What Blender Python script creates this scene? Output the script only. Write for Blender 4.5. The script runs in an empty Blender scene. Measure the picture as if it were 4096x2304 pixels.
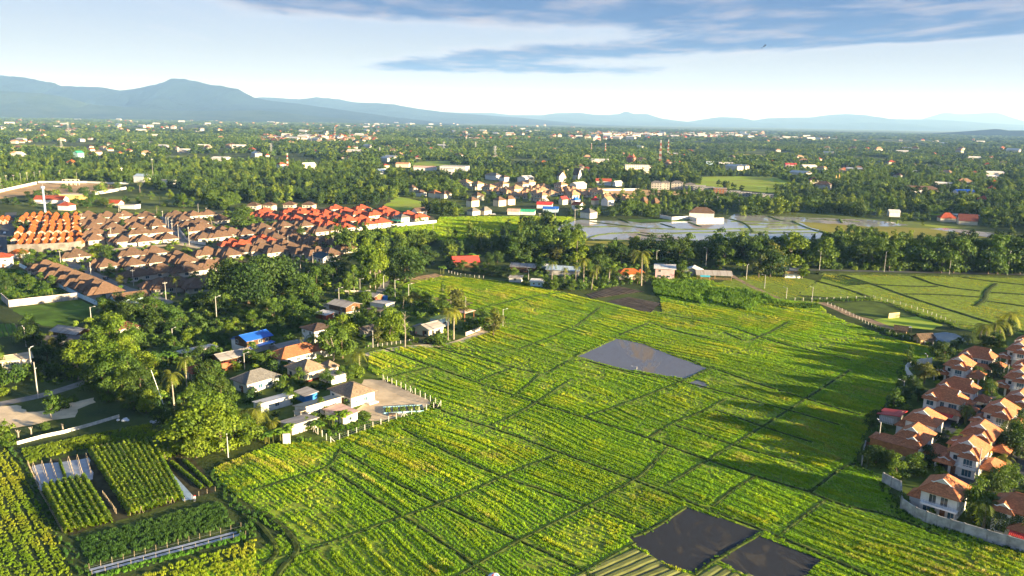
import bpy, bmesh, math, random
import numpy as np
from mathutils import Vector, Matrix, noise as mnoise

# ---------------------------------------------------------------- camera, sky, sun, exposure
R = math.radians
sc = bpy.context.scene
CAM_H, FPX, PITCH, ROLL = 90.0, 3150.0, R(12.04), R(1.0)
cam = bpy.data.cameras.new('camera')
cam.lens = FPX / 4096 * 36; cam.sensor_width = 36; cam.clip_start = 0.5; cam.clip_end = 120000
cam_o = bpy.data.objects.new('camera', cam)
sc.collection.objects.link(cam_o)
cam_o.matrix_world = Matrix.Translation((0, 0, CAM_H)) @ Matrix.Rotation(math.pi/2 - PITCH, 4, 'X') @ Matrix.Rotation(ROLL, 4, 'Z')
sc.camera = cam_o
CAMM = cam_o.matrix_world.to_3x3()

SUN_EL = R(8.8)
SUN_AZ = (0.885, -0.466)                      # ground direction towards the sun: right of and behind the camera
sun = bpy.data.lights.new('sun', 'SUN')
sun.energy = 5.0; sun.angle = R(0.9); sun.color = (1.0, 0.85, 0.60)
sun_o = bpy.data.objects.new('sun', sun); sc.collection.objects.link(sun_o)
to_sun = Vector((SUN_AZ[0]*math.cos(SUN_EL), SUN_AZ[1]*math.cos(SUN_EL), math.sin(SUN_EL))).normalized()
sun_o.rotation_euler = to_sun.to_track_quat('Z', 'Y').to_euler()
sun_o.location = to_sun*500

class NT:
    """small helper that writes node graphs"""
    def __init__(s, nt): s.t = nt; s.n = nt.nodes; s.l = nt.links
    def new(s, typ, **kw):
        n = s.n.new(typ)
        for k, v in kw.items(): setattr(n, k, v)
        return n
    def put(s, sock, v):
        if isinstance(v, bpy.types.NodeSocket): s.l.new(v, sock)
        elif isinstance(v, (tuple, list)) and len(v) == 3 and sock.type == 'RGBA': sock.default_value = (*v, 1)
        else: sock.default_value = v
    def m(s, op, a, b=None, c=None, clamp=False):
        n = s.new('ShaderNodeMath', operation=op); n.use_clamp = clamp
        for i, v in enumerate((a, b, c)):
            if v is not None: s.put(n.inputs[i], v)
        return n.outputs[0]
    def mix(s, f, a, b, blend='MIX'):
        n = s.new('ShaderNodeMix', data_type='RGBA', blend_type=blend)
        s.put(n.inputs[0], f); s.put(n.inputs[6], a); s.put(n.inputs[7], b)
        return n.outputs[2]
    def noise(s, vec, scale, detail=3, rough=.5, dist=0.0):
        n = s.new('ShaderNodeTexNoise'); n.inputs['Scale'].default_value = scale
        n.inputs['Detail'].default_value = detail; n.inputs['Roughness'].default_value = rough
        n.inputs['Distortion'].default_value = dist
        if vec is not None: s.l.new(vec, n.inputs['Vector'])
        return n.outputs[0]
    def ramp(s, f, stops):
        n = s.new('ShaderNodeValToRGB'); s.put(n.inputs[0], f); e = n.color_ramp.elements
        while len(e) < len(stops): e.new(.5)
        for q, (p, c) in zip(e, stops): q.position = p; q.color = (*c, 1) if len(c) == 3 else c
        return n.outputs[0]
    def step(s, v, a, b):
        n = s.new('ShaderNodeMapRange', interpolation_type='SMOOTHSTEP')
        s.put(n.inputs[0], v); n.inputs[1].default_value = a; n.inputs[2].default_value = b
        return n.outputs[0]
    def comb(s, x, y, z):
        n = s.new('ShaderNodeCombineXYZ')
        for i, v in enumerate((x, y, z)): s.put(n.inputs[i], v)
        return n.outputs[0]
    def scale(s, vec, k):
        n = s.new('ShaderNodeMapping'); s.l.new(vec, n.inputs['Vector']); n.inputs['Scale'].default_value = k
        return n.outputs[0]

world = bpy.data.worlds.new('World'); sc.world = world; world.use_nodes = True
def build_sky():
    t = NT(world.node_tree); t.n.clear()
    sky = t.new('ShaderNodeTexSky', sky_type='NISHITA'); sky.sun_disc = False
    sky.sun_elevation = SUN_EL; sky.sun_rotation = math.atan2(SUN_AZ[0], SUN_AZ[1])
    sky.altitude = 300; sky.air_density = 1.0; sky.dust_density = 0.6; sky.ozone_density = 2.0
    tc = t.new('ShaderNodeTexCoord'); sep = t.new('ShaderNodeSeparateXYZ'); t.l.new(tc.outputs['Generated'], sep.inputs[0])
    x, y, z = sep.outputs
    # clouds lie on a flat sheet: a direction is projected to where it meets that sheet
    zz = t.m('MAXIMUM', z, 0.012)
    u = t.m('DIVIDE', x, zz); v = t.m('DIVIDE', y, zz)
    flat = t.comb(u, v, 0.0)
    w = t.noise(t.scale(flat, (.55, .16, 1)), 1.0, 7, .6, .5)
    fine = t.noise(t.scale(flat, (1.5, .7, 1)), 1.0, 5, .6, .4)
    # one large bank of cloud ahead and to the right, plus thin streaks
    h = t.m('DIVIDE', x, t.m('MAXIMUM', t.m('ABSOLUTE', y), .05)); e = t.m('DIVIDE', z, t.m('MAXIMUM', t.m('ABSOLUTE', y), .05))
    def band(hc, ec, slope, hw, ew, g):
        dh = t.m('DIVIDE', t.m('SUBTRACT', h, hc), hw)
        ln = t.m('ADD', t.m('MULTIPLY', t.m('SUBTRACT', h, hc), slope), ec)
        de = t.m('DIVIDE', t.m('SUBTRACT', e, ln), ew)
        q = t.m('ADD', t.m('POWER', t.m('ABSOLUTE', dh), 4.0), t.m('MULTIPLY', de, de))
        return t.m('MULTIPLY', t.m('POWER', 2.718, t.m('MULTIPLY', q, -1.0)), g)
    front = t.m('GREATER_THAN', y, 0.0)
    bank = t.m('ADD', band(.17, .158, -.012, .50, .018, .3), band(.20, .092, .072, .36, .013, 1.15))
    bank = t.m('ADD', bank, t.m('ADD', band(.02, .062, .0, .19, .0065, .9), band(.42, .125, .05, .3, .018, .6)))
    top = t.m('MULTIPLY', t.m('MULTIPLY', t.step(t.m('ADD', e, t.m('MULTIPLY', h, .012)), .096, .140), t.m('SUBTRACT', 1.0, t.step(e, .22, .45))), t.m('MULTIPLY', t.step(h, -.42, -.26), t.m('SUBTRACT', 1.0, t.step(h, .55, 1.1))))
    bank = t.m('MULTIPLY', t.m('ADD', bank, t.m('MULTIPLY', top, 1.5)), front)
    wav = t.m('ADD', t.m('MULTIPLY', t.m('SUBTRACT', w, .5), 2.3), t.m('MULTIPLY', t.m('SUBTRACT', fine, .5), 1.1))
    dens = t.m('ADD', t.m('MULTIPLY', bank, 1.25), wav)
    cov = t.step(dens, .22, .80)
    thick = t.step(dens, .40, 1.25)
    thin = t.m('MULTIPLY', t.step(t.noise(t.scale(flat, (.30, .055, 1)), 1.0, 6, .62, .3), .50, .80), .35)
    lit = t.step(t.noise(t.scale(flat, (.8, .5, 1)), 1.6, 4, .55, .3), .42, .72)
    ccol = t.mix(thick, (2.5, 2.6, 3.1), (.16, .52, 1.5))
    ccol = t.mix(t.m('MULTIPLY', lit, .45), ccol, (3.2, 2.7, 2.6))
    base = t.mix(t.m('MULTIPLY', t.step(z, .0, .22), .0), sky.outputs[0], (4, 5, 7))
    base = t.mix(.9, base, t.ramp(t.m('MULTIPLY', z, 4.0), [(0.0, (2.9, 2.45, 2.1)), (.16, (2.3, 2.15, 2.2)), (.5, (1.75, 2.05, 3.0)), (1.0, (1.3, 2.0, 3.7))]))
    base = t.mix(t.step(z, .2, .7), base, (.62, 1.05, 2.1))
    base = t.mix(thin, base, (2.7, 2.75, 3.1))
    col = t.mix(t.m('MULTIPLY', cov, .93), base, ccol)
    bg = t.new('ShaderNodeBackground'); t.put(bg.inputs[0], col); bg.inputs[1].default_value = 0.05
    out = t.new('ShaderNodeOutputWorld'); t.l.new(bg.outputs[0], out.inputs[0])
build_sky()
vs = sc.view_settings
vs.view_transform = 'Standard'; vs.look = 'None'; vs.gamma = 1; vs.exposure = 2.25; vs.use_curve_mapping = False
cy = sc.cycles
cy.use_denoising = True; cy.max_bounces = 5; cy.diffuse_bounces = 2; cy.glossy_bounces = 2; cy.transmission_bounces = 3
cy.transparent_max_bounces = 6; cy.volume_bounces = 1
sc.render.film_transparent = False

# ---------------------------------------------------------------- helpers
rng = random.Random(7); nrng = np.random.default_rng(11)
C = sc.collection
def G(px, py, z=0.0):
    """where the sight line of a surveyed point of the photograph meets the level z"""
    d = CAMM @ Vector(((px-2048)/FPX, (1152-py)/FPX, -1.0))
    k = (z-CAM_H)/d.z
    return Vector((d.x*k, d.y*k, z))
SHEET = {'a1': (0, 440, 2.5156), 'a2': (1024, 440, 2.5156), 'a3': (2048, 440, 2.5156), 'a4': (3072, 440, 2.5156),
         'b1': (0, 960, 2.5156), 'b2': (1024, 960, 2.5156), 'b3': (2048, 960, 2.5156), 'b4': (3072, 960, 2.5156),
         'c1': (0, 1400, 1.6025), 'c2': (1024, 1400, 1.6025), 'c3': (2048, 1400, 1.6025), 'c4': (3072, 1400, 1.6025), 'f': (0, 0, 1.0)}
def K(sh, x, y, z=0.0):
    ox, oy, s = SHEET[sh]
    return G(ox + x/s, oy + y/s, z)
def KL(sh, pts, z=0.0): return [K(sh, x, y, z) for x, y in pts]

def obj(name, me, mat=None, parent=None, loc=None, rz=0.0, sc_=None):
    o = bpy.data.objects.new(name, me); C.objects.link(o)
    if mat is not None:
        me.materials.clear()
        for q in (mat if isinstance(mat, (list, tuple)) else [mat]): me.materials.append(q)
    if parent: o.parent = parent
    if loc is not None: o.location = loc
    if rz: o.rotation_euler = (0, 0, rz)
    if sc_ is not None: o.scale = sc_ if isinstance(sc_, (tuple, list)) else (sc_,)*3
    return o
def tag(o, label, cat, group=None):
    o['label'] = label; o['category'] = cat
    if group: o['group'] = group
    return o
def kind(o, k): o['kind'] = k; return o
def thing(name, label, cat, loc, rz=0.0, group=None, s=None):
    o = bpy.data.objects.new(name, None); C.objects.link(o); o.location = loc; o.rotation_euler = (0, 0, rz)
    o.empty_display_size = .5
    if s is not None: o.scale = s if isinstance(s, (tuple, list)) else (s,)*3
    return tag(o, label, cat, group)
def dup(root, loc, rz, label, group=None, s=None):
    r = root.copy(); C.objects.link(r); r.location = loc; r.rotation_euler = (0, 0, rz); r['label'] = label
    if s is not None: r.scale = s if isinstance(s, (tuple, list)) else (s,)*3
    if group: r['group'] = group
    for ch in root.children:
        c = ch.copy(); C.objects.link(c); c.parent = r
        for g in ch.children:
            d = g.copy(); C.objects.link(d); d.parent = c
    return r

class MB:
    """collects faces for one mesh"""
    def __init__(s): s.v = []; s.f = []; s.mi = []
    def face(s, pts, mi=0):
        i = len(s.v); s.v += [tuple(p) for p in pts]; s.f.append(tuple(range(i, i+len(pts)))); s.mi.append(mi)
        return s
    def box(s, x0, x1, y0, y1, z0, z1, mi=0, rz=0.0, c=(0, 0)):
        p = [(x, y, z) for z in (z0, z1) for y in (y0, y1) for x in (x0, x1)]
        if rz:
            cs, sn = math.cos(rz), math.sin(rz)
            p = [(c[0]+(x-c[0])*cs-(y-c[1])*sn, c[1]+(x-c[0])*sn+(y-c[1])*cs, z) for x, y, z in p]
        i = len(s.v); s.v += p
        for q in ((0, 2, 3, 1), (4, 5, 7, 6), (0, 1, 5, 4), (1, 3, 7, 5), (3, 2, 6, 7), (2, 0, 4, 6)):
            s.f.append(tuple(i+k for k in q)); s.mi.append(mi)
        return s
    def tube(s, a, b, r0, r1=None, n=6, mi=0, cap=True):
        a = Vector(a); b = Vector(b); r1 = r0 if r1 is None else r1
        d = (b-a).normalized(); u = d.orthogonal().normalized(); w = d.cross(u)
        i = len(s.v)
        for p, r in ((a, r0), (b, r1)):
            for k in range(n):
                t = 2*math.pi*k/n; s.v.append(tuple(p + u*math.cos(t)*r + w*math.sin(t)*r))
        for k in range(n):
            s.f.append((i+k, i+(k+1) % n, i+n+(k+1) % n, i+n+k)); s.mi.append(mi)
        if cap:
            s.f.append(tuple(i+n+k for k in range(n))); s.mi.append(mi)
        return s
    def path(s, pts, rad, n=6, mi=0):
        for k in range(len(pts)-1): s.tube(pts[k], pts[k+1], rad[k], rad[k+1], n, mi, k == len(pts)-2)
        return s
    def lathe(s, prof, n=12, c=(0, 0), mi=0):
        i = len(s.v)
        for r, z in prof:
            for k in range(n):
                t = 2*math.pi*k/n; s.v.append((c[0]+r*math.cos(t), c[1]+r*math.sin(t), z))
        for j in range(len(prof)-1):
            for k in range(n):
                s.f.append((i+j*n+k, i+j*n+(k+1) % n, i+(j+1)*n+(k+1) % n, i+(j+1)*n+k)); s.mi.append(mi)
        return s
    def mesh(s, name, smooth=False):
        me = bpy.data.meshes.new(name); me.from_pydata(s.v, [], s.f)
        me.polygons.foreach_set('material_index', s.mi)
        if smooth: me.polygons.foreach_set('use_smooth', [True]*len(s.f))
        me.update(); return me

# ---------------------------------------------------------------- materials
MATS = {}
def mat(name, col, rough=.8, var=.15, vscale=1.0, bump=0.0, bscale=8.0, spec=.3, col2=None, space='Object', fine=0.0):
    if name in MATS: return MATS[name]
    m = bpy.data.materials.new(name); m.use_nodes = True; t = NT(m.node_tree)
    b = t.n['Principled BSDF']; b.inputs['Roughness'].default_value = rough; b.inputs['Specular IOR Level'].default_value = spec
    if space == 'Object': vec = t.new('ShaderNodeTexCoord').outputs['Object']
    else: vec = t.new('ShaderNodeNewGeometry').outputs['Position']
    n = t.noise(vec, vscale, 4, .6)
    c2 = col2 or tuple(c*(1-var*2) for c in col)
    c = t.mix(t.step(n, .3, .7), c2, tuple(x*(1+var*.5) for x in col))
    rnd = t.new('ShaderNodeObjectInfo').outputs['Random']
    c = t.mix(1.0, c, t.ramp(rnd, [(0, (.86, .86, .86)), (1, (1.1, 1.1, 1.1))]), 'MULTIPLY')
    if fine: c = t.mix(t.m('MULTIPLY', t.noise(vec, vscale*14, 2), fine), c, tuple(x*.45 for x in col))
    t.put(b.inputs['Base Color'], c)
    if bump:
        bn = t.new('ShaderNodeBump'); bn.inputs['Strength'].default_value = bump; bn.inputs['Distance'].default_value = .1
        t.l.new(t.noise(vec, bscale, 4), bn.inputs['Height']); t.l.new(bn.outputs[0], b.inputs['Normal'])
    MATS[name] = m; return m

def roof_tile(name, col, course=.33, var=.42):
    """tile courses follow the slope height; every tile has its own tone"""
    if name in MATS: return MATS[name]
    m = bpy.data.materials.new(name); m.use_nodes = True; t = NT(m.node_tree)
    b = t.n['Principled BSDF']; b.inputs['Roughness'].default_value = .75; b.inputs['Specular IOR Level'].default_value = .2
    vec = t.new('ShaderNodeTexCoord').outputs['Object']
    sep = t.new('ShaderNodeSeparateXYZ'); t.l.new(vec, sep.inputs[0])
    vo = t.new('ShaderNodeTexVoronoi'); t.l.new(t.scale(vec, (1/.36, 1/.36, 1/(course*.62))), vo.inputs['Vector']); vo.inputs['Scale'].default_value = 1
    hs = t.new('ShaderNodeSeparateColor'); t.l.new(vo.outputs['Color'], hs.inputs[0])
    c = t.mix(hs.outputs[0], tuple(x*(1-var) for x in col), tuple(x*(1+var*.6) for x in col))
    c = t.mix(t.step(t.noise(vec, .5, 4), .35, .75), c, tuple(x*.8 for x in col))
    rnd = t.new('ShaderNodeObjectInfo').outputs['Random']
    c = t.mix(1.0, c, t.ramp(rnd, [(0, (.82, .84, .86)), (1, (1.12, 1.08, 1.04))]), 'MULTIPLY')
    t.put(b.inputs['Base Color'], c)
    saw = t.m('FRACT', t.m('DIVIDE', sep.outputs[2], course*.62))
    bn = t.new('ShaderNodeBump'); bn.inputs['Strength'].default_value = .6; bn.inputs['Distance'].default_value = .05
    t.l.new(t.m('ADD', saw, t.m('MULTIPLY', hs.outputs[1], .5)), bn.inputs['Height']); t.l.new(bn.outputs[0], b.inputs['Normal'])
    MATS[name] = m; return m

def corrugated(name, col, axis=0, rough=.5, rust=.3, pitch=.25, metal=0.0):
    if name in MATS: return MATS[name]
    m = bpy.data.materials.new(name); m.use_nodes = True; t = NT(m.node_tree)
    b = t.n['Principled BSDF']; b.inputs['Roughness'].default_value = rough; b.inputs['Metallic'].default_value = metal
    b.inputs['Specular IOR Level'].default_value = .3
    vec = t.new('ShaderNodeTexCoord').outputs['Object']; sep = t.new('ShaderNodeSeparateXYZ'); t.l.new(vec, sep.inputs[0])
    k = [(.6, .05, .05), (.05, .6, .05)][axis]
    n = t.noise(t.scale(vec, k), 2.2, 4, .6)
    c = t.mix(t.step(n, .42, .72), col, tuple(x*(1-rust)*w for x, w in zip(col, (1, .93, .85))))
    t.put(b.inputs['Base Color'], c)
    wv = t.m('SINE', t.m('MULTIPLY', sep.outputs[axis], 2*math.pi/pitch))
    bn = t.new('ShaderNodeBump'); bn.inputs['Strength'].default_value = .7; bn.inputs['Distance'].default_value = .05
    t.l.new(wv, bn.inputs['Height']); t.l.new(bn.outputs[0], b.inputs['Normal'])
    MATS[name] = m; return m

def leafmat(name, lo, hi, trans=.35, tints=((.66, .78, .78), (1.38, 1.22, .9)), nscale=.35, inst=False):
    if name in MATS: return MATS[name]
    m = bpy.data.materials.new(name); m.use_nodes = True; t = NT(m.node_tree)
    b = t.n['Principled BSDF']; b.inputs['Roughness'].default_value = .6; b.inputs['Specular IOR Level'].default_value = .25
    vec = t.new('ShaderNodeTexCoord').outputs['Object']
    n = t.noise(vec, nscale, 3, .6)
    c = t.mix(t.step(n, .32, .68), lo, hi)
    if inst:
        a = t.new('ShaderNodeAttribute', attribute_type='INSTANCER', attribute_name='tint')
        c = t.mix(1.0, c, a.outputs['Color'], 'MULTIPLY')
    else:
        rnd = t.new('ShaderNodeObjectInfo').outputs['Random']
        c = t.mix(1.0, c, t.ramp(rnd, [(0, tints[0]), (1, tints[1])]), 'MULTIPLY')
    t.put(b.inputs['Base Color'], c)
    tr = t.new('ShaderNodeBsdfTranslucent'); t.l.new(t.mix(1.0, c, (1.0, 1.0, .35), 'MULTIPLY'), tr.inputs['Color'])
    mx = t.new('ShaderNodeMixShader'); mx.inputs[0].default_value = trans
    t.l.new(b.outputs[0], mx.inputs[1]); t.l.new(tr.outputs[0], mx.inputs[2])
    t.l.new(mx.outputs[0], t.n['Material Output'].inputs[0])
    MATS[name] = m; return m

def water(name, deep, rough=.06, mud=None, mscale=.04, bump=.02):
    if name in MATS: return MATS[name]
    m = bpy.data.materials.new(name); m.use_nodes = True; t = NT(m.node_tree)
    b = t.n['Principled BSDF']; b.inputs['Specular IOR Level'].default_value = .5; b.inputs['IOR'].default_value = 1.33
    vec = t.new('ShaderNodeNewGeometry').outputs['Position']
    c = deep
    if mud:
        n = t.noise(t.scale(vec, (1, .45, 1)), mscale, 5, .65, .8)
        f = t.step(n, .53, .62); c = t.mix(f, deep, mud)
        t.put(b.inputs['Roughness'], t.m('ADD', t.m('MULTIPLY', f, .5), rough))
    else: b.inputs['Roughness'].default_value = rough
    t.put(b.inputs['Base Color'], c)
    bn = t.new('ShaderNodeBump'); bn.inputs['Strength'].default_value = bump; bn.inputs['Distance'].default_value = .2
    t.l.new(t.noise(vec, .6, 3), bn.inputs['Height']); t.l.new(bn.outputs[0], b.inputs['Normal'])
    MATS[name] = m; return m
# ---------------------------------------------------------------- terrain: ground and mountains
def ground_mat():
    m = bpy.data.materials.new('ground'); m.use_nodes = True; t = NT(m.node_tree)
    b = t.n['Principled BSDF']; b.inputs['Roughness'].default_value = .95; b.inputs['Specular IOR Level'].default_value = .1
    vec = t.new('ShaderNodeNewGeometry').outputs['Position']
    big = t.noise(vec, .0042, 5, .6); mid = t.noise(vec, .05, 5, .6); fi = t.noise(vec, .9, 4, .6)
    c = t.mix(t.step(mid, .35, .65), (.035, .055, .016), (.07, .095, .02))
    c = t.mix(t.step(big, .50, .66), c, (.17, .21, .04))
    c = t.mix(t.m('MULTIPLY', t.step(fi, .45, .75), .5), c, (.09, .085, .04))
    t.put(b.inputs['Base Color'], c)
    bn = t.new('ShaderNodeBump'); bn.inputs['Strength'].default_value = .5; bn.inputs['Distance'].default_value = .5
    t.l.new(fi, bn.inputs['Height']); t.l.new(bn.outputs[0], b.inputs['Normal'])
    return m
def build_ground():
    b = MB(); S = 60000
    b.face([(-S, -3000, 0), (S, -3000, 0), (S, 62000, 0), (-S, 62000, 0)])
    kind(obj('ground', b.mesh('ground'), ground_mat()), 'structure')
build_ground()

def forest_hill_mat(name, lo, hi):
    m = bpy.data.materials.new(name); m.use_nodes = True; t = NT(m.node_tree)
    b = t.n['Principled BSDF']; b.inputs['Roughness'].default_value = .95; b.inputs['Specular IOR Level'].default_value = .05
    vec = t.new('ShaderNodeNewGeometry').outputs['Position']
    c = t.mix(t.step(t.noise(vec, .002, 6, .65), .35, .65), lo, hi)
    t.put(b.inputs['Base Color'], c)
    bn = t.new('ShaderNodeBump'); bn.inputs['Strength'].default_value = .8; bn.inputs['Distance'].default_value = 40
    t.l.new(t.noise(vec, .006, 6, .65), bn.inputs['Height']); t.l.new(bn.outputs[0], b.inputs['Normal'])
    return m
def ridge(name, pts, D, front, back, m, rough=.16, seed=0.0, nx=260, foot=-20.0, ext=900):
    """a mountain chain: crest heights surveyed from the skyline, spurs and gullies from fractal noise"""
    xs = np.array([p[0] for p in pts], float); ys = np.array([p[1] for p in pts], float)
    x0, x1 = xs[0]-(ext if xs[0] <= 0 else 0), xs[-1]+(ext if xs[-1] >= 4096 else 0)
    ny = 34; verts = []; faces = []
    for i in range(nx+1):
        px = x0 + (x1-x0)*i/nx
        py = float(np.interp(px, xs, ys))
        d = CAMM @ Vector(((px-2048)/FPX, (1152-py)/FPX, -1.0)); k = D/d.y
        X = d.x*k; crest = max(CAM_H + d.z*k, 4)
        edge = min(1.0, (px-x0)/((x1-x0)*.04+1e-6), (x1-px)/((x1-x0)*.04+1e-6)) if (xs[0] > 0 or xs[-1] < 4096) else 1.0
        for j in range(ny+1):
            s = j/ny
            if s <= .7: q = s/.7; Y = D-front*(1-q)
            else: q = (1-s)/.3; Y = D+back*(1-q)
            prof = q**1.35 if s <= .7 else q
            n = mnoise.fractal(Vector((X/1900+seed, Y/1500, seed)), 1.0, 2.1, 6)
            n2 = mnoise.ridged_multi_fractal(Vector((X/1300+seed, Y/3200, seed)), 1.0, 2.0, 4, 1.0, 2.0)
            h = crest*prof*(1 + (1-q)*rough*3.2*n + (1-q)*rough*1.4*(n2-1.2)) + crest*.016*mnoise.noise(Vector((X/170, Y/170, 3)))+crest*.008*mnoise.noise(Vector((X/70, Y/70, 5)))
            verts.append((X*(Y/D)**.15, Y, foot if q == 0 else max(h*max(edge, 0), foot*.5)))
    for i in range(nx):
        for j in range(ny):
            a = i*(ny+1)+j; faces.append((a, a+ny+1, a+ny+2, a+1))
    me = bpy.data.meshes.new(name); me.from_pydata(verts, [], faces)
    me.polygons.foreach_set('use_smooth', [True]*len(faces)); me.update()
    return kind(obj(name, me, m), 'structure')
hm = forest_hill_mat('forest_hill', (.006, .013, .009), (.012, .024, .013))  # base colour darkened to stand in for cloud shadow on the mountains
hm2 = forest_hill_mat('foothill', (.022, .040, .018), (.042, .062, .026))
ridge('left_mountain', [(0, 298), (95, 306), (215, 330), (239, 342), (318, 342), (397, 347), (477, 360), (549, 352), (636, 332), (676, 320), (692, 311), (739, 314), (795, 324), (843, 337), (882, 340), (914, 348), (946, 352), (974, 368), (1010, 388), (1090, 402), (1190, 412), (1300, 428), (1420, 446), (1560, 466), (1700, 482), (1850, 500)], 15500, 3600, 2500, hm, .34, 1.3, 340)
ridge('foothill', [(0, 362), (90, 366), (159, 370), (262, 388), (358, 416), (477, 424), (636, 438), (795, 444), (1034, 440), (1150, 452), (1272, 466), (1510, 486), (1700, 500)], 12500, 2000, 2600, hm2, .2, 5.1)
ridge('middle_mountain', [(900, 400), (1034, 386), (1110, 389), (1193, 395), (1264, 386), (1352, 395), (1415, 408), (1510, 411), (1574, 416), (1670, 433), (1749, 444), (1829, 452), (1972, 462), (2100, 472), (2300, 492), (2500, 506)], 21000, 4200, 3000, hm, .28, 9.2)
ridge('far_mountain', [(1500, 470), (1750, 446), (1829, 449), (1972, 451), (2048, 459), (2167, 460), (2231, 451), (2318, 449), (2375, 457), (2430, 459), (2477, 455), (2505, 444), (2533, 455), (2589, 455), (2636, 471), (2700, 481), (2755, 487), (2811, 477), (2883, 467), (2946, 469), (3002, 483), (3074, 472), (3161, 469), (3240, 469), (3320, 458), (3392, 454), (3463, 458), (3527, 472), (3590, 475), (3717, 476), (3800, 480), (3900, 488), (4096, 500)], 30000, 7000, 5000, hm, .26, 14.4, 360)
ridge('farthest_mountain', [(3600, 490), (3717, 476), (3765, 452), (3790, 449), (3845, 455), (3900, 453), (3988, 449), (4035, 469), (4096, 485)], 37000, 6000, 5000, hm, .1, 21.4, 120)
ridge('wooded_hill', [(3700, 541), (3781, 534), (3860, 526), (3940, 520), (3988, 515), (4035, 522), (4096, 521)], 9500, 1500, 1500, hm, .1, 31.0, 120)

# ---------------------------------------------------------------- the hazy morning air
def build_haze():
    b = MB(); b.box(-26000, 30000, -2500, 45000, -40, 1150)
    m = bpy.data.materials.new('haze'); m.use_nodes = True; t = NT(m.node_tree); t.n.clear()
    v = t.new('ShaderNodeVolumePrincipled'); v.inputs['Color'].default_value = (.28, .52, 1, 1); v.inputs['Absorption Color'].default_value = (1, 1, 1, 1)
    v.inputs['Density'].default_value = HAZE; v.inputs['Anisotropy'].default_value = 0.0
    out = t.new('ShaderNodeOutputMaterial'); t.l.new(v.outputs[0], out.inputs['Volume'])
    kind(obj('haze', b.mesh('haze'), m), 'stuff')
HAZE = 4.2e-5
build_haze()
# ---------------------------------------------------------------- scattering of ground cover (only for what nobody could count)
def inside(pts, poly):
    x, y = pts[:, 0], pts[:, 1]; r = np.zeros(len(pts), bool); n = len(poly)
    for i in range(n):
        x1, y1 = poly[i][0], poly[i][1]; x2, y2 = poly[(i+1) % n][0], poly[(i+1) % n][1]
        c = ((y1 > y) != (y2 > y))
        with np.errstate(divide='ignore', invalid='ignore'):
            r ^= c & (x < (x2-x1)*(y-y1)/(y2-y1+1e-12)+x1)
    return r
def dist_line(pts, line):
    d = np.full(len(pts), 1e9)
    for a, b in zip(line[:-1], line[1:]):
        a = np.array(a[:2]); b = np.array(b[:2]); ab = b-a
        t = np.clip(((pts-a)@ab)/(ab@ab+1e-9), 0, 1)
        d = np.minimum(d, np.hypot(*(pts-(a+t[:, None]*ab)).T))
    return d
def vnoise(pts, s, seed=0):
    """smooth value noise on an array of points"""
    p = pts/s + seed*17.31; i = np.floor(p).astype(int); f = p-i; f = f*f*(3-2*f)
    def h(a, b):
        q = (a*374761393 + b*668265263 + seed*69069) & 0x7fffffff
        q = (q ^ (q >> 13))*1274126177 & 0x7fffffff
        return ((q ^ (q >> 16)) & 0xffff)/65535.0
    a, b = i[:, 0], i[:, 1]
    return (h(a, b)*(1-f[:, 0])+h(a+1, b)*f[:, 0])*(1-f[:, 1])+(h(a, b+1)*(1-f[:, 0])+h(a+1, b+1)*f[:, 0])*f[:, 1]
PROTO = bpy.data.collections.new('scatter_sources')
def proto(name, me, m):
    me.materials.clear(); me.materials.append(m)
    o = bpy.data.objects.new(name, me); PROTO.objects.link(o); return o
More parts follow.
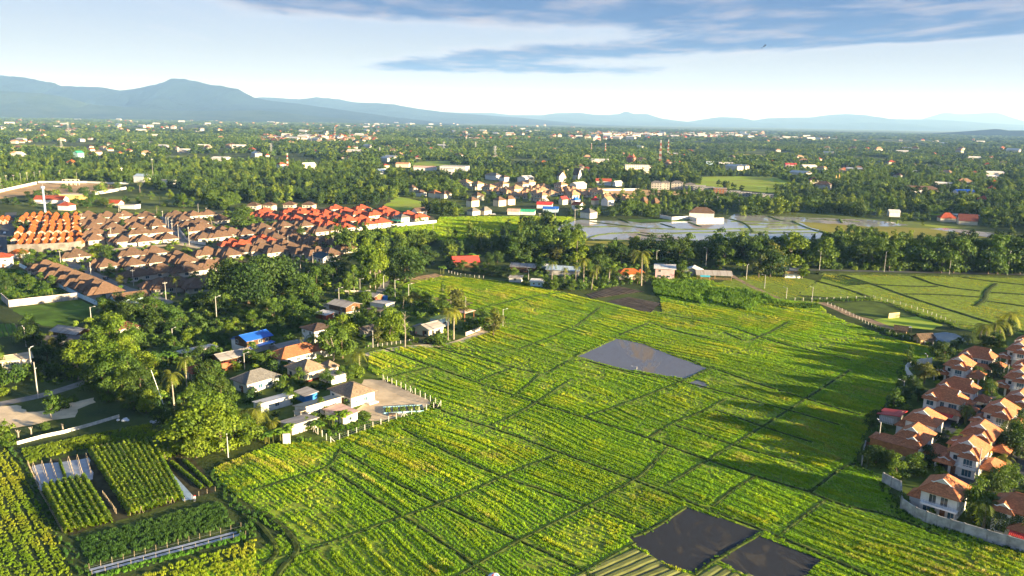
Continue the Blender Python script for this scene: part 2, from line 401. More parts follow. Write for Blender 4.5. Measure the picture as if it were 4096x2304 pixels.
def scatter(name, pts, protos, rot, scl, tint, pick=None):
    n = len(pts); me = bpy.data.meshes.new(name)
    if pts.shape[1] == 2: pts = np.c_[pts, np.zeros(n)]
    me.vertices.add(n); me.vertices.foreach_set('co', pts.astype(np.float32).ravel())
    def at(k, typ, arr, key):
        a = me.attributes.new(k, typ, 'POINT'); a.data.foreach_set(key, np.ascontiguousarray(arr, np.float32).ravel() if typ != 'INT' else arr.astype(np.int32))
    at('rot', 'FLOAT_VECTOR', np.c_[np.zeros(n), np.zeros(n), rot], 'vector')
    at('scl', 'FLOAT_VECTOR', scl if scl.ndim == 2 else np.repeat(scl[:, None], 3, 1), 'vector')
    at('tint', 'FLOAT_COLOR', np.c_[tint, np.ones(n)], 'color')
    at('pick', 'INT', nrng.integers(0, len(protos), n) if pick is None else pick, 'value')
    o = obj(name, me)
    ng = bpy.data.node_groups.new(name, 'GeometryNodeTree')
    ng.interface.new_socket('Geometry', in_out='INPUT', socket_type='NodeSocketGeometry')
    ng.interface.new_socket('Geometry', in_out='OUTPUT', socket_type='NodeSocketGeometry')
    N, L = ng.nodes, ng.links
    gi = N.new('NodeGroupInput'); go = N.new('NodeGroupOutput')
    g2i = N.new('GeometryNodeGeometryToInstance')
    for p in reversed(protos):
        oi = N.new('GeometryNodeObjectInfo'); oi.inputs[0].default_value = p; oi.inputs['As Instance'].default_value = True
        L.new(oi.outputs['Geometry'], g2i.inputs[0])
    ip = N.new('GeometryNodeInstanceOnPoints')
    def attr(k, typ):
        a = N.new('GeometryNodeInputNamedAttribute'); a.data_type = typ; a.inputs['Name'].default_value = k; return a.outputs['Attribute']
    mp = N.new('GeometryNodeMeshToPoints'); L.new(gi.outputs[0], mp.inputs['Mesh']); L.new(mp.outputs[0], ip.inputs['Points'])
    if len(protos) == 1:
        L.new(oi.outputs['Geometry'], ip.inputs['Instance'])
    else:
        col = bpy.data.collections.new(name + '_sources')
        for p in protos: col.objects.link(p)
        ci = N.new('GeometryNodeCollectionInfo'); ci.inputs[0].default_value = col
        ci.inputs['Separate Children'].default_value = True; ci.inputs['Reset Children'].default_value = True
        L.new(ci.outputs[0], ip.inputs['Instance']); ip.inputs['Pick Instance'].default_value = True
        L.new(attr('pick', 'INT'), ip.inputs['Instance Index'])
    L.new(attr('rot', 'FLOAT_VECTOR'), ip.inputs['Rotation']); L.new(attr('scl', 'FLOAT_VECTOR'), ip.inputs['Scale'])
    L.new(ip.outputs[0], go.inputs[0])
    o.modifiers.new('scatter', 'NODES').node_group = ng
    return kind(o, 'stuff')

def tuft_mesh(name, n, spread, lean, width, seed, h=(.6, 1.0)):
    r = random.Random(seed); b = MB()
    for k in range(n):
        a = r.uniform(0, 6.283); d = spread*math.sqrt(r.random()); x, y = d*math.cos(a), d*math.sin(a)
        la = a + r.uniform(-.8, .8); ln = r.uniform(.2, 1)*lean; hh = r.uniform(*h); ta = r.uniform(0, 6.283); w = width*r.uniform(.7, 1.3)
        wx, wy = math.cos(ta)*w/2, math.sin(ta)*w/2; tx, ty = x+math.cos(la)*ln, y+math.sin(la)*ln
        mx_, my_ = x+(tx-x)*.4, y+(ty-y)*.4
        b.face([(x-wx, y-wy, 0), (x+wx, y+wy, 0), (mx_+wx*.8, my_+wy*.8, hh*.62), (mx_-wx*.8, my_-wy*.8, hh*.62)])
        b.face([(mx_-wx*.8, my_-wy*.8, hh*.62), (mx_+wx*.8, my_+wy*.8, hh*.62), (tx, ty, hh)])
    return b.mesh(name)
RICE = leafmat('rice_leaf', (.75, .80, .70), (1.0, 1.0, 1.0), .38, inst=True, nscale=2.0)
tufts = [proto('rice_tuft', tuft_mesh('rice_tuft', 17, .45, .30, .18, 40+k), RICE) for k in range(3)]

def ragged(pts, amp=1.0):
    """an outline that wanders a little, as the edge of a plot, yard or pool does"""
    out = []; n = len(pts)
    for i in range(n):
        a, b = pts[i], pts[(i+1) % n]; st = max(2.0, a.y/110.0); m = max(1, min(60, int((b-a).length/st))); d = (b-a).normalized(); nr = Vector((-d.y, d.x, 0))
        for k in range(m): out.append(a+(b-a)*k/m+nr*rng.uniform(-.3, .3)*amp*st*(1 if k else .3))
    return out
def sheet(name, pts, z, m, k='structure', sub=0):
    pts = ragged(pts, .45 if name in ('pond_water', 'wet_mud') else .9)
    b = MB(); b.face([(p[0], p[1], z) for p in pts]); o = obj(name, b.mesh(name), m)
    if k: kind(o, k)
    return o
def ribbon(name, line, w, z, m, k='structure', w2=None):
    """a flat road or path along a line"""
    b = MB(); n = len(line); L = []; Rr = []
    for i in range(n):
        d = (Vector(line[min(i+1, n-1)][:2])-Vector(line[max(i-1, 0)][:2])).normalized(); nr = Vector((-d.y, d.x))
        ww = w + ((w2-w)*i/(n-1) if w2 is not None else 0)
        L.append((line[i][0]+nr.x*ww/2, line[i][1]+nr.y*ww/2, z)); Rr.append((line[i][0]-nr.x*ww/2, line[i][1]-nr.y*ww/2, z))
    for i in range(n-1): b.face([Rr[i], Rr[i+1], L[i+1], L[i]])
    o = obj(name, b.mesh(name), m)
    if k: kind(o, k)
    return o
def smooth(line, it=2):
    for _ in range(it):
        o = [line[0]]
        for a, b in zip(line[:-1], line[1:]): o += [a*.75+b*.25, a*.25+b*.75]
        line = o+[line[-1]]
    return line
def bund(line, w=1.1, h=.34, name='paddy_bund', m=None):
    """an earth bank with sloping sides, uneven along its length"""
    pts = []
    for a, b in zip(line[:-1], line[1:]):
        n = max(1, int((b-a).length/3)); pts += [a+(b-a)*k/n for k in range(n)]
    pts.append(line[-1]); b = MB(); n = len(pts); rows = []
    for i, p in enumerate(pts):
        d = (pts[min(i+1, n-1)]-pts[max(i-1, 0)]).normalized(); nr = Vector((-d.y, d.x, 0))
        hh = h*(.8+.5*rng.random()); ww = w*(.85+.3*rng.random()); q = p + nr*rng.uniform(-.1, .1)
        rows.append([q+nr*ww*.7+Vector((0, 0, -.02)), q+nr*ww*.28+Vector((0, 0, hh)), q-nr*ww*.28+Vector((0, 0, hh)), q-nr*ww*.7+Vector((0, 0, -.02))])
    for i in range(n-1):
        for k in range(3): b.face([rows[i][k+1], rows[i+1][k+1], rows[i+1][k], rows[i][k]])
    return kind(obj(name, b.mesh(name), m or BUND), 'structure')
BUND = mat('bund_grass', (.06, .085, .018), .95, .3, .8, .4, 6, .1, space='W')
SOIL = mat('paddy_soil', (.27, .36, .03), .9, .25, .35, .6, 3, .15, col2=(.16, .18, .03), space='W', fine=.4)
MUD = mat('dry_mud', (.24, .17, .105), .9, .2, .15, .3, 2, .1, space='W', fine=.3)
SAND = mat('bare_sand', (.66, .42, .20), .95, .18, .05, .2, 2, .1, space='W', fine=.25)
CONC = mat('concrete_road', (.30, .28, .25), .9, .15, .3, .1, 4, .2, space='W')
DIRT = mat('dirt_track', (.36, .25, .15), .95, .2, .3, .2, 4, .1, space='W', fine=.2)
ASPH = mat('asphalt', (.10, .105, .11), .9, .15, .2, .1, 6, .2, space='W')
LAWN = mat('lawn', (.10, .19, .02), .95, .3, .06, .5, 5, .1, space='W', fine=.35)
PAST = mat('pasture', (.30, .42, .035), .95, .2, .02, .6, 1.2, .1, col2=(.30, .32, .05), space='W', fine=.3)

# the rice fields of the middle of the view
def F(*p): return [G(x, y) for x, y in p]
FIELD = F((854, 1874), (1000, 1815), (1085, 1775), (1330, 1770), (1700, 1628), (1745, 1600), (1540, 1525), (1470, 1480), (1480, 1405), (1620, 1388), (1800, 1378), (1960, 1330), (2030, 1270), (1880, 1235), (1700, 1205), (1600, 1150), (1640, 1125), (1780, 1105), (2048, 1130), (2290, 1178), (2400, 1205), (2650, 1250), (2640, 1190), (2600, 1120), (2800, 1105), (3000, 1180), (3270, 1215), (3330, 1265), (3560, 1350), (3790, 1410), (3640, 1480), (3590, 1530), (3560, 1600), (3480, 1680), (3440, 1790), (3410, 1860), (3540, 1900), (3575, 2010), (3720, 2085), (4096, 2230), (4400, 2330), (4400, 2420), (560, 2420), (700, 2304), (980, 2232), (1060, 2180), (1130, 2130), (1000, 2020), (900, 1950))
UPPER = F((3180, 1180), (3270, 1125), (3300, 1098), (4200, 1112), (4500, 1130), (4500, 1330), (4096, 1335), (3900, 1330), (3800, 1300), (3560, 1210), (3330, 1190))
MIDLEFT = F((2870, 1130), (3080, 1085), (3270, 1125), (3180, 1180), (3290, 1210), (3270, 1212), (3050, 1200))
POND = F((2312, 1425), (2468, 1354), (2575, 1376), (2667, 1414), (2829, 1474), (2737, 1514), (2485, 1474))
MUD1 = F((2520, 2150), (2745, 2030), (3040, 2125), (2780, 2290), (2700, 2276), (2550, 2190))
MUD2 = F((2870, 2235), (3040, 2145), (3290, 2240), (3120, 2400), (2990, 2310))
SEED = F((2290, 2320), (2520, 2185), (2560, 2200), (2700, 2280), (2780, 2300), (2860, 2255), (3000, 2330), (2990, 2420), (2200, 2420))
WET1 = F((2745, 1532), (2790, 1518), (2815, 1528), (2838, 1545), (2800, 1552), (2780, 1541))
PLOUGH = F((2410, 1205), (2480, 1142), (2560, 1150), (2600, 1180), (2480, 1200))
PLOUGH2 = F((2430, 1210), (2510, 1186), (2620, 1206), (2650, 1228), (2620, 1252), (2560, 1245))
sheet('paddy_soil', FIELD, .012, SOIL)
sheet('paddy_soil', UPPER, .012, SOIL); sheet('paddy_soil', MIDLEFT, .016, SOIL)
sheet('pond_water', POND, .03, water('pond_water', (.13, .125, .13), .14, (.20, .16, .12), .035))
BLACKMUD = water('black_mud', (.030, .030, .031), .66, (.055, .050, .044), .14, .10)
sheet('wet_mud', MUD1, .03, BLACKMUD); sheet('wet_mud', MUD2, .03, BLACKMUD)
sheet('flooded_corner', WET1, .03, MATS['pond_water'])
BUNDS = [F(*p) for p in [
    ((1510, 1385), (1573, 1408), (1729, 1465), (2047, 1581), (2142, 1612), (2350, 1675), (2591, 1752), (2784, 1824), (3021, 1905), (3240, 1968)),
    ((1745, 1630), (1830, 1668), (2048, 1738), (2270, 1822), (2480, 1898), (2640, 1960), (2828, 2036), (3072, 2128), (3384, 2261), (3500, 2310)),
    ((1205, 2211), (1398, 2143), (1614, 2065), (1763, 2018), (2010, 1909), (2090, 1872), (2216, 1824)),
    ((1361, 1799), (1560, 1920), (1763, 2018), (2000, 2130), (2250, 2240), (2400, 2320)),
    ((1320, 1871), (1470, 1975), (1614, 2065), (1800, 2190), (1980, 2320)),
    ((1614, 1718), (1800, 1815), (2010, 1909), (2200, 1970), (2354, 2024), (2597, 2124)),
    ((1048, 2245), (1205, 2211), (1320, 2180)), ((1020, 1960), (1180, 1910), (1320, 1871), (1361, 1799)),
    ((1820, 2310), (2048, 2177), (2200, 2100), (2354, 2024), (2497, 1943), (2570, 1900), (2666, 1793)),
    ((2142, 1612), (2285, 1518)), ((1966, 1700), (2048, 1668), (2142, 1612)),
    ((1735, 1388), (1779, 1401), (2048, 1469), (2180, 1500), (2302, 1428), (2485, 1484), (2734, 1526), (3071, 1618), (3360, 1700)),
    ((2844, 1472), (2734, 1522), (2585, 1584)),
    ((2844, 1470), (3000, 1525), (3270, 1610), (3440, 1660)),
    ((2585, 1584), (2430, 1640), (2329, 1668)), ((2591, 1752), (2691, 1693), (2803, 1650), (2900, 1600)),
    ((1549, 1512), (1727, 1469)), ((1916, 1525), (2048, 1472)), ((3021, 1905), (2930, 1960), (2850, 2025)),
    ((3240, 1968), (3340, 1890), (3395, 1858), (3450, 1850)), ((3300, 2000), (3180, 2090), (3110, 2150)), ((3240, 1968), (3360, 2020), (3560, 2060), (3750, 2140)),
    ((2530, 2148), (2600, 2124), (2745, 2028)), ((2780, 2300), (2870, 2236), (3042, 2135)), ((2300, 2310), (2440, 2230), (2540, 2172)),
    ((2666, 1940), (2900, 1800), (3060, 1700), (3200, 1610), (3300, 1545), (3400, 1480)), ((2900, 1330), (2990, 1370), (3080, 1330), (3150, 1290)),
    ((2640, 1255), (2900, 1300), (3100, 1370), (3400, 1440)), ((1900, 1240), (2100, 1190), (2250, 1170)), ((1760, 1390), (2020, 1420), (2300, 1310), (2400, 1230)),
    ((2480, 1340), (2600, 1290), (2680, 1320), (2900, 1370)), ((2050, 1590), (2160, 1500)), ((2860, 1640), (3090, 1720), (3250, 1770)), ((2700, 1700), (2960, 1790), (3180, 1850))]]
BUNDS_UP = [F(*p) for p in [((3370, 1100), (3500, 1140), (3640, 1190), (3800, 1240), (3960, 1290), (4100, 1330)), ((3270, 1125), (3400, 1160), (3480, 1190)), ((3650, 1105), (3760, 1145), (3920, 1165)),
    ((3400, 1130), (3600, 1145), (3750, 1146)), ((3620, 1176), (3800, 1180), (3930, 1190)), ((3985, 1135), (3945, 1165), (3940, 1200), (3900, 1225)), ((3960, 1170), (4200, 1185)), ((3950, 1205), (4200, 1240)), ((3850, 1110), (4000, 1130), (4200, 1150))]]
PATH_L = F((1048, 2050), (1130, 2105), (1185, 2180), (1185, 2215), (1130, 2270), (1090, 2330))
for l in BUNDS: bund(smooth(l, 1), .7, .22)
bund(F((2302, 1426), (2468, 1350), (2577, 1371), (2670, 1408), (2836, 1470)), .9, .3)
for l in BUNDS_UP: bund(smooth(l, 1), 2.4, .3)
bund(smooth(PATH_L, 2), 1.6, .3); bund([p+Vector((-4, -1, 0)) for p in smooth(PATH_L, 2)], 1.3, .3)

def build_rice():
    d1 = (G(1763, 2018)-G(1361, 1799)).normalized(); D1 = np.array((d1.x, d1.y)); D2 = np.array((-d1.y, d1.x))
    P, TI, SC = [], [], []
    specs = [(FIELD, D1, 130, 265, 1.08, .24), (FIELD, D1, 265, 620, 1.3, .36), (UPPER, None, 250, 760, 2.2, .85), (MIDLEFT, None, 250, 760, 2.0, .8)]
    for poly, dr, y0, y1, rs, st in specs:
        if dr is None:
            q = (G(4096, 1300)-G(3300, 1110)).normalized(); dr = np.array((q.x, q.y))
        pr = np.array((-dr[1], dr[0])); A = np.array([(p.x, p.y) for p in poly])
        us = A@dr; vs_ = A@pr
        u, v = np.meshgrid(np.arange(us.min(), us.max(), st), np.arange(vs_.min(), vs_.max(), rs))
        u = u.ravel() + nrng.uniform(-st*.5, st*.5, u.size); row = np.round(v.ravel()/rs).astype(int); v = v.ravel() + nrng.normal(0, .2, u.size)
        pts = u[:, None]*dr + v[:, None]*pr
        bend = (vnoise(pts, 46, 3)-.5)*9 + (vnoise(pts, 17, 5)-.5)*2.2; pts = pts + bend[:, None]*pr
        ok = inside(pts, poly) & (pts[:, 1] > y0) & (pts[:, 1] <= y1) & (np.abs(pts[:, 0]) < .72*pts[:, 1]+30)
        pts, row = pts[ok], row[ok]
        for h in (POND, MUD1, MUD2, SEED, WET1, PLOUGH, PLOUGH2):
            k = ~inside(pts, h); pts, row = pts[k], row[k]
        dm = np.full(len(pts), 1e9); dm2 = dm.copy()
        for l in BUNDS+BUNDS_UP+[PATH_L]: dm = np.minimum(dm, dist_line(pts, l))
        k = dm > (.95 if y0 < 200 else 1.05); pts, row, dm = pts[k], row[k], dm[k]
        # every plot has its own ripeness; harvested rows run through it
        plot = vnoise(np.floor((pts@np.c_[dr, pr])/np.array((37., 23.)))*9.7+.5, 1.0, 8)
        n1 = vnoise(pts, 26, 1); n2 = vnoise(pts, 5.5, 2); n3 = nrng.random(len(pts)); rr = vnoise(np.c_[row*1.37, np.floor((pts@dr)/19)*3.1], 1.0, 4)
        ripe = np.clip(.55*plot + .42*n1 + .55*(rr-.5)*1.5 + .45*(n2-.5) + .22*(n3-.5) - .08, 0, 1)
        ripe = np.where(dm < 3.2, ripe*.5, ripe)
        ripe = np.clip((ripe-.10)*1.12, 0, .9)[:, None]
        green = np.array((.40, .55, .020)); lush = np.array((.24, .44, .020)); yel = np.array((.66, .62, .05)); tan = np.array((.68, .54, .20))
        c = np.where(ripe < .5, lush+(green-lush)*(ripe/.5), green+(yel-green)*((ripe-.5)/.5))
        tn = np.clip((vnoise(pts, 8, 12)*.55+n3*.42-.66)*4.5, 0, 1)[:, None]*np.clip(ripe*1.5-.3, 0, 1); c = c*(1-tn)+tan*tn
        c = c*(.8+.4*nrng.random((len(pts), 1)))*(.82+.36*vnoise(np.floor((pts@np.c_[dr, pr])/np.array((37., 23.)))*5.3+.5, 1.0, 18))[:, None]
        hole = (vnoise(pts, 12, 21) > .66) & (vnoise(pts, 3.2, 22) > .42); kp = ~hole | (nrng.random(len(pts)) < .3)
        s = (.32+.22*ripe[:, 0]+.2*nrng.random(len(pts)))*(1.0 if y0 < 200 else 1.08)
        s = np.where(row % 3 == 0, s*.7, s)*np.clip(.6+.8*rr, .6, 1.2)
        if dr is not D1: c = c*np.array((.85, .74, .8)); s *= .7
        S = np.c_[s*1.15, s*1.15, s*.92]
        P.append(pts[kp]); TI.append(c[kp]); SC.append(S[kp])
    # grass along the banks
    for l in BUNDS+[PATH_L]:
        for a, b in zip(l[:-1], l[1:]):
            n = int((b-a).length*(1.6 if a.y < 300 else .8)); t = nrng.random(n); d = (b-a).normalized()
            off = nrng.normal(0, .55, n); q = np.c_[a.x+(b.x-a.x)*t - d.y*off, a.y+(b.y-a.y)*t + d.x*off]
            P.append(q); s = .30+.25*nrng.random(n); SC.append(np.c_[s, s, s]); TI.append(np.array((.12, .24, .02))*(.7+.7*nrng.random((n, 1))))
    P = np.concatenate(P); TI = np.concatenate(TI); SC = np.concatenate(SC)
    scatter('rice_crop', P, tufts, nrng.uniform(0, 6.283, len(P)), SC, TI)
    return len(P)
build_rice()
# ---------------------------------------------------------------- building kit
WHITE = mat('white_plaster', (.76, .73, .68), .85, .09, .45, .05, 6, .2)
CREAM = mat('cream_plaster', (.70, .62, .46), .85, .06, .6, .05, 6, .2)
PINK = mat('pink_plaster', (.66, .42, .42), .85, .08, .6, .05, 6, .2)
YELLOW = mat('yellow_plaster', (.70, .48, .16), .85, .06, .6, .05, 6, .2)
LBLUE = mat('pale_blue_plaster', (.45, .62, .72), .85, .08, .6, .05, 6, .2)
BEIGE = mat('beige_plaster', (.55, .50, .43), .9, .1, .5, .05, 6, .2)
GREYW = mat('grey_cement', (.38, .36, .33), .92, .18, .35, .15, 5, .15)
WALLC = mat('weathered_wall', (.46, .44, .41), .92, .22, .5, .15, 5, .15)
WOOD = mat('brown_boards', (.16, .085, .04), .8, .3, 2.0, .3, 9, .2)
LWOOD = mat('pale_boards', (.42, .28, .14), .85, .25, 2.0, .3, 9, .2)
BRICK = mat('raw_brick', (.36, .15, .07), .9, .2, 2.5, .2, 12, .15)
TRIM = mat('white_trim', (.80, .79, .76), .7, .03, 1.0)
GLASS = mat('window_glass', (.035, .055, .07), .12, .1, 1.0, spec=.6)
BGLASS = mat('blue_glass', (.05, .11, .15), .12, .1, 1.0, spec=.6)
DOORM = mat('wood_door', (.20, .09, .04), .6, .15, 2.0)
METAL = mat('grey_metal', (.42, .43, .44), .5, .1, 1.0, spec=.5)
TERRA = roof_tile('terracotta_tile', (.47, .175, .075))
ORANGE = roof_tile('orange_tile', (.42, .115, .026))
BROWN = roof_tile('brown_tile', (.155, .095, .06))
DKBROWN = roof_tile('dark_brown_tile', (.115, .075, .055))
RED = roof_tile('red_tile', (.40, .085, .04))
SALMON = roof_tile('peach_tile', (.46, .27, .15))
GREYT = roof_tile('grey_tile', (.20, .185, .165))
TANT = roof_tile('tan_tile', (.30, .22, .145))
C_TAN = corrugated('tan_sheet', (.56, .45, .30), 0, .7, .25, .45)
C_GREY = corrugated('grey_sheet', (.36, .33, .30), 0, .7, .35, .4)
C_WHITE = corrugated('white_sheet', (.66, .64, .60), 0, .55, .2, .35)
C_DARK = corrugated('old_dark_sheet', (.17, .14, .12), 0, .8, .4, .35)
C_BLUE = corrugated('blue_sheet', (.02, .13, .55), 0, .45, .15, .35)
C_RED = corrugated('red_sheet', (.55, .05, .04), 0, .5, .2, .35)
C_PINK = corrugated('faded_pink_sheet', (.62, .40, .32), 0, .75, .3, .4)
C_GREEN = corrugated('green_sheet', (.05, .42, .22), 0, .5, .2, .35)
C_LBLUE = corrugated('pale_blue_sheet', (.35, .45, .55), 0, .5, .15, .35)
ROOF_T = .16
def slab(b, pts, mi=0, th=ROOF_T):
    """a roof plane with thickness"""
    lo = [(p[0], p[1], p[2]-th) for p in pts]; n = len(pts)
    b.face(pts, mi); b.face(lo[::-1], mi)
    for i in range(n): b.face([pts[i], lo[i], lo[(i+1) % n], pts[(i+1) % n]], mi)
def hip(b, x0, x1, y0, y1, z, rise, oh=.7, axis=None, mi=0):
    x0 -= oh; x1 += oh; y0 -= oh; y1 += oh; w, d = x1-x0, y1-y0
    A, B_, C_, D_ = (x0, y0, z), (x1, y0, z), (x1, y1, z), (x0, y1, z); xc, yc = (x0+x1)/2, (y0+y1)/2
    if (axis or ('x' if w >= d else 'y')) == 'x':
        k = min(d/2, w/2-.05); P, Q = (x0+k, yc, z+rise), (x1-k, yc, z+rise)
        fs = [[A, B_, Q, P], [C_, D_, P, Q], [B_, C_, Q], [D_, A, P]]
    else:
        k = min(w/2, d/2-.05); P, Q = (xc, y0+k, z+rise), (xc, y1-k, z+rise)
        fs = [[B_, C_, Q, P], [D_, A, P, Q], [A, B_, P], [C_, D_, Q]]
    for f in fs: b.face(f, mi)
    lo = [(p[0], p[1], p[2]-ROOF_T) for p in (A, B_, C_, D_)]
    for i in range(4): b.face([(A, B_, C_, D_)[i], lo[i], lo[(i+1) % 4], (A, B_, C_, D_)[(i+1) % 4]], mi)
    b.face(lo[::-1], mi)
    # ridge and hip caps
    for e in ([P, Q], [A, P], [B_, Q if fs[0][2] == Q and len(fs[0]) == 4 and fs[0][0] == A else P]): b.tube(e[0], e[1], .11, .11, 4, mi, False)
    return b
def gable(b, x0, x1, y0, y1, z, rise, oh=.6, axis='x', mi=0):
    x0 -= oh; x1 += oh; y0 -= oh; y1 += oh; xc, yc = (x0+x1)/2, (y0+y1)/2
    if axis == 'x':
        slab(b, [(x0, y0, z), (x1, y0, z), (x1, yc, z+rise), (x0, yc, z+rise)], mi); slab(b, [(x1, y1, z), (x0, y1, z), (x0, yc, z+rise), (x1, yc, z+rise)], mi)
        b.box(x0-.01, x1+.01, yc-.18, yc+.18, z+rise-.06, z+rise+.07, mi)
    else:
        slab(b, [(x1, y0, z), (x1, y1, z), (xc, y1, z+rise), (xc, y0, z+rise)], mi); slab(b, [(x0, y1, z), (x0, y0, z), (xc, y0, z+rise), (xc, y1, z+rise)], mi)
        b.box(xc-.18, xc+.18, y0-.01, y1+.01, z+rise-.06, z+rise+.07, mi)
    return b
def shed(b, x0, x1, y0, y1, z, rise, oh=.5, axis='x', mi=0):
    """one slope rising along +axis"""
    x0 -= oh; x1 += oh; y0 -= oh; y1 += oh
    if axis == 'x': slab(b, [(x0, y0, z), (x1, y0, z+rise), (x1, y1, z+rise), (x0, y1, z)], mi)
    else: slab(b, [(x0, y0, z), (x1, y0, z), (x1, y1, z+rise), (x0, y1, z+rise)], mi)
    return b
def dutch(b, g, x0, x1, y0, y1, z, rise, oh=.7, t=.62, axis='y', k=1.0):
    """hip roof whose front end stops at a small white gable; g collects the gable"""
    if axis == 'x': T = lambda p: (-p[1], p[0], p[2]); x0, x1, y0, y1 = y0, y1, -x1, -x0
    else: T = lambda p: p
    x0 -= oh; x1 += oh; y0 -= oh; y1 += oh; w = (x1-x0)/2; xc = (x0+x1)/2
    A, B_, C_, D_ = (x0, y0, z), (x1, y0, z), (x1, y1, z), (x0, y1, z)
    P, Q = (x0+t*w, y0+t*w*k, z+t*rise), (x1-t*w, y0+t*w*k, z+t*rise)
    R0, R1 = (xc, y0+t*w*k-.35, z+rise), (xc, y1-w*.92, z+rise); P2, Q2 = (P[0], P[1]-.35, P[2]), (Q[0], Q[1]-.35, Q[2])
    for f in ([A, B_, Q, P], [A, P, P2, R0, R1, D_], [B_, C_, R1, R0, Q2, Q], [C_, D_, R1]): b.face([T(p) for p in f])
    lo = [(p[0], p[1], p[2]-ROOF_T) for p in (A, B_, C_, D_)]; q = (A, B_, C_, D_)
    for i in range(4): b.face([T(v) for v in (q[i], lo[i], lo[(i+1) % 4], q[(i+1) % 4])])
    b.face([T(v) for v in lo[::-1]])
    b.tube(T(R0), T(R1), .13, .13, 4); b.tube(T(B_), T(Q), .11, .11, 4); b.tube(T(A), T(P), .11, .11, 4)
    g.face([T(v) for v in ((P[0], P[1]-.06, P[2]), (Q[0], Q[1]-.06, Q[2]), (xc, P[1]-.06, z+rise-.1))])
    for e in ((P2, R0), (Q2, R0)):
        a, c = e; g.tube(T((a[0], a[1]-.05, a[2]-.05)), T((c[0], c[1]-.05, c[2]-.05)), .13, .13, 4)
    for s in (-1, 1):
        a = P2 if s < 0 else Q2; g.tube(T((a[0], a[1]-.05, a[2]-.05)), T((a[0]+s*.55, a[1]-.05, a[2]+.05)), .13, .07, 4)

WINC = {}
def window_meshes(w, h):
    k = (round(w, 2), round(h, 2))
    if k not in WINC:
        f = MB(); t = .07
        f.box(-w/2-t, w/2+t, -.06, .05, -t, 0); f.box(-w/2-t, w/2+t, -.06, .05, h, h+t)
        f.box(-w/2-t, -w/2, -.06, .05, 0, h); f.box(w/2, w/2+t, -.06, .05, 0, h)
        if w > 1.0:
            for i in range(1, max(2, int(w/.7))): x = -w/2+w*i/max(2, int(w/.7)); f.box(x-.025, x+.025, -.05, .04, 0, h)
        f.box(-w/2-.12, w/2+.12, -.14, .04, -t-.06, -t)
        g = MB(); g.box(-w/2, w/2, -.02, .03, 0, h)
        WINC[k] = (f.mesh('window'), g.mesh('pane'))
    return WINC[k]
DIRS = {'S': (0, -1, 0.0), 'E': (1, 0, math.pi/2), 'N': (0, 1, math.pi), 'W': (-1, 0, -math.pi/2)}
MCACHE = {}
def add_window(root, x, y, z, w, h, d, fm=None, gm=None, name='window'):
    f, g = window_meshes(w, h); fm = fm or TRIM; gm = gm or GLASS
    k = (f.name, fm.name)
    if k not in MCACHE: q = f.copy(); q.materials.append(fm); MCACHE[k] = q
    k2 = (g.name, gm.name)
    if k2 not in MCACHE: q = g.copy(); q.materials.append(gm); MCACHE[k2] = q
    o = obj(name, MCACHE[k], None, root, (x, y, z), DIRS[d][2]); obj('pane', MCACHE[k2], None, o)
    return o
def add_door(root, x, y, z, d, w=.95, h=2.1, m=None):
    b = MB(); b.box(-w/2, w/2, -.06, .04, 0, h); b.box(-w/2-.09, -w/2, -.09, .05, 0, h+.09); b.box(w/2, w/2+.09, -.09, .05, 0, h+.09); b.box(-w/2-.09, w/2+.09, -.09, .05, h+.001, h+.1)
    o = obj('door', b.mesh('door'), m or DOORM, root, (x, y, z), DIRS[d][2])
    k = MB(); k.box(w/2-.18, w/2-.1, -.13, -.06, 1.0, 1.1); obj('handle', k.mesh('handle'), METAL, o)
    return o
def walls(boxes, z0=-.3):
    b = MB()
    for i, q in enumerate(boxes): b.box(q[0], q[1], q[2], q[3], q[5] if len(q) > 5 else z0, q[4])
    return b
def gable_wall(b, x0, x1, y0, y1, z, rise, axis='x'):
    """close the triangle between wall top and a gable roof"""
    xc, yc = (x0+x1)/2, (y0+y1)/2
    if axis == 'x':
        for x in (x0, x1): b.face([(x, y0, z), (x, y1, z), (x, yc, z+rise)])
    else:
        for y in (y0, y1): b.face([(x0, y, z), (x1, y, z), (xc, y, z+rise)])
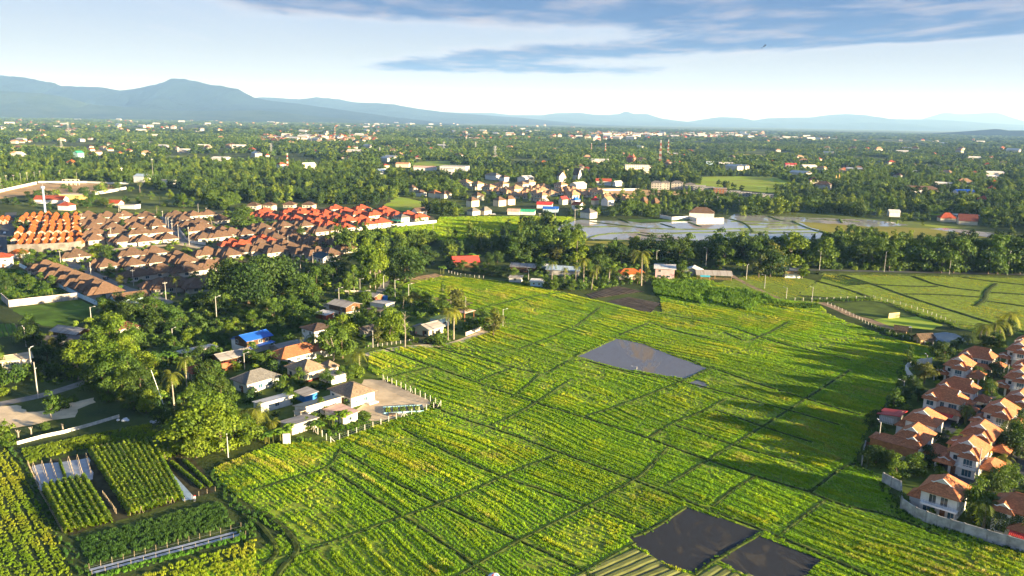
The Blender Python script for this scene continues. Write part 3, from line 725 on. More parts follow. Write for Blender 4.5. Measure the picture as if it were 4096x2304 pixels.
def home(name, label, cat, loc, rz, w, d, h, wm, rm, rtype='hip', rise=2.0, oh=.7, axis=None, wins='auto', door='S', group=None, wings=(), posts=(), upper=None, fm=None, gm=None, base=None, skirt=None):
    """a house w by d, eaves at h: wall, roof, windows with panes, door; wings = (x0,x1,y0,y1,h,rtype,rise)"""
    root = thing(name, label, cat, loc, rz, group); x0, x1, y0, y1 = -w/2, w/2, -d/2, d/2
    lo = h if upper is None else upper[0]
    b = walls([(x0, x1, y0, y1, lo)]+[(q[0], q[1], q[2], q[3], q[4]) for q in wings if q[5] != 'open'])
    ax = axis or ('x' if w >= d else 'y')
    if rtype == 'gable': gable_wall(b if upper is None else MB(), x0, x1, y0, y1, h, rise*(min(w, d)/2)/(min(w, d)/2+oh) if False else rise*.86, ax)
    if rtype == 'shed':
        if ax == 'x': b.face([(x0, y0, h), (x1, y0, h), (x1, y0, h+rise*.95)]); b.face([(x0, y1, h), (x1, y1, h+rise*.95), (x1, y1, h)]); b.face([(x1, y0, h), (x1, y1, h), (x1, y1, h+rise*.95), (x1, y0, h+rise*.95)])
        else: b.face([(x0, y0, h), (x0, y1, h), (x0, y1, h+rise*.95)]); b.face([(x1, y0, h), (x1, y1, h+rise*.95), (x1, y1, h)]); b.face([(x0, y1, h), (x1, y1, h), (x1, y1, h+rise*.95), (x0, y1, h+rise*.95)])
    obj('wall', b.mesh('wall'), wm, root)
    if upper is not None:
        u = MB(); u.box(x0-.12, x1+.12, y0-.12, y1+.12, lo+.004, h)
        if rtype == 'gable': gable_wall(u, x0-.12, x1+.12, y0-.12, y1+.12, h, rise*.86, ax)
        obj('upper_wall', u.mesh('upper_wall'), upper[1], root)
    if base is not None:
        q = MB(); q.box(x0-.05, x1+.05, y0-.05, y1+.05, -.3, .75); obj('wall_base', q.mesh('wall_base'), base, root)
    r = MB(); e = h - oh*rise/max(.5, min(w, d)/2+oh)*.0
    if rtype == 'hip': hip(r, x0, x1, y0, y1, e, rise, oh, axis)
    elif rtype == 'gable': gable(r, x0, x1, y0, y1, e, rise, oh, ax)
    elif rtype == 'shed': shed(r, x0, x1, y0, y1, e+.02, rise, oh, ax)
    elif rtype == 'flat': r.box(x0-oh, x1+oh, y0-oh, y1+oh, h, h+.22)
    obj('roof', r.mesh('roof'), rm, root)
    for q in wings:
        r = MB(); t = q[6] if len(q) > 6 else 1.2; k = q[7] if len(q) > 7 else 'hip'
        {'hip': lambda: hip(r, q[0], q[1], q[2], q[3], q[4], t, .5), 'gable': lambda: gable(r, q[0], q[1], q[2], q[3], q[4], t, .5, 'x' if q[1]-q[0] > q[3]-q[2] else 'y'),
         'shedx': lambda: shed(r, q[0], q[1], q[2], q[3], q[4], t, .3, 'x'), 'shedy': lambda: shed(r, q[0], q[1], q[2], q[3], q[4], t, .3, 'y'),
         'flat': lambda: r.box(q[0]-.3, q[1]+.3, q[2]-.3, q[3]+.3, q[4]+.003, q[4]+.16)}[k]()
        obj('side_roof', r.mesh('side_roof'), q[8] if len(q) > 8 else rm, root)
        if q[5] == 'open':
            for px in (q[0]+.1, q[1]-.1):
                for py in (q[2]+.1, q[3]-.1):
                    c = MB(); c.box(px-.1, px+.1, py-.1, py+.1, -.2, q[4]+.05); obj('post', c.mesh('post'), wm, root)
    if wins == 'auto':
        wins = []
        for lev in ([1.0] if h < 4.5 else [.9, 3.7]):
            for i in range(max(1, int(w/3.2))): wins.append((x0+w*(i+.5)/max(1, int(w/3.2)), lev, 'S'))
            for i in range(max(1, int(d/3.6))): wins.append((y0+d*(i+.5)/max(1, int(d/3.6)), lev, 'E'))
    for q in wins:
        p, z, dd = q[:3]; ww, hh = q[3:5] if len(q) > 3 else (1.3, 1.15)
        o = .03 + (.12 if upper is not None and z > lo-.2 else 0)
        add_window(root, *{'S': (p, y0-o), 'E': (x1+o, p), 'N': (p, y1+o), 'W': (x0-o, p)}[dd], z, ww, hh, dd, fm, gm)
    if door:
        add_door(root, *{'S': (x0+w*.62, y0-.03), 'E': (x1+.03, y0+d*.75), 'W': (x0-.03, 0)}[door], 0, door)
    return root

ORD = ['first', 'second', 'third', 'fourth', 'fifth', 'sixth', 'seventh', 'eighth', 'ninth', 'tenth', 'eleventh', 'twelfth', 'thirteenth', 'fourteenth', 'fifteenth', 'sixteenth', 'seventeenth', 'eighteenth', 'nineteenth', 'twentieth', 'twenty-first', 'twenty-second', 'twenty-third', 'twenty-fourth', 'twenty-fifth', 'twenty-sixth', 'twenty-seventh', 'twenty-eighth', 'twenty-ninth', 'thirtieth']
RZ = R(-43)

# ---------------------------------------------------------------- villas of the right-hand estate
def villa_common(root, b, r, g, wm):
    obj('wall', b.mesh('wall'), wm, root); ro = obj('roof', r.mesh('roof'), TERRA, root)
    for q in g: obj('gable_trim', q.mesh('gable_trim'), TRIM, ro)
def railing(root, x0, x1, y, z, n):
    b = MB(); b.box(x0, x1, y-.05, y+.05, z+.85, z+.95); b.box(x0, x1, y-.05, y+.05, z+.02, z+.1)
    for i in range(n): x = x0+(x1-x0)*(i+.5)/n; b.box(x-.06, x+.06, y-.04, y+.04, z+.1, z+.85)
    return obj('railing', b.mesh('railing'), TRIM, root)
def villa(v, label, loc, wm=None, rz=RZ):
    wm = wm or WHITE
    root = thing('villa', label, 'house', loc, rz, 'terracotta-roofed villas of the estate'); r, g, g2 = MB(), MB(), MB()
    if v == 'A':
        b = walls([(-3.5, 3.5, -5.1, 5.1, 5.85), (-.6, 3.2, -6.9, -5.1, 5.6), (-3.3, -.6, -6.2, -5.1, 3.0)])
        dutch(r, g, -3.5, 3.5, -5.1, 5.1, 5.85, 3.3); dutch(r, g2, -.6, 3.2, -6.9, -2.2, 5.6, 1.9, .6, .55)
        villa_common(root, b, r, (g, g2), wm)
        l = MB(); gl = MB(); dutch(l, gl, -6.2, -2.2, -8.0, -1.5, 2.95, 1.5, .5, .6); hip(l, 3.6, 7.6, -4.5, 4.0, 2.9, 1.5, .5)
        lo = obj('lower_roof', l.mesh('lower_roof'), TERRA, root); obj('gable_trim', gl.mesh('gable_trim'), TRIM, lo)
        for x, y in ((-6.0, -7.8), (-2.6, -7.8), (-6.0, -1.9), (7.4, -4.3), (7.4, 3.8)):
            c = MB(); c.box(x-.2, x+.2, y-.2, y+.2, -.3, 2.95); obj('column', c.mesh('column'), wm, root)
        k = MB(); k.box(-.9, 3.3, -7.9, -6.9, 2.85, 3.05); bal = obj('balcony', k.mesh('balcony'), TRIM, root)
        railing(bal, -.9, 3.3, -7.84, 3.05, 9)
        add_window(root, 1.3, -6.93, 3.15, 2.1, 2.0, 'S', None, BGLASS); add_window(root, -2.1, -5.13, 3.7, 1.0, 1.2, 'S'); add_window(root, 1.3, -6.93, .5, 2.2, 1.8, 'S', None, BGLASS)
        for y in (-3.4, -.6, 3.0): add_window(root, 3.53, y, 3.6, .8 if y > -1 else 1.1, 1.4, 'E')
        add_door(root, -2.0, -6.23, 0, 'S')
    elif v == 'B':
        b = walls([(-5.1, 5.1, -3.6, 3.6, 5.85), (-4.9, -1.2, -4.8, -3.6, 5.6)])
        dutch(r, g, -5.1, 5.1, -3.6, 3.6, 5.85, 3.2, .7, .7, 'x', .8)
        # the gable end of this roof looks to the sunny side
        dutch(r, g2, -4.9, -1.2, -4.8, -.8, 5.6, 1.8, .6, .5)
        villa_common(root, b, r, (g, g2), wm)
        l = MB(); hip(l, -1.0, 6.0, -6.4, -3.3, 2.9, 1.2, .5); hip(l, 5.2, 8.6, -1, 4.5, 2.9, 1.4, .5)
        obj('lower_roof', l.mesh('lower_roof'), TERRA, root)
        a = MB(); slab(a, [(-.8, -8.6, 2.3), (4.6, -8.6, 2.3), (4.6, -6.9, 2.75), (-.8, -6.9, 2.75)], 0, .06); obj('awning', a.mesh('awning'), C_RED, root)
        for x, y in ((-.8, -6.2), (5.8, -6.2), (8.4, -.8), (8.4, 4.3)):
            c = MB(); c.box(x-.2, x+.2, y-.2, y+.2, -.3, 2.95); obj('column', c.mesh('column'), wm, root)
        for x, y, w in ((-3.0, -4.83, 2.0), (.2, -3.63, 1.1), (3.2, -3.63, 2.3)): add_window(root, x, y, 3.6, w, 1.5, 'S', None, BGLASS)
        add_window(root, -3.0, -4.83, .7, 2.0, 1.5, 'S'); add_window(root, 2.6, -3.63, .7, 2.0, 1.5, 'S'); add_door(root, .6, -3.63, 0, 'S')
        for y in (-1.6, 1.6): add_window(root, 5.13, y, 3.6, .9, 1.3, 'E')
    else:
        b = walls([(-3.9, 3.9, -4.6, 4.6, 5.85), (-6.6, -3.9, -3.2, .8, 2.9)])
        dutch(r, g, -3.9, 3.9, -4.6, 4.6, 5.85, 3.3, .8, .6)
        villa_common(root, b, r, (g,), wm)
        l = MB(); hip(l, -6.6, -3.9, -3.2, .8, 2.9, 1.5, .55); obj('lower_roof', l.mesh('lower_roof'), TERRA, root)
        k = MB(); k.box(-3.5, 4.3, -6.0, -4.6, 2.75, 3.15); bal = obj('balcony', k.mesh('balcony'), TRIM, root)
        q = MB(); q.box(-3.5, 4.3, -5.98, -5.92, 3.95, 4.0)
        for i in range(14): x = -3.45+7.7*i/13; q.box(x-.02, x+.02, -5.97, -5.93, 3.15, 3.95)
        obj('railing', q.mesh('railing'), METAL, bal)
        for x in (-1.3, 1.2): add_window(root, x, -4.63, 3.2, 1.5, 2.1, 'S')
        add_window(root, -1.8, -4.63, .6, 2.6, 1.5, 'S', None, BGLASS); add_window(root, 2.9, -4.63, .5, 1.3, 1.6, 'S', None, BGLASS); add_door(root, 1.1, -4.63, 0, 'S')
        for y, z in ((-2.8, 3.7), (.2, 3.7), (-2.6, .8), (.5, .8)): add_window(root, 3.93, y, z, .9, 1.3, 'E')
    ac = MB(); ac.box(3.6 if v != 'B' else 5.2, 3.95 if v != 'B' else 5.55, 1.6, 2.4, 2.9, 3.5); obj('air_conditioner', ac.mesh('air_conditioner'), TRIM, root)
    return root
def vl(x, y, z=7.2): p = K('c4', x, y, z); p.z = 0; return p
for v, x, y, wm, lab in (
    ('C', 1140, 850, WHITE, 'nearest white villa with a long front balcony, low left annex and terracotta roof'),
    ('A', 1300, 600, WHITE, 'white two-storey villa with double gablets standing right behind the nearest balcony villa'),
    ('A', 1375, 495, YELLOW, 'yellow-walled villa with terracotta roof, partly hidden behind a white one'),
    ('A', 945, 515, WHITE, 'white villa with baluster balcony and brown fence nearest the rice fields, left of the driveway'),
    ('C', 1010, 410, WHITE, 'white villa with white lattice and red lean-to beside the rice field'),
    ('B', 1140, 275, WHITE, 'wide villa with three blue upper windows and red awning over its driveway'),
    ('B', 1225, 210, WHITE, 'wide villa directly behind the villa with the red awning'),
    ('A', 1235, 65, WHITE, 'villa near the curved white wall, roofs stepping up behind the round yellow-green tree'),
    ('B', 1350, 10, WHITE, 'farthest wide villa at the corner beside the pond'),
    ('A', 1500, 355, WHITE, 'villa with glazed canopy and palms, middle of the right-hand column'),
    ('A', 1625, 290, WHITE, 'villa cut by the right edge behind the glazed-canopy one'),
    ('A', 1625, 145, WHITE, 'villa at the right edge with a street lamp before its front garden'),
    ('B', 1700, 85, WHITE, 'villa roof at the right edge above the lamp-post villa'),
    ('B', 1640, 975, WHITE, 'low right-corner villa behind the grey boundary wall and palms'),
    ('A', 1625, -30, WHITE, 'small far villa at the right edge above the others, near palms'),
    ('B', 1700, -75, WHITE, 'topmost villa roof at the right edge beside the rice field')):
    villa(v, lab, vl(x, y), wm)
rt = home('garden_annex', 'low annex with red sheet roof and white lattice beside the rice field villa', 'annex', K('c4', 790, 445, 2), RZ, 5, 5, 1.9, BEIGE, C_RED, 'shed', .9, .9, 'x', wins=[], door=None)
lt = MB()
for i in range(9):
    lt.box(-2+i*.5-.04, -2+i*.5+.04, -4.95, -4.9, 0, 2.2); lt.box(-2, 2, -4.9, -4.86, .1+i*.23, .16+i*.23)
obj('lattice', lt.mesh('lattice'), TRIM, rt)
carp = home('carport', 'brown roofed carport with orange fence beside the baluster balcony villa', 'carport', K('c4', 815, 635, 2.5), RZ, 12, 5, 2.5, mat('orange_fence', (.42, .17, .06)), TERRA, 'hip', 1.2, .4, wins=[], door=None)
# ---------------------------------------------------------------- houses of the village in the middle
def at(sh, x, y, z=3.0): p = K(sh, x, y, z); p.z = 0; return p
V3 = lambda x, y: Vector((x, y, 0))
h = home('bungalow', 'white bungalow with grey-brown hip roof at the corner of the rice fields, sandy yard', 'house', V3(-51.3, 243.1), R(-42), 11.2, 9.2, 3.5, WHITE, TANT, 'hip', 2.6, .75, 'x', wins=[(-4, 1.0, 'S', 1.4, 1.4), (3.6, 1.0, 'S', 2.6, 1.4), (-2.5, 1.2, 'E', .8, .6), (1.0, 1.0, 'E', 1.3, 1.2)], door='S', gm=BGLASS)
b = MB(); b.box(5.6, 8.0, .8, 4.4, -.3, .45); obj('porch', b.mesh('porch'), WHITE, h)
b = MB(); b.tube((-4.2, -1.5, 4.5), (-4.2, -1.5, 7.6), .12, .12, 6); b.lathe([(.01, 7.9), (.35, 7.7), (.35, 7.6), (.1, 7.55)], 8, (-4.2, -1.5)); obj('vent_pipe', b.mesh('vent_pipe'), TRIM, h)
h = home('bungalow', 'cream bungalow with hip roof and dark red wall base behind the white corner bungalow', 'house', V3(-71.9, 265.9), R(-43), 10.6, 9.4, 3.6, CREAM, TANT, 'hip', 2.8, .8, 'x', wins=[(-2, 1.1, 'E', 1.3, 1.2), (2.6, 1.1, 'E', 1.2, .9), (-3, 1.0, 'S', 1.3, 1.2)], base=mat('red_base', (.22, .05, .035)), wings=((1.0, 6.0, 4.7, 9.0, 3.4, 'w', 2.0),), fm=mat('dark_frame', (.06, .05, .05)))
home('patio_roof', 'grey sheet patio roof on posts joined to the cream bungalow', 'shelter', at('c2', 490, 150, 2.6), R(-43), 7.5, 6, 2.5, WHITE, C_GREY, 'shed', .5, .4, 'x', wins=[], door=None)
home('bungalow', 'white bungalow with speckled grey tile hip roof above the vegetable plots', 'house', at('c2', 0, 165, 4), R(-38), 8.0, 12.2, 3.6, WHITE, GREYT, 'hip', 2.7, .8, 'y', wins=[(-4, 1, 'E', 1.1, 1.3), (-1.2, 1, 'E', 1.6, 1.3), (2.5, 1, 'E', 1.6, 1.3), (0, 1, 'S')], gm=BGLASS)
home('cottage', 'white cottage with long tan corrugated roof in front of the corner bungalow', 'house', at('c2', 398, 330, 3.6), R(-43), 6.4, 12.5, 3.0, WHITE, C_TAN, 'shed', 1.6, .6, 'x', wins=[(-2.2, 1.0, 'E', 1.4, 1.2), (1.5, 1.0, 'E', 1.0, 1.0)], door='E', wings=((-.5, 3.2, -8.2, -6.3, 2.6, 'open', .8, 'shedx'),))
home('outhouse', 'low white outhouse with faded pink roof beside banana plants', 'house', at('c2', 545, 390, 2.6), R(-43), 9.5, 5.2, 2.6, WHITE, C_PINK, 'shed', .5, .5, 'y', wins=[(0, 1.0, 'E', 1.0, 1.0)], door=None)
home('shed', 'open shed with weathered grey corrugated roof among banana plants', 'shed', at('c2', 275, 450, 2.6), R(-43), 6, 8.5, 2.5, BEIGE, C_GREY, 'shed', .7, .5, 'x', wins=[], door=None)
home('outhouse', 'long low house with pale grey roof left of the tan-roofed cottage', 'house', at('c2', 110, 315, 2.6), R(-43), 4.5, 11, 2.6, WHITE, C_WHITE, 'shed', .6, .4, 'x', wins=[(0, 1, 'E')], door=None)
home('lean_to', 'small grey lean-to over a blue tarp behind the tan-roofed cottage', 'shed', at('c2', 320, 270, 2.4), R(-43), 6, 4.5, 2.4, mat('blue_tarp', (.03, .22, .62), .5), C_GREY, 'shed', .5, .4, 'y', wins=[], door=None)
h = home('wooden_house', 'two-storey wooden house with bright blue sheet roofs in the village', 'house', V3(-101, 297), R(-38), 7.6, 10.5, 5.6, WHITE, C_BLUE, 'gable', 1.6, .9, 'y', upper=(2.7, WOOD), wings=((-7.2, -3.9, -5, 1, 4.2, 'w', .8, 'shedx'), (3.95, 6.6, -5, 5, 2.9, 'open', .7, 'shedy')), wins=[(-2.6, 3.6, 'S'), (-3.2, 3.6, 'E', 1.6, 1.3), (.6, 3.6, 'E', 1.6, 1.3), (3.6, 3.6, 'E', 1.2, 1.3)])
home('shed', 'long open shed with pale flat concrete roof below the blue-roofed house', 'shed', at('b1', 1970, 1100, 3), R(-43), 6, 14, 3.0, GREYW, mat('pale_roof', (.55, .50, .44), .9), 'shed', .5, .4, 'x', wins=[], door=None)
home('wooden_house', 'dark wooden house with weathered grey gable roof below the blue-roofed house', 'house', at('b1', 2330, 1140, 3.6), R(-43), 7.5, 12, 3.2, WOOD, C_GREY, 'gable', 1.4, .8, 'y', wins=[(-3, 1, 'E'), (1, 1, 'E')], door='S')
home('shed', 'tiny lean-to with rusty red roof beside the dark wooden house', 'shed', at('b1', 2270, 1240, 2), R(-43), 4, 5, 2.2, BRICK, RED, 'shed', .8, .4, 'x', wins=[], door=None)
home('cottage', 'small cottage with faded red tile roof behind the coconut palms', 'house', at('b1', 2010, 1285, 3.4), R(-43), 7, 8, 3.0, CREAM, RED, 'hip', 2.0, .6, wins=[(0, 1, 'E')])
home('bungalow', 'long white bungalow with orange hip roof in the village', 'house', V3(-81.4, 286), R(-40), 9, 18, 3.0, WHITE, TERRA, 'hip', 2.7, .8, 'y', wins=[(-6, 1, 'E'), (-2, 1, 'E'), (2, 1, 'E'), (-2, 1, 'S')], wings=((-2, 5.6, 9.0, 13, 2.7, 'w', 1.6),))
home('town_house', 'white two-storey house with dark brown skirt roof and pale blue awning', 'house', at('b2', 620, 890, 5), R(-40), 8.5, 9.5, 5.6, WHITE, DKBROWN, 'hip', 1.9, .7, 'x', wins=[(-2.5, 3.8, 'S', .9, 1.1), (1.5, 3.6, 'S', 1.0, 1.3), (-2, 3.7, 'E'), (2, 3.7, 'E')], wings=((4.4, 7.2, -5, 2, 2.8, 'open', .6, 'shedy', C_LBLUE),))
home('shed', 'long grey-roofed shed behind the orange-roofed bungalow', 'shed', at('b2', 330, 1050, 3), R(-40), 8, 12, 2.8, GREYW, C_GREY, 'gable', 1.3, .6, 'y', wins=[], door=None)
home('wooden_house', 'old two-storey wooden house with grey sheet roof in the middle of the village', 'house', at('b2', 890, 640, 5), R(-35), 11, 8.5, 5.0, BEIGE, C_GREY, 'gable', 1.4, 1.0, 'x', upper=(2.4, WOOD), wins=[(2.5, 3.2, 'S', 1.0, 1.1), (0, 3.2, 'E')], wings=((-11, -5.7, -3, 4.5, 3.2, 'w', 1.2, 'gable', C_WHITE),))
home('shed', 'small red shed with rusty white roof beside the old wooden house', 'shed', at('b2', 690, 735, 2.4), R(-35), 7, 4.5, 2.4, mat('red_boards', (.36, .09, .05)), C_WHITE, 'shed', .6, .5, 'y', wins=[(2, .9, 'E', .8, .8)], door='S')
home('shed', 'open shed with pale rusty flat roof beside a blue tarp', 'shed', at('b2', 1270, 625, 2.8), R(-35), 10.5, 6, 2.7, WHITE, mat('pale_roof', (.55, .50, .44)), 'shed', .5, .4, 'x', wins=[], door=None)
home('brick_house', 'small raw brick house with grey roof beside the blue tarp', 'house', at('b2', 1185, 550, 4), R(-35), 6.5, 5.5, 3.8, BRICK, C_GREY, 'gable', 1.1, .6, 'x', wins=[(1, 1.6, 'S')])
home('tarp_shelter', 'blue tarp shelter between the brick house and the pale flat roof', 'shelter', at('b2', 1275, 580, 1.6), R(-35), 4, 3, 2.2, mat('blue_tarp', (.03, .22, .62)), mat('blue_tarp', (.03, .22, .62)), 'shed', .4, .2, 'x', wins=[], door=None)
home('shelter', 'dark sheet-roofed open shelter on posts amid the village garden', 'shelter', at('b2', 1225, 690, 2.8), R(-35), .4, .4, 2.4, GREYW, C_DARK, 'shed', .01, .1, 'x', wins=[], door=None, wings=((-4, 4, -2.6, 2.6, 2.6, 'open', .7, 'gable', C_DARK),))
home('cottage', 'cream cottage with grey gable roof and porch beside the tall bare tree', 'house', at('b2', 1745, 860, 3.4), R(-38), 8, 9, 3.0, CREAM, C_GREY, 'gable', 1.8, .7, 'y', wins=[(2, 1, 'S', 1.4, 1.2), (-2, 1, 'E', 1.0, 1.1), (1.8, 1, 'E', 1.0, 1.1)], wings=((-6.5, -4.1, -4.2, 0, 2.4, 'open', .9, 'gable'),), fm=mat('dark_frame', (.06, .05, .05)))
home('cottage', 'pale blue cottage with yellow-green roof behind the coconut palms', 'house', at('b2', 1850, 780, 3.6), R(-38), 6, 6, 3.4, LBLUE, mat('yellow_green_roof', (.42, .48, .12)), 'shed', .9, .6, 'x', wins=[(0, 1.2, 'S', 2, 1), (0, 1.2, 'E', 2, 1)], door=None)
home('pavilion', 'tall open pavilion with pale roof at the field edge of the village', 'pavilion', at('b2', 2095, 705, 4.5), R(-38), .5, .5, 4, BRICK, C_PINK, 'shed', .01, .1, 'x', wins=[], door=None, wings=((-3.2, 3.2, -3.2, 3.2, 4.3, 'open', 1.0, 'hip', C_PINK),))
home('shed', 'low grey shed with white ridge hidden among trees behind the orange roof', 'shed', at('b2', 1100, 890, 2.6), R(-38), 6.5, 7, 2.6, GREYW, C_DARK, 'gable', 1.2, .5, 'y', wins=[], door=None)
home('wooden_house', 'old beige house with stained sheet roof at the left edge beside the pole', 'house', at('b1', 150, 1180, 4.2), R(-50), 7, 9, 4.2, BEIGE, C_TAN, 'gable', 1.2, .7, 'y', wins=[(-1, 2.4, 'E', 1.4, 1.1), (0, 2.2, 'S', 1.8, 1.2)], door=None)
home('wooden_house', 'wooden house with weathered brown-grey gable roof below the walled lawn', 'house', at('b1', 715, 895, 3.6), R(-20), 13, 7, 3.0, WOOD, C_GREY, 'gable', 1.6, .9, 'x', wins=[(2, 1, 'S'), (-2, 1, 'S')], door='S')
home('shed', 'long low grey roof under trees below the weathered wooden house', 'shed', at('b1', 640, 980, 2.4), R(8), 16, 4, 2.2, GREYW, C_DARK, 'shed', .5, .4, 'y', wins=[], door=None)
home('cottage', 'cottage with maroon roof almost hidden under trees', 'house', at('b1', 1250, 850, 3.4), R(-40), 9, 8, 3, CREAM, mat('maroon_roof', (.17, .05, .035)), 'hip', 2.0, .6)
home('town_house', 'white two-storey house with red roof at the left edge of the brown estate', 'house', at('b1', 20, 165, 6), R(20), 9, 9, 6.0, WHITE, RED, 'hip', 2.4, .8)
home('cottage', 'small house with bright orange roof in front of the grey townhouse wall', 'house', at('b1', 190, 110, 4.2), R(16), 10, 7, 3.2, WHITE, ORANGE, 'hip', 2.2, .7)
# hamlet on the far side of the rice fields
home('town_house', 'pink two-storey house with pale shed roof beyond the rice fields', 'house', at('b3', 1540, 280, 6), R(-10), 11, 8, 6.2, PINK, C_WHITE, 'shed', 1.2, 1.0, 'y', wins=[(-3, 4.2, 'S', 1.4, 1.2), (-3, 1.0, 'S', 2.2, 1.4), (2, 1.0, 'S', 2.0, 1.2)], door=None)
home('shed', 'white steep shed roof between the pink house and the grey barn', 'shed', at('b3', 1825, 285, 4), R(-20), 10, 9, 3.0, GREYW, C_WHITE, 'gable', 2.2, .6, 'y', wins=[], door=None)
barn = home('barn', 'long grey-roofed cattle barn with wooden rails beyond the tall grass', 'barn', at('b3', 2045, 330, 3.6), R(-6), .4, .4, 3, LWOOD, C_DARK, 'shed', .01, .1, 'x', wins=[], door=None, wings=((-11, 9, -4.5, 4.5, 3.0, 'open', 2.0, 'gable', C_GREY), (-9, -4, -7, -4.6, 2.4, 'open', .6, 'shedy', mat('turquoise_tarp', (.05, .45, .55)))))
for i in range(3):
    b = MB(); b.box(-10.9, 8.9, -4.6, -4.5, .5+i*.5, .62+i*.5); obj('rail', b.mesh('rail'), LWOOD, barn)
home('bungalow', 'bungalow with bright orange winged roof behind the ploughed beds', 'house', at('b3', 1180, 310, 4.4), R(8), 14, 8, 3.2, CREAM, ORANGE, 'hip', 2.6, .8, wings=((3.4, 9.4, -4, 3, 3.0, 'w', 2.6),))
home('shed', 'large pale blue-grey sheet roof over a shed among coconut palms', 'shed', at('b3', 520, 280, 4), R(-12), 19, 9, 3.4, GREYW, C_LBLUE, 'gable', 1.8, .7, 'x', wins=[], door=None)
home('shed', 'light grey sheet-roofed house left of the large pale blue shed', 'shed', at('b3', 370, 260, 3.6), R(-12), 9, 8, 3.2, GREYW, C_WHITE, 'gable', 1.5, .6, 'x', wins=[], door=None)
home('shed', 'brown-grey long roof at the left of the far hamlet', 'shed', at('b3', 120, 255, 3.6), R(-12), 15, 8, 3.2, WOOD, C_GREY, 'gable', 1.8, .6, 'x', wins=[], door=None)
home('cottage', 'tiny pale blue cottage with white roof at the field edge of the hamlet', 'house', at('b3', 255, 405, 3), R(-12), 7, 5, 2.7, LBLUE, C_WHITE, 'shed', .7, .5, 'y', wins=[(-1.5, 1, 'S', .9, .9), (1.5, 1, 'S', .9, .9)], door=None)
home('cottage', 'small white cottage behind the wire fence left of the pale blue cottage', 'house', at('b3', 40, 370, 2.6), R(-12), 7, 5, 2.5, WHITE, C_GREY, 'shed', .6, .5, 'y', wins=[(0, 1, 'S')], door=None)
home('farmhouse', 'house with bright red gable roof in the trees beyond the rice fields', 'house', at('b2', 2105, 190, 4.6), R(14), 15, 9, 3.4, WOOD, mat('bright_red_roof', (.62, .07, .05), .6, .06, .4), 'gable', 3.0, 1.0, 'x', wins=[], door=None)
home('stilt_house', 'stilted wooden farmhouse with grey roof beside the striped seedling bed', 'house', at('b4', 240, 300, 4.5), R(-5), 9, 6, 4.6, WHITE, C_GREY, 'gable', 1.2, .8, 'x', upper=(2.3, LWOOD), wins=[(1.5, 3.0, 'S', 1.6, .8)], door=None)
# ---------------------------------------------------------------- estates: rows of like houses
def proto_house(kind_, name, rm, wm, group):
    root = thing(name, '', 'house', (0, -9000, 0), 0, group)
    if kind_ == 0:
        b = walls([(-4.2, 4.2, -5.0, 5.0, 2.5), (-.2, 3.9, -7.4, -5.0, 2.4)]); r = MB(); hip(r, -4.2, 4.2, -5, 5, 2.4, 3.1, 1.05); hip(r, -.2, 3.9, -7.4, -1.6, 2.3, 2.1, .9)
        hip(r, -7.2, -4.2, -3, 3.2, 2.2, 1.2, .4); ws = [(-2.4, -5.03, 1, 'S'), (1.9, -7.43, 1, 'S'), (4.23, -2, 1, 'E'), (4.23, 2.4, 1, 'E')]; dp = (-1.0, -5.03)
    elif kind_ == 1:
        b = walls([(-5.2, 5.2, -4.2, 4.2, 2.5), (-4.8, -.6, -6.2, -4.2, 2.4)]); r = MB(); hip(r, -5.2, 5.2, -4.2, 4.2, 2.4, 3.0, 1.05); hip(r, -4.8, -.6, -6.2, -1.0, 2.3, 2.2, .9)
        hip(r, 1.2, 4.8, -5.6, -1.0, 2.25, 1.5, .4); ws = [(-2.7, -6.23, 1, 'S'), (5.23, -1.6, 1, 'E'), (5.23, 1.8, 1, 'E'), (3, -4.23, 1, 'S')]; dp = (.6, -4.23)
    elif kind_ == 2:                                                   # two storeys
        b = walls([(-4.6, 4.6, -4.0, 4.0, 5.6), (-1.8, 3.2, -5.6, -4.0, 2.7)]); r = MB(); hip(r, -4.6, 4.6, -4, 4, 5.6, 2.4, .8); hip(r, -1.8, 3.2, -5.6, -4.05, 2.7, .6, .4)
        ws = [(-3, -4.03, 3.7, 'S'), (0, -4.03, 3.7, 'S'), (3, -4.03, 3.7, 'S'), (-3.4, -4.03, .9, 'S'), (4.63, -1.6, 3.7, 'E'), (4.63, 1.6, 3.7, 'E'), (4.63, 0, .9, 'E')]; dp = (1.0, -5.63)
    obj('wall', b.mesh('wall'), wm, root); obj('roof', r.mesh('roof'), rm, root)
    for x, y, z, d in ws: add_window(root, x, y, z if z > 2 else .75, 1.4, 1.15, d)
    add_door(root, dp[0], dp[1], 0, 'S', .95, 1.95)
    return root
USED = set()
def place(pr, sh, pts, z, rz, lab, group, s=1.0, jit=.06):
    for i, q in enumerate(sorted(pts)):
        p = at(sh, q[0], q[1], z); l = lab(i, len(pts)); a = rz + rng.uniform(-jit, jit)
        s_ = (s*rng.uniform(.94, 1.06), s*rng.uniform(.94, 1.08), s*rng.uniform(.95, 1.08))
        src = pr[(i+len(l)) % len(pr)]
        if src.name not in USED: USED.add(src.name); src.location = p; src.rotation_euler = (0, 0, a); src['label'] = l; src['group'] = group; src.scale = s_
        else: dup(src, p, a, l, group, s_)
GB, GR, GO, GP = 'brown-roofed bungalows of the estate', 'red-roofed houses of the estate', 'orange-roofed townhouses', 'peach-roofed houses of the far estate'
brown = [proto_house(k, 'bungalow', BROWN, BEIGE, GB) for k in (0, 1)]
def rowlab(what, row): return lambda i, n: f'{what}, {ORD[i]} from the left in {row}'
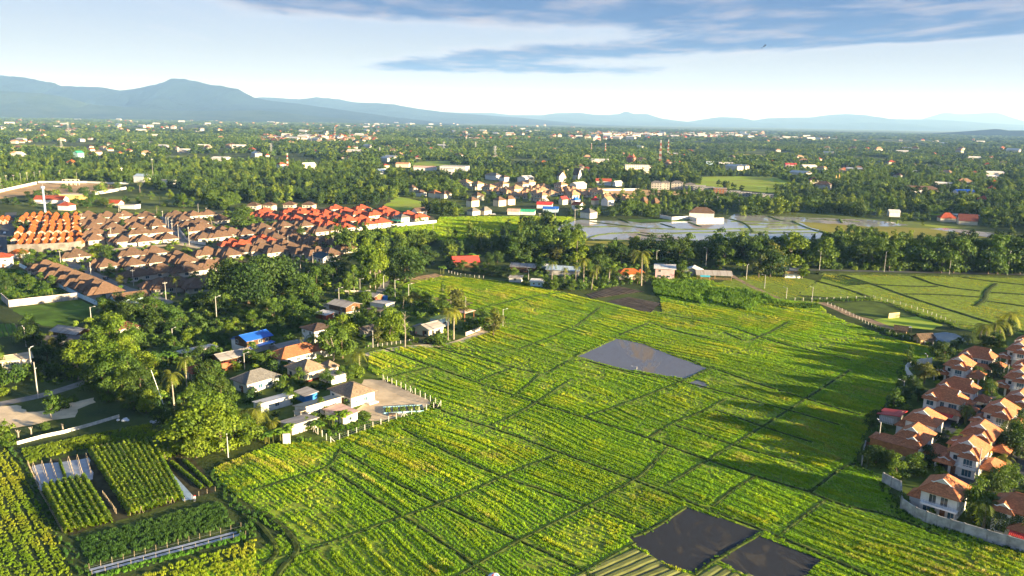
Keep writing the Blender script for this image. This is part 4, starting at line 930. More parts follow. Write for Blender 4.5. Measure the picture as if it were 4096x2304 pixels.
BR = [('a1', [(890, 1060), (1080, 1062), (1250, 1058), (1470, 1055), (1770, 1050), (1940, 1050), (2090, 1040), (2210, 1095)], 'the backmost brown row'),
      ('a1', [(905, 1118), (1010, 1120), (1160, 1112), (1350, 1112), (1510, 1110), (1830, 1090), (1990, 1125)], 'the second brown row from back'),
      ('a1', [(930, 1172), (1130, 1170), (1360, 1166), (1560, 1150), (1870, 1150), (2030, 1165)], 'the third brown row from back'),
      ('a1', [(960, 1228), (1190, 1222), (1420, 1226), (1620, 1212), (2000, 1195), (2230, 1205), (2330, 1235)], 'the fourth brown row from back'),
      ('a1', [(940, 1290), (1230, 1300), (1440, 1300), (1680, 1275), (2040, 1270), (2200, 1260), (2450, 1230), (2540, 1210)], 'the row behind the white wall'),
      ('b1', [(770, 150), (1330, 130), (1545, 110), (1780, 165), (2080, 125), (2300, 130), (2500, 90)], 'the first row below the lane'),
      ('b1', [(1055, 235), (1330, 222), (1545, 195), (1850, 195), (2290, 220)], 'the second row below the lane'),
      ('b1', [(1380, 335), (1620, 300), (1890, 290), (2110, 255)], 'the third row below the lane'),
      ('b1', [(1620, 450), (1790, 420), (1960, 440)], 'the shaded row by the rain tree'),
      ('b1', [(460, 262), (560, 300), (640, 335), (750, 370), (850, 405), (950, 450), (1060, 500)], 'the slanting row by the wall'),
      ('a2', [(50, 1170), (270, 1155), (480, 1150), (620, 1205), (770, 1190)], 'the row below the red roofs'),
      ('a2', [(100, 1225), (260, 1215), (390, 1215)], 'the short row by the wall'),
      ('a2', [(180, 1275), (370, 1262), (520, 1290)], 'the row under the short one'),
      ('a2', [(20, 1330), (270, 1340), (540, 1335), (700, 1315), (800, 1330), (940, 1370)], 'the row facing the meadow'),
      ('a2', [(60, 1390), (200, 1405), (350, 1380), (480, 1410), (620, 1430), (740, 1440)], 'the row behind the rain tree')]
for sh, pts, row in BR: place(brown, sh, pts, 3.6, R(-45), rowlab('brown-roofed bungalow', row), GB, 1.3)
home('bungalow', 'bungalow with dull blue-grey sheet roof amid the brown estate', 'house', at('b1', 1560, 290, 4), R(-45), 9, 9, 3, WHITE, C_LBLUE, 'hip', 2.3, .8)
home('bungalow', 'bungalow with dark teal roof and white gable behind the rain tree', 'house', at('b2', 690, 150, 4), R(-45), 11, 9, 3, WHITE, mat('teal_roof', (.03, .08, .11)), 'gable', 2.6, .8)
home('bungalow', 'long house with pale blue gable end closing the slanting row of brown roofs', 'house', at('b1', 1300, 560, 3.6), R(-45), 8, 15, 3, LBLUE, BROWN, 'gable', 2.4, .6, 'y')
red = [proto_house(0, 'estate_house', RED, CREAM, GR), proto_house(1, 'estate_house', RED, CREAM, GR)]
RR = [('a2', [(30, 1045), (130, 1055), (280, 1075), (390, 1085), (520, 1105), (620, 1125), (720, 1145), (890, 1160), (1110, 1130), (1260, 1115)], 'the front red row'),
      ('a2', [(90, 1010), (340, 1015), (470, 1025), (590, 1052), (690, 1075), (800, 1090), (930, 1100)], 'the second red row'),
      ('a2', [(430, 1000), (560, 1010), (690, 1030), (780, 1060), (900, 1075), (1060, 1085)], 'the third red row'),
      ('a2', [(800, 980), (900, 1008), (1040, 1030), (1190, 1042), (1330, 1015), (1400, 1045)], 'the fourth red row'),
      ('a2', [(1060, 978), (1290, 995), (1530, 1045), (1640, 1065)], 'the backmost red row'),
      ('b1', [(2330, 20), (2430, 32), (2540, 10)], 'the group amid brown roofs'), ('a2', [(60, 1290), (130, 1310)], 'the pair before brown roofs')]
for sh, pts, row in RR: place(red, sh, pts, 4.0, R(-45), rowlab('red-roofed pale house', row), GR, 1.25)
two = [proto_house(2, 'town_house', BROWN, CREAM, 'two-storey houses behind the red roofs')]
place(two, 'a2', [(-20, 975), (140, 965), (345, 965), (535, 965)], 5, R(-8), rowlab('two-storey cream house', 'the line behind red roofs'), 'two-storey houses behind the red roofs', 1.15)
home('town_house', 'pale green two-storey house with grey hip roof at the end of the red estate', 'house', at('a2', 1465, 1080, 5), R(-45), 11, 9, 5.6, mat('pale_green_plaster', (.55, .66, .55)), GREYT, 'hip', 2.5, .8, wings=((-6, 5, -8, -4.6, 2.7, 'open', .8, 'shedy', C_GREEN),))
peach = [proto_house(0, 'estate_house', SALMON, CREAM, GP), proto_house(1, 'estate_house', SALMON, WHITE, GP), proto_house(2, 'estate_house', SALMON, CREAM, GP)]
PR = [('a2', [(2050, 750), (2110, 752), (2230, 765), (2310, 765), (2400, 757), (2480, 765)], 'the back row, left part'), ('a2', [(2350, 800), (2430, 805), (2500, 800), (2560, 815)], 'the second row, left part'),
      ('a3', [(40, 775), (100, 765), (170, 752), (240, 775), (310, 765)], 'the bright cluster back'), ('a3', [(20, 815), (70, 812), (140, 815), (215, 815), (300, 795), (385, 825)], 'the bright cluster middle'),
      ('a3', [(40, 845), (110, 845), (240, 865), (300, 880), (180, 850)], 'the bright cluster front'),
      ('a3', [(490, 775), (545, 790), (600, 790), (650, 815), (700, 820), (745, 835)], 'the shaded back row'),
      ('a3', [(560, 815), (620, 840), (790, 820), (850, 840), (900, 850), (950, 865), (1000, 855)], 'the second shaded row'), ('a3', [(600, 885), (1040, 865), (1100, 872), (1160, 885)], 'the front edge by the bare site')]
for sh, pts, row in PR: place(peach, sh, pts, 4.5, R(-45), rowlab('peach-roofed white house', row), GP, 1.4)
# townhouses in terraces
tg = proto_t = thing('townhouse', '', 'townhouse', (0, -9000, 0), 0, GO)
b = walls([(-2.45, 2.45, -5, 5, 2.5)]); gable_wall(b, -2.45, 2.45, -5, 5, 2.5, 1.5, 'y'); obj('wall', b.mesh('wall'), mat('peach_plaster', (.52, .38, .29)), tg)
r = MB(); gable(r, -2.4, 2.4, -5.2, 5, 2.5, 2.2, .08, 'y'); hip(r, -2.2, 2.2, -2.5, 6, 2.8, 3.6, .3); obj('roof', r.mesh('roof'), ORANGE, tg)
add_window(tg, -1.1, -5.03, 1, 1.1, 1.1, 'S'); add_door(tg, 1.0, -5.03, 0, 'S')
TR = [(((165, 1280), (790, 1262)), 9, 'the terrace facing the long grey wall'), (((210, 1335), (790, 1322)), 8, 'the lowest terrace above the grey wall'), (((200, 1210), (440, 1202)), 3, 'the second terrace, left part'), (((520, 1200), (760, 1190)), 4, 'the second terrace, right part'),
      (((330, 1175), (460, 1170)), 2, 'the third terrace, left part'), (((530, 1165), (760, 1158)), 4, 'the third terrace, right part'), (((340, 1135), (470, 1132)), 2, 'the fourth terrace, left part'), (((520, 1130), (760, 1122)), 4, 'the fourth terrace, right part'),
      (((220, 1100), (470, 1092)), 4, 'the fifth terrace, left part'), (((540, 1092), (760, 1085)), 3, 'the fifth terrace, right part'), (((260, 1060), (480, 1048)), 4, 'the reddish back terrace'), (((560, 1062), (760, 1055)), 3, 'the back terrace, right part'), (((20, 1095), (70, 1090)), 2, 'the cluster across the street at the left edge')]
for (A, B_), n, row in TR:
    place([tg], 'a1', [(A[0]+(B_[0]-A[0])*i/(n-1), A[1]+(B_[1]-A[1])*i/(n-1)) for i in range(n)], 4.0, R(14), rowlab('orange townhouse', row), GO, 1.0, .01)
# ---------------------------------------------------------------- trees
LEAF = {'dark': leafmat('leaf_dark', (.030, .062, .012), (.070, .125, .020), .3), 'mid': leafmat('leaf_mid', (.048, .098, .014), (.110, .19, .024), .35),
        'bright': leafmat('leaf_bright', (.07, .13, .012), (.20, .29, .024), .42), 'olive': leafmat('leaf_olive', (.075, .095, .022), (.15, .165, .035), .35)}
BARK = mat('bark', (.16, .12, .085), .95, .25, 2.0, .5, 8, .1)
PALEBARK = mat('pale_bark', (.34, .29, .23), .95, .2, 2.0, .4, 8, .1)
def crown_mesh(name, seed, H, W, lobes, nleaf, size, flat=.75, base=.28, jag=.5):
    """leaf clumps spread over uneven lobes, with gaps between them"""
    r = np.random.default_rng(seed); V, Fa = [], []
    cs = []
    for k in range(lobes):
        a = r.uniform(0, 6.283); t = r.random()**.6; z = r.uniform(base, 1.0)
        prof = math.sin(math.pi*min(1, max(.08, (z-base+.12)/(1.16-base))))**.7
        rad = W/2*t*prof*.78
        lr = W*r.uniform(.13, .25)*(.75+.5*prof)
        cs.append((rad*math.cos(a), rad*math.sin(a), max(H*z-lr*flat*.9, H*base), lr))
    tot = sum(c[3]**2 for c in cs)
    for x, y, z, lr in cs:
        n = max(6, int(nleaf*lr**2/tot))
        d = r.normal(size=(n, 3)); d /= np.linalg.norm(d, axis=1)[:, None]; d[:, 2] = np.where(d[:, 2] < -.45, -d[:, 2]*.6, d[:, 2])
        rr = lr*(1-jag*r.random(n)**2.2)*(1+.18*r.normal(size=n))
        c = np.c_[x+d[:, 0]*rr, y+d[:, 1]*rr, z+d[:, 2]*rr*flat]
        nm = d*1.1 + r.normal(size=(n, 3))*.55 + np.array((0, 0, .25)); nm /= np.linalg.norm(nm, axis=1)[:, None]
        u = np.cross(nm, r.normal(size=(n, 3))); u /= np.linalg.norm(u, axis=1)[:, None]; w = np.cross(nm, u)
        s = size*(.55+.9*r.random(n))[:, None]; i0 = len(V)
        droop = np.array((0, 0, -.25))*s
        for q in (c-u*s*.5+droop, c-w*s*.42, c+u*s*.5+droop*.5, c+w*s*.42): V.append(q)
        i0 = sum(len(q) for q in V[:-4])
        idx = np.arange(n)
        Fa.append(np.c_[i0+idx, i0+n+idx, i0+2*n+idx, i0+3*n+idx])
    V = np.concatenate(V); Fa = np.concatenate(Fa)
    me = bpy.data.meshes.new(name); me.from_pydata(V.tolist(), [], Fa.tolist()); me.update()
    return me, cs
def trunk_mesh(name, seed, H, cs, base, r0, n=5):
    r = random.Random(seed); b = MB(); top = H*(base+.32)
    pts = [(0, 0, -.3), (r.uniform(-.2, .2), r.uniform(-.2, .2), top*.45), (r.uniform(-.4, .4), r.uniform(-.4, .4), top)]
    b.path(pts, [r0*1.25, r0*.85, r0*.5], 7)
    for x, y, z, lr in r.sample(cs, min(n, len(cs))):
        s = Vector(pts[1])+(Vector(pts[2])-Vector(pts[1]))*r.uniform(.0, .9); e = Vector((x, y, z)); mdl = s*.5+e*.5+Vector((0, 0, -.06*H))
        b.path([s, mdl, e], [r0*.45, r0*.3, r0*.1], 5)
    return b.mesh(name)
TREES = {}
def make_tree(kind_, i, H, W, lobes, nleaf, size, leaf, flat=.75, base=.28, bark=None, r0=.28, jag=.5):
    cm, cs = crown_mesh('crown', 100*len(TREES)+i*7+3, H, W, lobes, nleaf, size, flat, base, jag)
    cm.materials.append(LEAF[leaf]); tm = trunk_mesh('trunk', i, H, cs, base, r0); tm.materials.append(bark or BARK)
    TREES.setdefault(kind_, []).append((cm, tm))
for i in range(3):
    make_tree('round', i, 12, 12, 18, 2500, .60, 'dark', .75, .16)
    make_tree('leafy', i, 12, 9.5, 18, 2300, .58, 'mid', .8, .13)
    make_tree('bright', i, 12, 9.5, 18, 2400, .55, 'bright', .8, .12)
    make_tree('tall', i, 12, 5.6, 16, 1700, .50, 'mid', .9, .24, PALEBARK, .16)
    make_tree('tallbright', i, 12, 6.2, 18, 2000, .50, 'bright', .9, .16, PALEBARK, .16)
    make_tree('olive', i, 12, 9, 14, 1600, .6, 'olive', .75, .25)
    make_tree('bush', i, 4, 5.5, 9, 700, .42, 'mid', .75, .10, None, .09)
    make_tree('bushbright', i, 4, 5, 9, 700, .42, 'bright', .75, .10, None, .09)
for i in range(2): make_tree('spread', i, 12, 15, 34, 4200, .62, 'dark', .62, .16, None, .45, .35)
def palm_meshes(seed, H, n=15, L=3.1):
    r = random.Random(seed); t = MB(); lx, ly = r.uniform(-.9, .9), r.uniform(-.9, .9)
    t.path([(0, 0, -.2), (lx*.2, ly*.2, H*.35), (lx*.6, ly*.6, H*.7), (lx, ly, H)], [.24, .17, .15, .13], 7)
    f = MB()
    for k in range(n):
        a = 6.283*k/n+r.uniform(-.25, .25); up = r.uniform(-.3, .95); ln = L*r.uniform(.8, 1.1); pts = []
        for j in range(7):
            s = j/6; d = ln*s; z = H + up*d*.8 - .85*ln*s**2.3*(1.15-.3*up); pts.append(Vector((lx+math.cos(a)*d*(1-.12*s), ly+math.sin(a)*d*(1-.12*s), z)))
        side = Vector((-math.sin(a), math.cos(a), 0))
        for j in range(6):
            p, q = pts[j], pts[j+1]; w = .75*math.sin(math.pi*min(1, (j+.8)/6.6))**.6
            for sgn in (-1, 1):
                for h_ in (0, .5):
                    m0 = p+(q-p)*h_; m1 = p+(q-p)*(h_+.38); tip = m1+side*sgn*w+(q-p)*.35+Vector((0, 0, -.38*w))
                    f.face([m0, m1, tip])
    return f.mesh('fronds'), t.mesh('trunk')
PALML = leafmat('palm_leaf', (.09, .12, .014), (.21, .24, .03), .35); BANL = leafmat('banana_leaf', (.11, .21, .02), (.21, .36, .035), .45)
for i in range(4):
    f, t = palm_meshes(60+i, 9.0); f.materials.append(PALML); t.materials.append(PALEBARK); TREES.setdefault('palm', []).append((f, t))
    f, t = palm_meshes(80+i, 3.2, 12, 2.6); f.materials.append(PALML); t.materials.append(PALEBARK); TREES.setdefault('lowpalm', []).append((f, t))
def banana_meshes(seed):
    r = random.Random(seed); t = MB(); f = MB()
    for c in range(3):
        x, y, H = r.uniform(-.9, .9), r.uniform(-.9, .9), r.uniform(1.6, 2.6); t.tube((x, y, -.1), (x*1.1, y*1.1, H), .16, .09, 6)
        for k in range(8):
            a = r.uniform(0, 6.283); ln = r.uniform(1.5, 2.3); side = Vector((-math.sin(a), math.cos(a), 0)); pr = None
            for j in range(5):
                s = j/4; p = Vector((x+math.cos(a)*ln*s*.75, y+math.sin(a)*ln*s*.75, H+ln*(1.05*s-.95*s*s))); w = .36*math.sin(math.pi*min(.97, .12+s*.85))**.5+.01
                cur = (p-side*w+Vector((0, 0, -.08)), p, p+side*w+Vector((0, 0, -.08)))
                if pr: f.face([pr[0], pr[1], cur[1], cur[0]]); f.face([pr[1], pr[2], cur[2], cur[1]])
                pr = cur
    return f.mesh('leaves'), t.mesh('stem')
for i in range(3):
    f, t = banana_meshes(90+i); f.materials.append(BANL); t.materials.append(LEAF['olive']); TREES.setdefault('banana', []).append((f, t))
NT_ = {'palm': ('coconut_palm', 'fronds', 'trunk', 9.0, 'palm'), 'lowpalm': ('garden_palm', 'fronds', 'trunk', 4.2, 'palm'), 'banana': ('banana_plant', 'leaves', 'stem', 3.2, 'banana plant'), 'bush': ('bush', 'foliage', 'stem', 4.0, 'bush'), 'bushbright': ('bush', 'foliage', 'stem', 4.0, 'bush')}
LOOK = {'round': 'dark round-crowned tree', 'leafy': 'mid-green leafy tree', 'bright': 'yellow-green leafy tree', 'tall': 'tall slim pale-trunked tree', 'tallbright': 'tall sunlit yellow-green tree', 'olive': 'dull olive tree', 'spread': 'broad dark rain tree', 'palm': 'coconut palm', 'lowpalm': 'low feathery palm', 'banana': 'banana plant', 'bush': 'green bush', 'bushbright': 'bright green bush'}
FARPOS = []; NTREE = [0]; TREEPOS = []; TLAB = {}
def tree(k, p, H, where, wf=1.0):
    cm, tm = TREES[k][rng.randrange(len(TREES[k]))]
    nm, pn, tn, h0, cat = NT_.get(k, ('tree', 'crown', 'trunk', 12.0, 'tree'))
    s = H/h0; lab = f'{LOOK[k]} {where}'
    o = thing(nm, lab, cat, p, rng.uniform(0, 6.283), lab, (s*wf, s*wf, s)); TLAB.setdefault(lab, []).append(o)
    obj(pn, cm, None, o); obj(tn, tm, None, o); NTREE[0] += 1; TREEPOS.append((p.x, p.y, max(2.0, .3*H*wf)))
    return o
def trees(where, sh, lst, wf=1.0):
    for q in lst:
        tree(q[3], K(sh, q[0], q[1]), q[2], where, q[4] if len(q) > 4 else wf)
trees('between the brown estate and village', 'b1', [(2330, 600, 21, 'spread'), (2500, 640, 20, 'spread')])
trees('of the giant group behind the village', 'b2', [(60, 590, 22, 'spread'), (270, 540, 20, 'spread')])
trees('in the clump below the slanting roofs', 'b1', [(1060, 760, 9, 'leafy'), (1180, 730, 10, 'round'), (1300, 770, 11, 'round'), (1450, 760, 12, 'round'), (1580, 760, 12, 'leafy'), (1660, 900, 12, 'leafy'), (1760, 940, 12, 'leafy'), (1560, 920, 11, 'round'), (1830, 860, 8, 'leafy')])
trees('on rough ground beside the giant trees', 'b1', [(2080, 720, 11, 'round'), (2200, 740, 12, 'round'), (2280, 730, 10, 'leafy'), (1960, 680, 7, 'round')])
trees('in the grove left of the palms', 'b1', [(1120, 1120, 17, 'bright'), (1230, 1180, 16, 'bright'), (1000, 1200, 14, 'leafy'), (1330, 1120, 12, 'leafy'), (790, 1400, 14, 'tallbright', 1.3), (900, 1400, 14, 'bright'), (1050, 1330, 14, 'bright'), (1160, 1420, 14, 'bright'), (1330, 1449, 13, 'leafy'), (1480, 1400, 11, 'bright'), (1280, 1320, 14, 'bright'), (680, 1330, 10, 'round'), (1100, 1560, 12, 'leafy'), (1280, 1560, 11, 'leafy'), (950, 1500, 10, 'round'), (1560, 1340, 9, 'leafy'), (1420, 1530, 10, 'round')])
trees('by the left-edge seedling beds', 'b1', [(310, 960, 10, 'leafy'), (260, 1060, 9, 'round'), (360, 1060, 9, 'round'), (540, 1150, 9, 'olive', .6), (480, 1220, 7, 'round'), (380, 1240, 7, 'round'), (620, 1130, 8, 'round')])
trees('in the walled orchard', 'b1', [(60, 500, 8, 'round'), (160, 450, 7, 'round'), (290, 500, 8.5, 'leafy'), (420, 440, 7, 'leafy'), (530, 480, 7.5, 'leafy'), (430, 500, 5, 'bush'), (180, 600, 4, 'bushbright'), (80, 540, 4, 'bush')])
trees('around the left-edge old house', 'b1', [(30, 1330, 8, 'leafy'), (160, 1420, 6, 'bush'), (60, 1440, 5, 'bush'), (-30, 1250, 9, 'leafy'), (40, 1560, 4, 'bushbright'), (330, 1380, 6, 'bush'), (450, 1400, 6, 'round'), (560, 1400, 6, 'round')])
trees('amid the brown estate', 'b1', [(960, 195, 11, 'tallbright', 1.5), (1060, 205, 11, 'round', .9), (310, 240, 10, 'leafy'), (420, 240, 8, 'leafy'), (560, 245, 6, 'bush'), (250, 200, 8, 'lowpalm'), (1690, 140, 7, 'round', .8), (1890, 130, 4, 'bushbright'), (830, 340, 5.5, 'leafy'), (1110, 370, 8, 'round', .7), (1210, 480, 8, 'olive', .8), (2050, 230, 5, 'bush'), (1910, 240, 6, 'round', .7), (1580, 250, 5, 'bush'), (2340, 340, 5, 'bush'), (1950, 390, 5, 'bush'), (2130, 400, 5, 'bush'), (1300, 420, 4, 'bush'), (650, 275, 4, 'bush'), (730, 500, 4, 'bushbright')])
trees('amid the back rows of the brown estate', 'a1', [(1000, 1330, 5, 'bush'), (1230, 1180, 7, 'round', .7), (1310, 1270, 7, 'leafy', .8), (1040, 1130, 5, 'bush'), (1620, 1320, 5.5, 'lowpalm'), (1600, 1110, 8, 'leafy'), (1580, 1060, 9, 'palm'), (2140, 1210, 11, 'palm'), (2060, 1140, 6, 'bush'), (2300, 1240, 6, 'bush'), (830, 1230, 5, 'bush'), (1900, 1250, 6, 'bush'), (2330, 1370, 7, 'round'), (2390, 1350, 6, 'leafy'), (640, 1220, 4, 'bush'), (280, 1190, 7, 'round', .8), (180, 1180, 7, 'round'), (130, 1340, 6, 'bush'), (1480, 1050, 5, 'bush'), (980, 1090, 5, 'bush'), (860, 1060, 4, 'bush')])
trees('between the red and brown roofs', 'a2', [(90, 1210, 6, 'bush'), (200, 1120, 6, 'leafy'), (480, 1190, 6, 'bush'), (450, 1280, 9, 'round'), (230, 1260, 6, 'bush'), (790, 1150, 6, 'leafy'), (850, 1150, 6, 'bush'), (1010, 1190, 6, 'round', .7), (280, 1400, 6, 'lowpalm'), (200, 1330, 4, 'banana'), (520, 1440, 4, 'banana'), (730, 1440, 6, 'bush'), (1640, 1130, 5, 'bushbright'), (1400, 1130, 7, 'leafy', .7), (1170, 1170, 3.5, 'bush'), (690, 1390, 5, 'bush'), (600, 1400, 5, 'bush'), (330, 1180, 5, 'bush'), (30, 1130, 5, 'bush')])
trees('between giant trees and village houses', 'b2', [(610, 520, 15, 'leafy'), (490, 620, 15, 'leafy'), (690, 470, 14, 'round'), (570, 640, 13, 'leafy'), (300, 830, 13, 'leafy'), (170, 850, 12, 'leafy'), (430, 860, 12, 'leafy'), (380, 760, 10, 'leafy'), (120, 760, 9, 'round'), (560, 420, 12, 'round'), (820, 400, 12, 'round'), (870, 330, 12, 'round'), (760, 300, 11, 'leafy'), (30, 920, 6, 'bush'), (90, 900, 5, 'bushbright')])
trees('of the stand behind the lane', 'b2', [(1150, 480, 24, 'tallbright'), (1250, 470, 25, 'tallbright'), (1200, 500, 20, 'tallbright'), (1070, 420, 22, 'tallbright'), (1130, 330, 22, 'tallbright'), (990, 540, 16, 'tall', .9), (935, 555, 13, 'tall', .9)])
trees('of the dark stand above the lane', 'b2', [(1400, 390, 19, 'round'), (1500, 410, 20, 'round', 1.1), (1370, 370, 17, 'leafy'), (1600, 330, 17, 'leafy'), (1680, 260, 14, 'round'), (1450, 250, 15, 'round')])
trees('in the middle village gardens', 'b2', [(930, 740, 9, 'leafy'), (1090, 670, 10, 'leafy'), (1350, 1020, 15, 'bright'), (1290, 960, 11, 'leafy'), (1020, 960, 12, 'leafy'), (930, 950, 10, 'leafy'), (890, 1010, 12, 'bright'), (780, 1210, 16, 'tall', 1.4), (870, 1190, 14, 'leafy'), (740, 1140, 12, 'leafy'), (1230, 1060, 8, 'olive'), (1840, 1050, 5, 'bush', 1.3), (1760, 1040, 4, 'bush'), (1590, 660, 8, 'olive'), (1700, 660, 7, 'round'), (1860, 720, 9, 'leafy'), (2010, 720, 13, 'olive'), (2060, 800, 10, 'olive'), (1760, 740, 6, 'bush'), (1640, 700, 5, 'bush'), (2390, 960, 12, 'olive', 1.0), (2330, 900, 7, 'bush'), (2250, 860, 4, 'bush'), (2140, 850, 4, 'bush'), (2170, 920, 4, 'bushbright'), (1300, 760, 5, 'bushbright'), (620, 790, 5, 'bush'), (1170, 780, 6, 'leafy'), (1490, 960, 6, 'bush'), (1420, 900, 7, 'leafy'), (1000, 860, 7, 'bush'), (1350, 560, 5, 'bush'), (1880, 560, 8, 'tall'), (2290, 770, 4, 'bush')])
trees('left of the white corner bungalow', 'c2', [(120, 160, 6, 'bush'), (30, 120, 6, 'leafy'), (275, 225, 7, 'leafy'), (160, 245, 5, 'bush'), (230, 340, 6, 'leafy'), (110, 90, 6, 'bush'), (460, 245, 7, 'leafy'), (540, 195, 6, 'leafy'), (600, 190, 6, 'leafy'), (650, 175, 5, 'bushbright'), (430, 410, 6, 'leafy'), (700, 440, 3, 'bush'), (590, 360, 3, 'bush'), (330, 510, 4, 'bushbright'), (390, 470, 4, 'bush')])
trees('below the blue-roofed house', 'b1', [(1760, 1100, 6, 'leafy'), (1890, 1060, 7, 'bright'), (2000, 1010, 6, 'bright'), (2140, 1010, 6, 'leafy'), (2300, 940, 6, 'bright'), (2380, 900, 6, 'bright'), (2180, 900, 5, 'bush'), (2050, 1230, 8, 'round'), (2130, 1230, 7, 'leafy'), (2520, 1240, 9, 'leafy'), (1900, 1240, 6, 'bush'), (2260, 1060, 4, 'bush'), (2200, 1449, 9, 'leafy'), (2110, 1440, 9, 'round'), (2030, 1449, 8, 'round'), (2380, 1310, 4, 'bushbright'), (2540, 870, 8, 'bright'), (2460, 800, 5, 'bush')])
trees('of the clump beside the vegetable plots', 'c1', [(1300, 640, 15, 'bright', 1.3), (1190, 640, 13, 'bright', 1.2), (1420, 640, 14, 'bright', 1.2), (1370, 560, 15, 'bright', 1.2), (1260, 690, 10, 'bright'), (1500, 610, 10, 'bright'), (940, 400, 8, 'bright'), (1560, 600, 8, 'bushbright'), (1600, 560, 8, 'leafy')])
trees('behind the big clump, among palms', 'c1', [(1330, 320, 9, 'leafy'), (1420, 300, 8, 'round'), (1240, 340, 7, 'leafy'), (1130, 480, 7, 'round'), (1050, 470, 6, 'round'), (1480, 360, 7, 'leafy'), (700, 330, 9, 'leafy'), (800, 300, 10, 'leafy'), (620, 260, 9, 'leafy'), (860, 380, 8, 'round'), (980, 330, 7, 'round'), (1090, 300, 6, 'bush')])
trees('on the sandy plot by the lane', 'c1', [(330, 440, 9, 'tall', 1.3), (400, 380, 5, 'bush'), (290, 510, 2.5, 'bush'), (40, 560, 5, 'bushbright'), (60, 610, 4, 'bushbright'), (470, 330, 2.5, 'bush'), (620, 270, 3.5, 'bushbright')])
trees('between vegetable plots and village houses', 'c1', [(1118, 385, 12, 'palm'), (1200, 260, 11, 'palm'), (1580, 480, 6, 'lowpalm'), (1640, 500, 6, 'lowpalm'), (1290, 350, 3.5, 'banana'), (1240, 330, 3.5, 'banana'), (1180, 340, 3.5, 'banana'), (1060, 330, 3.5, 'banana')])
trees('in front of the open grey shed', 'c2', [(60, 600, 3.6, 'banana'), (110, 590, 3.6, 'banana'), (160, 580, 4.2, 'banana'), (40, 560, 3.4, 'banana'), (200, 560, 4, 'banana'), (10, 500, 8, 'lowpalm'), (115, 540, 5, 'lowpalm'), (400, 530, 3.6, 'banana'), (490, 490, 3.6, 'banana'), (550, 480, 4.5, 'banana'), (370, 520, 3.4, 'banana')])
trees('in the far corner of the village', 'b2', [(1480, 690, 6, 'palm'), (1570, 710, 6, 'palm'), (1930, 1010, 13, 'palm'), (1990, 1000, 13, 'palm'), (1960, 650, 9, 'palm'), (1420, 480, 4.5, 'banana'), (1390, 470, 4, 'banana'), (1880, 340, 5, 'banana'), (560, 1130, 8, 'lowpalm'), (455, 1170, 9, 'palm'), (1040, 1270, 7, 'lowpalm'), (2230, 860, 4, 'banana'), (1220, 860, 4, 'banana')])
trees('rising from the estate below', 'b1', [(1780, 570, 10, 'palm'), (520, 560, 4, 'banana'), (480, 570, 4, 'banana'), (1700, 1230, 4.5, 'banana'), (1640, 1240, 4, 'banana'), (1760, 1180, 4.5, 'banana'), (1950, 900, 3.5, 'banana'), (1740, 1250, 4.5, 'banana')])
trees('between the bare site and the estates', 'a1', [(60, 950, 8, 'round'), (170, 960, 9, 'leafy'), (330, 970, 9, 'round'), (370, 890, 8, 'leafy'), (510, 1000, 8, 'leafy'), (790, 985, 12, 'round'), (880, 985, 16, 'leafy'), (970, 975, 16, 'leafy'), (1060, 985, 11, 'round'), (1130, 985, 6, 'bush'), (1260, 930, 7, 'bush'), (1390, 940, 8, 'leafy'), (1430, 880, 7, 'round'), (1520, 900, 9, 'leafy'), (1610, 960, 9, 'palm'), (1670, 970, 6, 'bush'), (1790, 975, 14, 'leafy'), (1850, 985, 15, 'bright'), (1930, 985, 12, 'leafy'), (1710, 900, 11, 'bright'), (1320, 820, 7, 'bush'), (1410, 840, 13, 'palm'), (640, 790, 6, 'bush', 1.4), (2280, 1010, 14, 'leafy'), (2200, 1000, 12, 'round'), (2400, 1180, 17, 'round'), (2500, 1170, 18, 'leafy'), (2470, 1100, 14, 'round')])
# the far side of the rice fields
trees('of the hamlet beyond the rice', 'b3', [(400, 430, 12, 'palm'), (530, 440, 9, 'palm'), (640, 430, 10, 'palm'), (720, 420, 13, 'palm'), (800, 500, 10, 'palm'), (850, 440, 10, 'palm'), (1300, 460, 19, 'palm'), (980, 430, 8, 'palm'), (340, 480, 8, 'leafy'), (430, 500, 8, 'leafy'), (520, 500, 7, 'round'), (600, 510, 7, 'leafy'), (280, 330, 10, 'leafy'), (1030, 420, 9, 'leafy'), (1150, 420, 8, 'leafy'), (1340, 430, 9, 'olive'), (1260, 440, 8, 'olive'), (930, 470, 7, 'bush'), (1720, 390, 12, 'leafy'), (1660, 380, 8, 'leafy'), (860, 310, 12, 'round'), (1420, 210, 9, 'banana'), (20, 400, 8, 'leafy'), (130, 460, 6, 'leafy'), (680, 500, 6, 'bush'), (760, 360, 10, 'leafy'), (2480, 380, 16, 'olive'), (2550, 360, 18, 'round'), (2080, 260, 9, 'leafy')])
trees('on the fence line left of the hamlet', 'b2', [(2200, 330, 8, 'leafy'), (2290, 350, 8, 'leafy'), (2370, 360, 8, 'round'), (2450, 370, 7, 'leafy'), (2080, 300, 7, 'round'), (1990, 290, 6, 'bush'), (2340, 240, 8, 'round'), (2430, 230, 9, 'round'), (2540, 380, 7, 'round'), (1900, 260, 7, 'round'), (1780, 250, 10, 'round'), (2180, 230, 7, 'banana')])
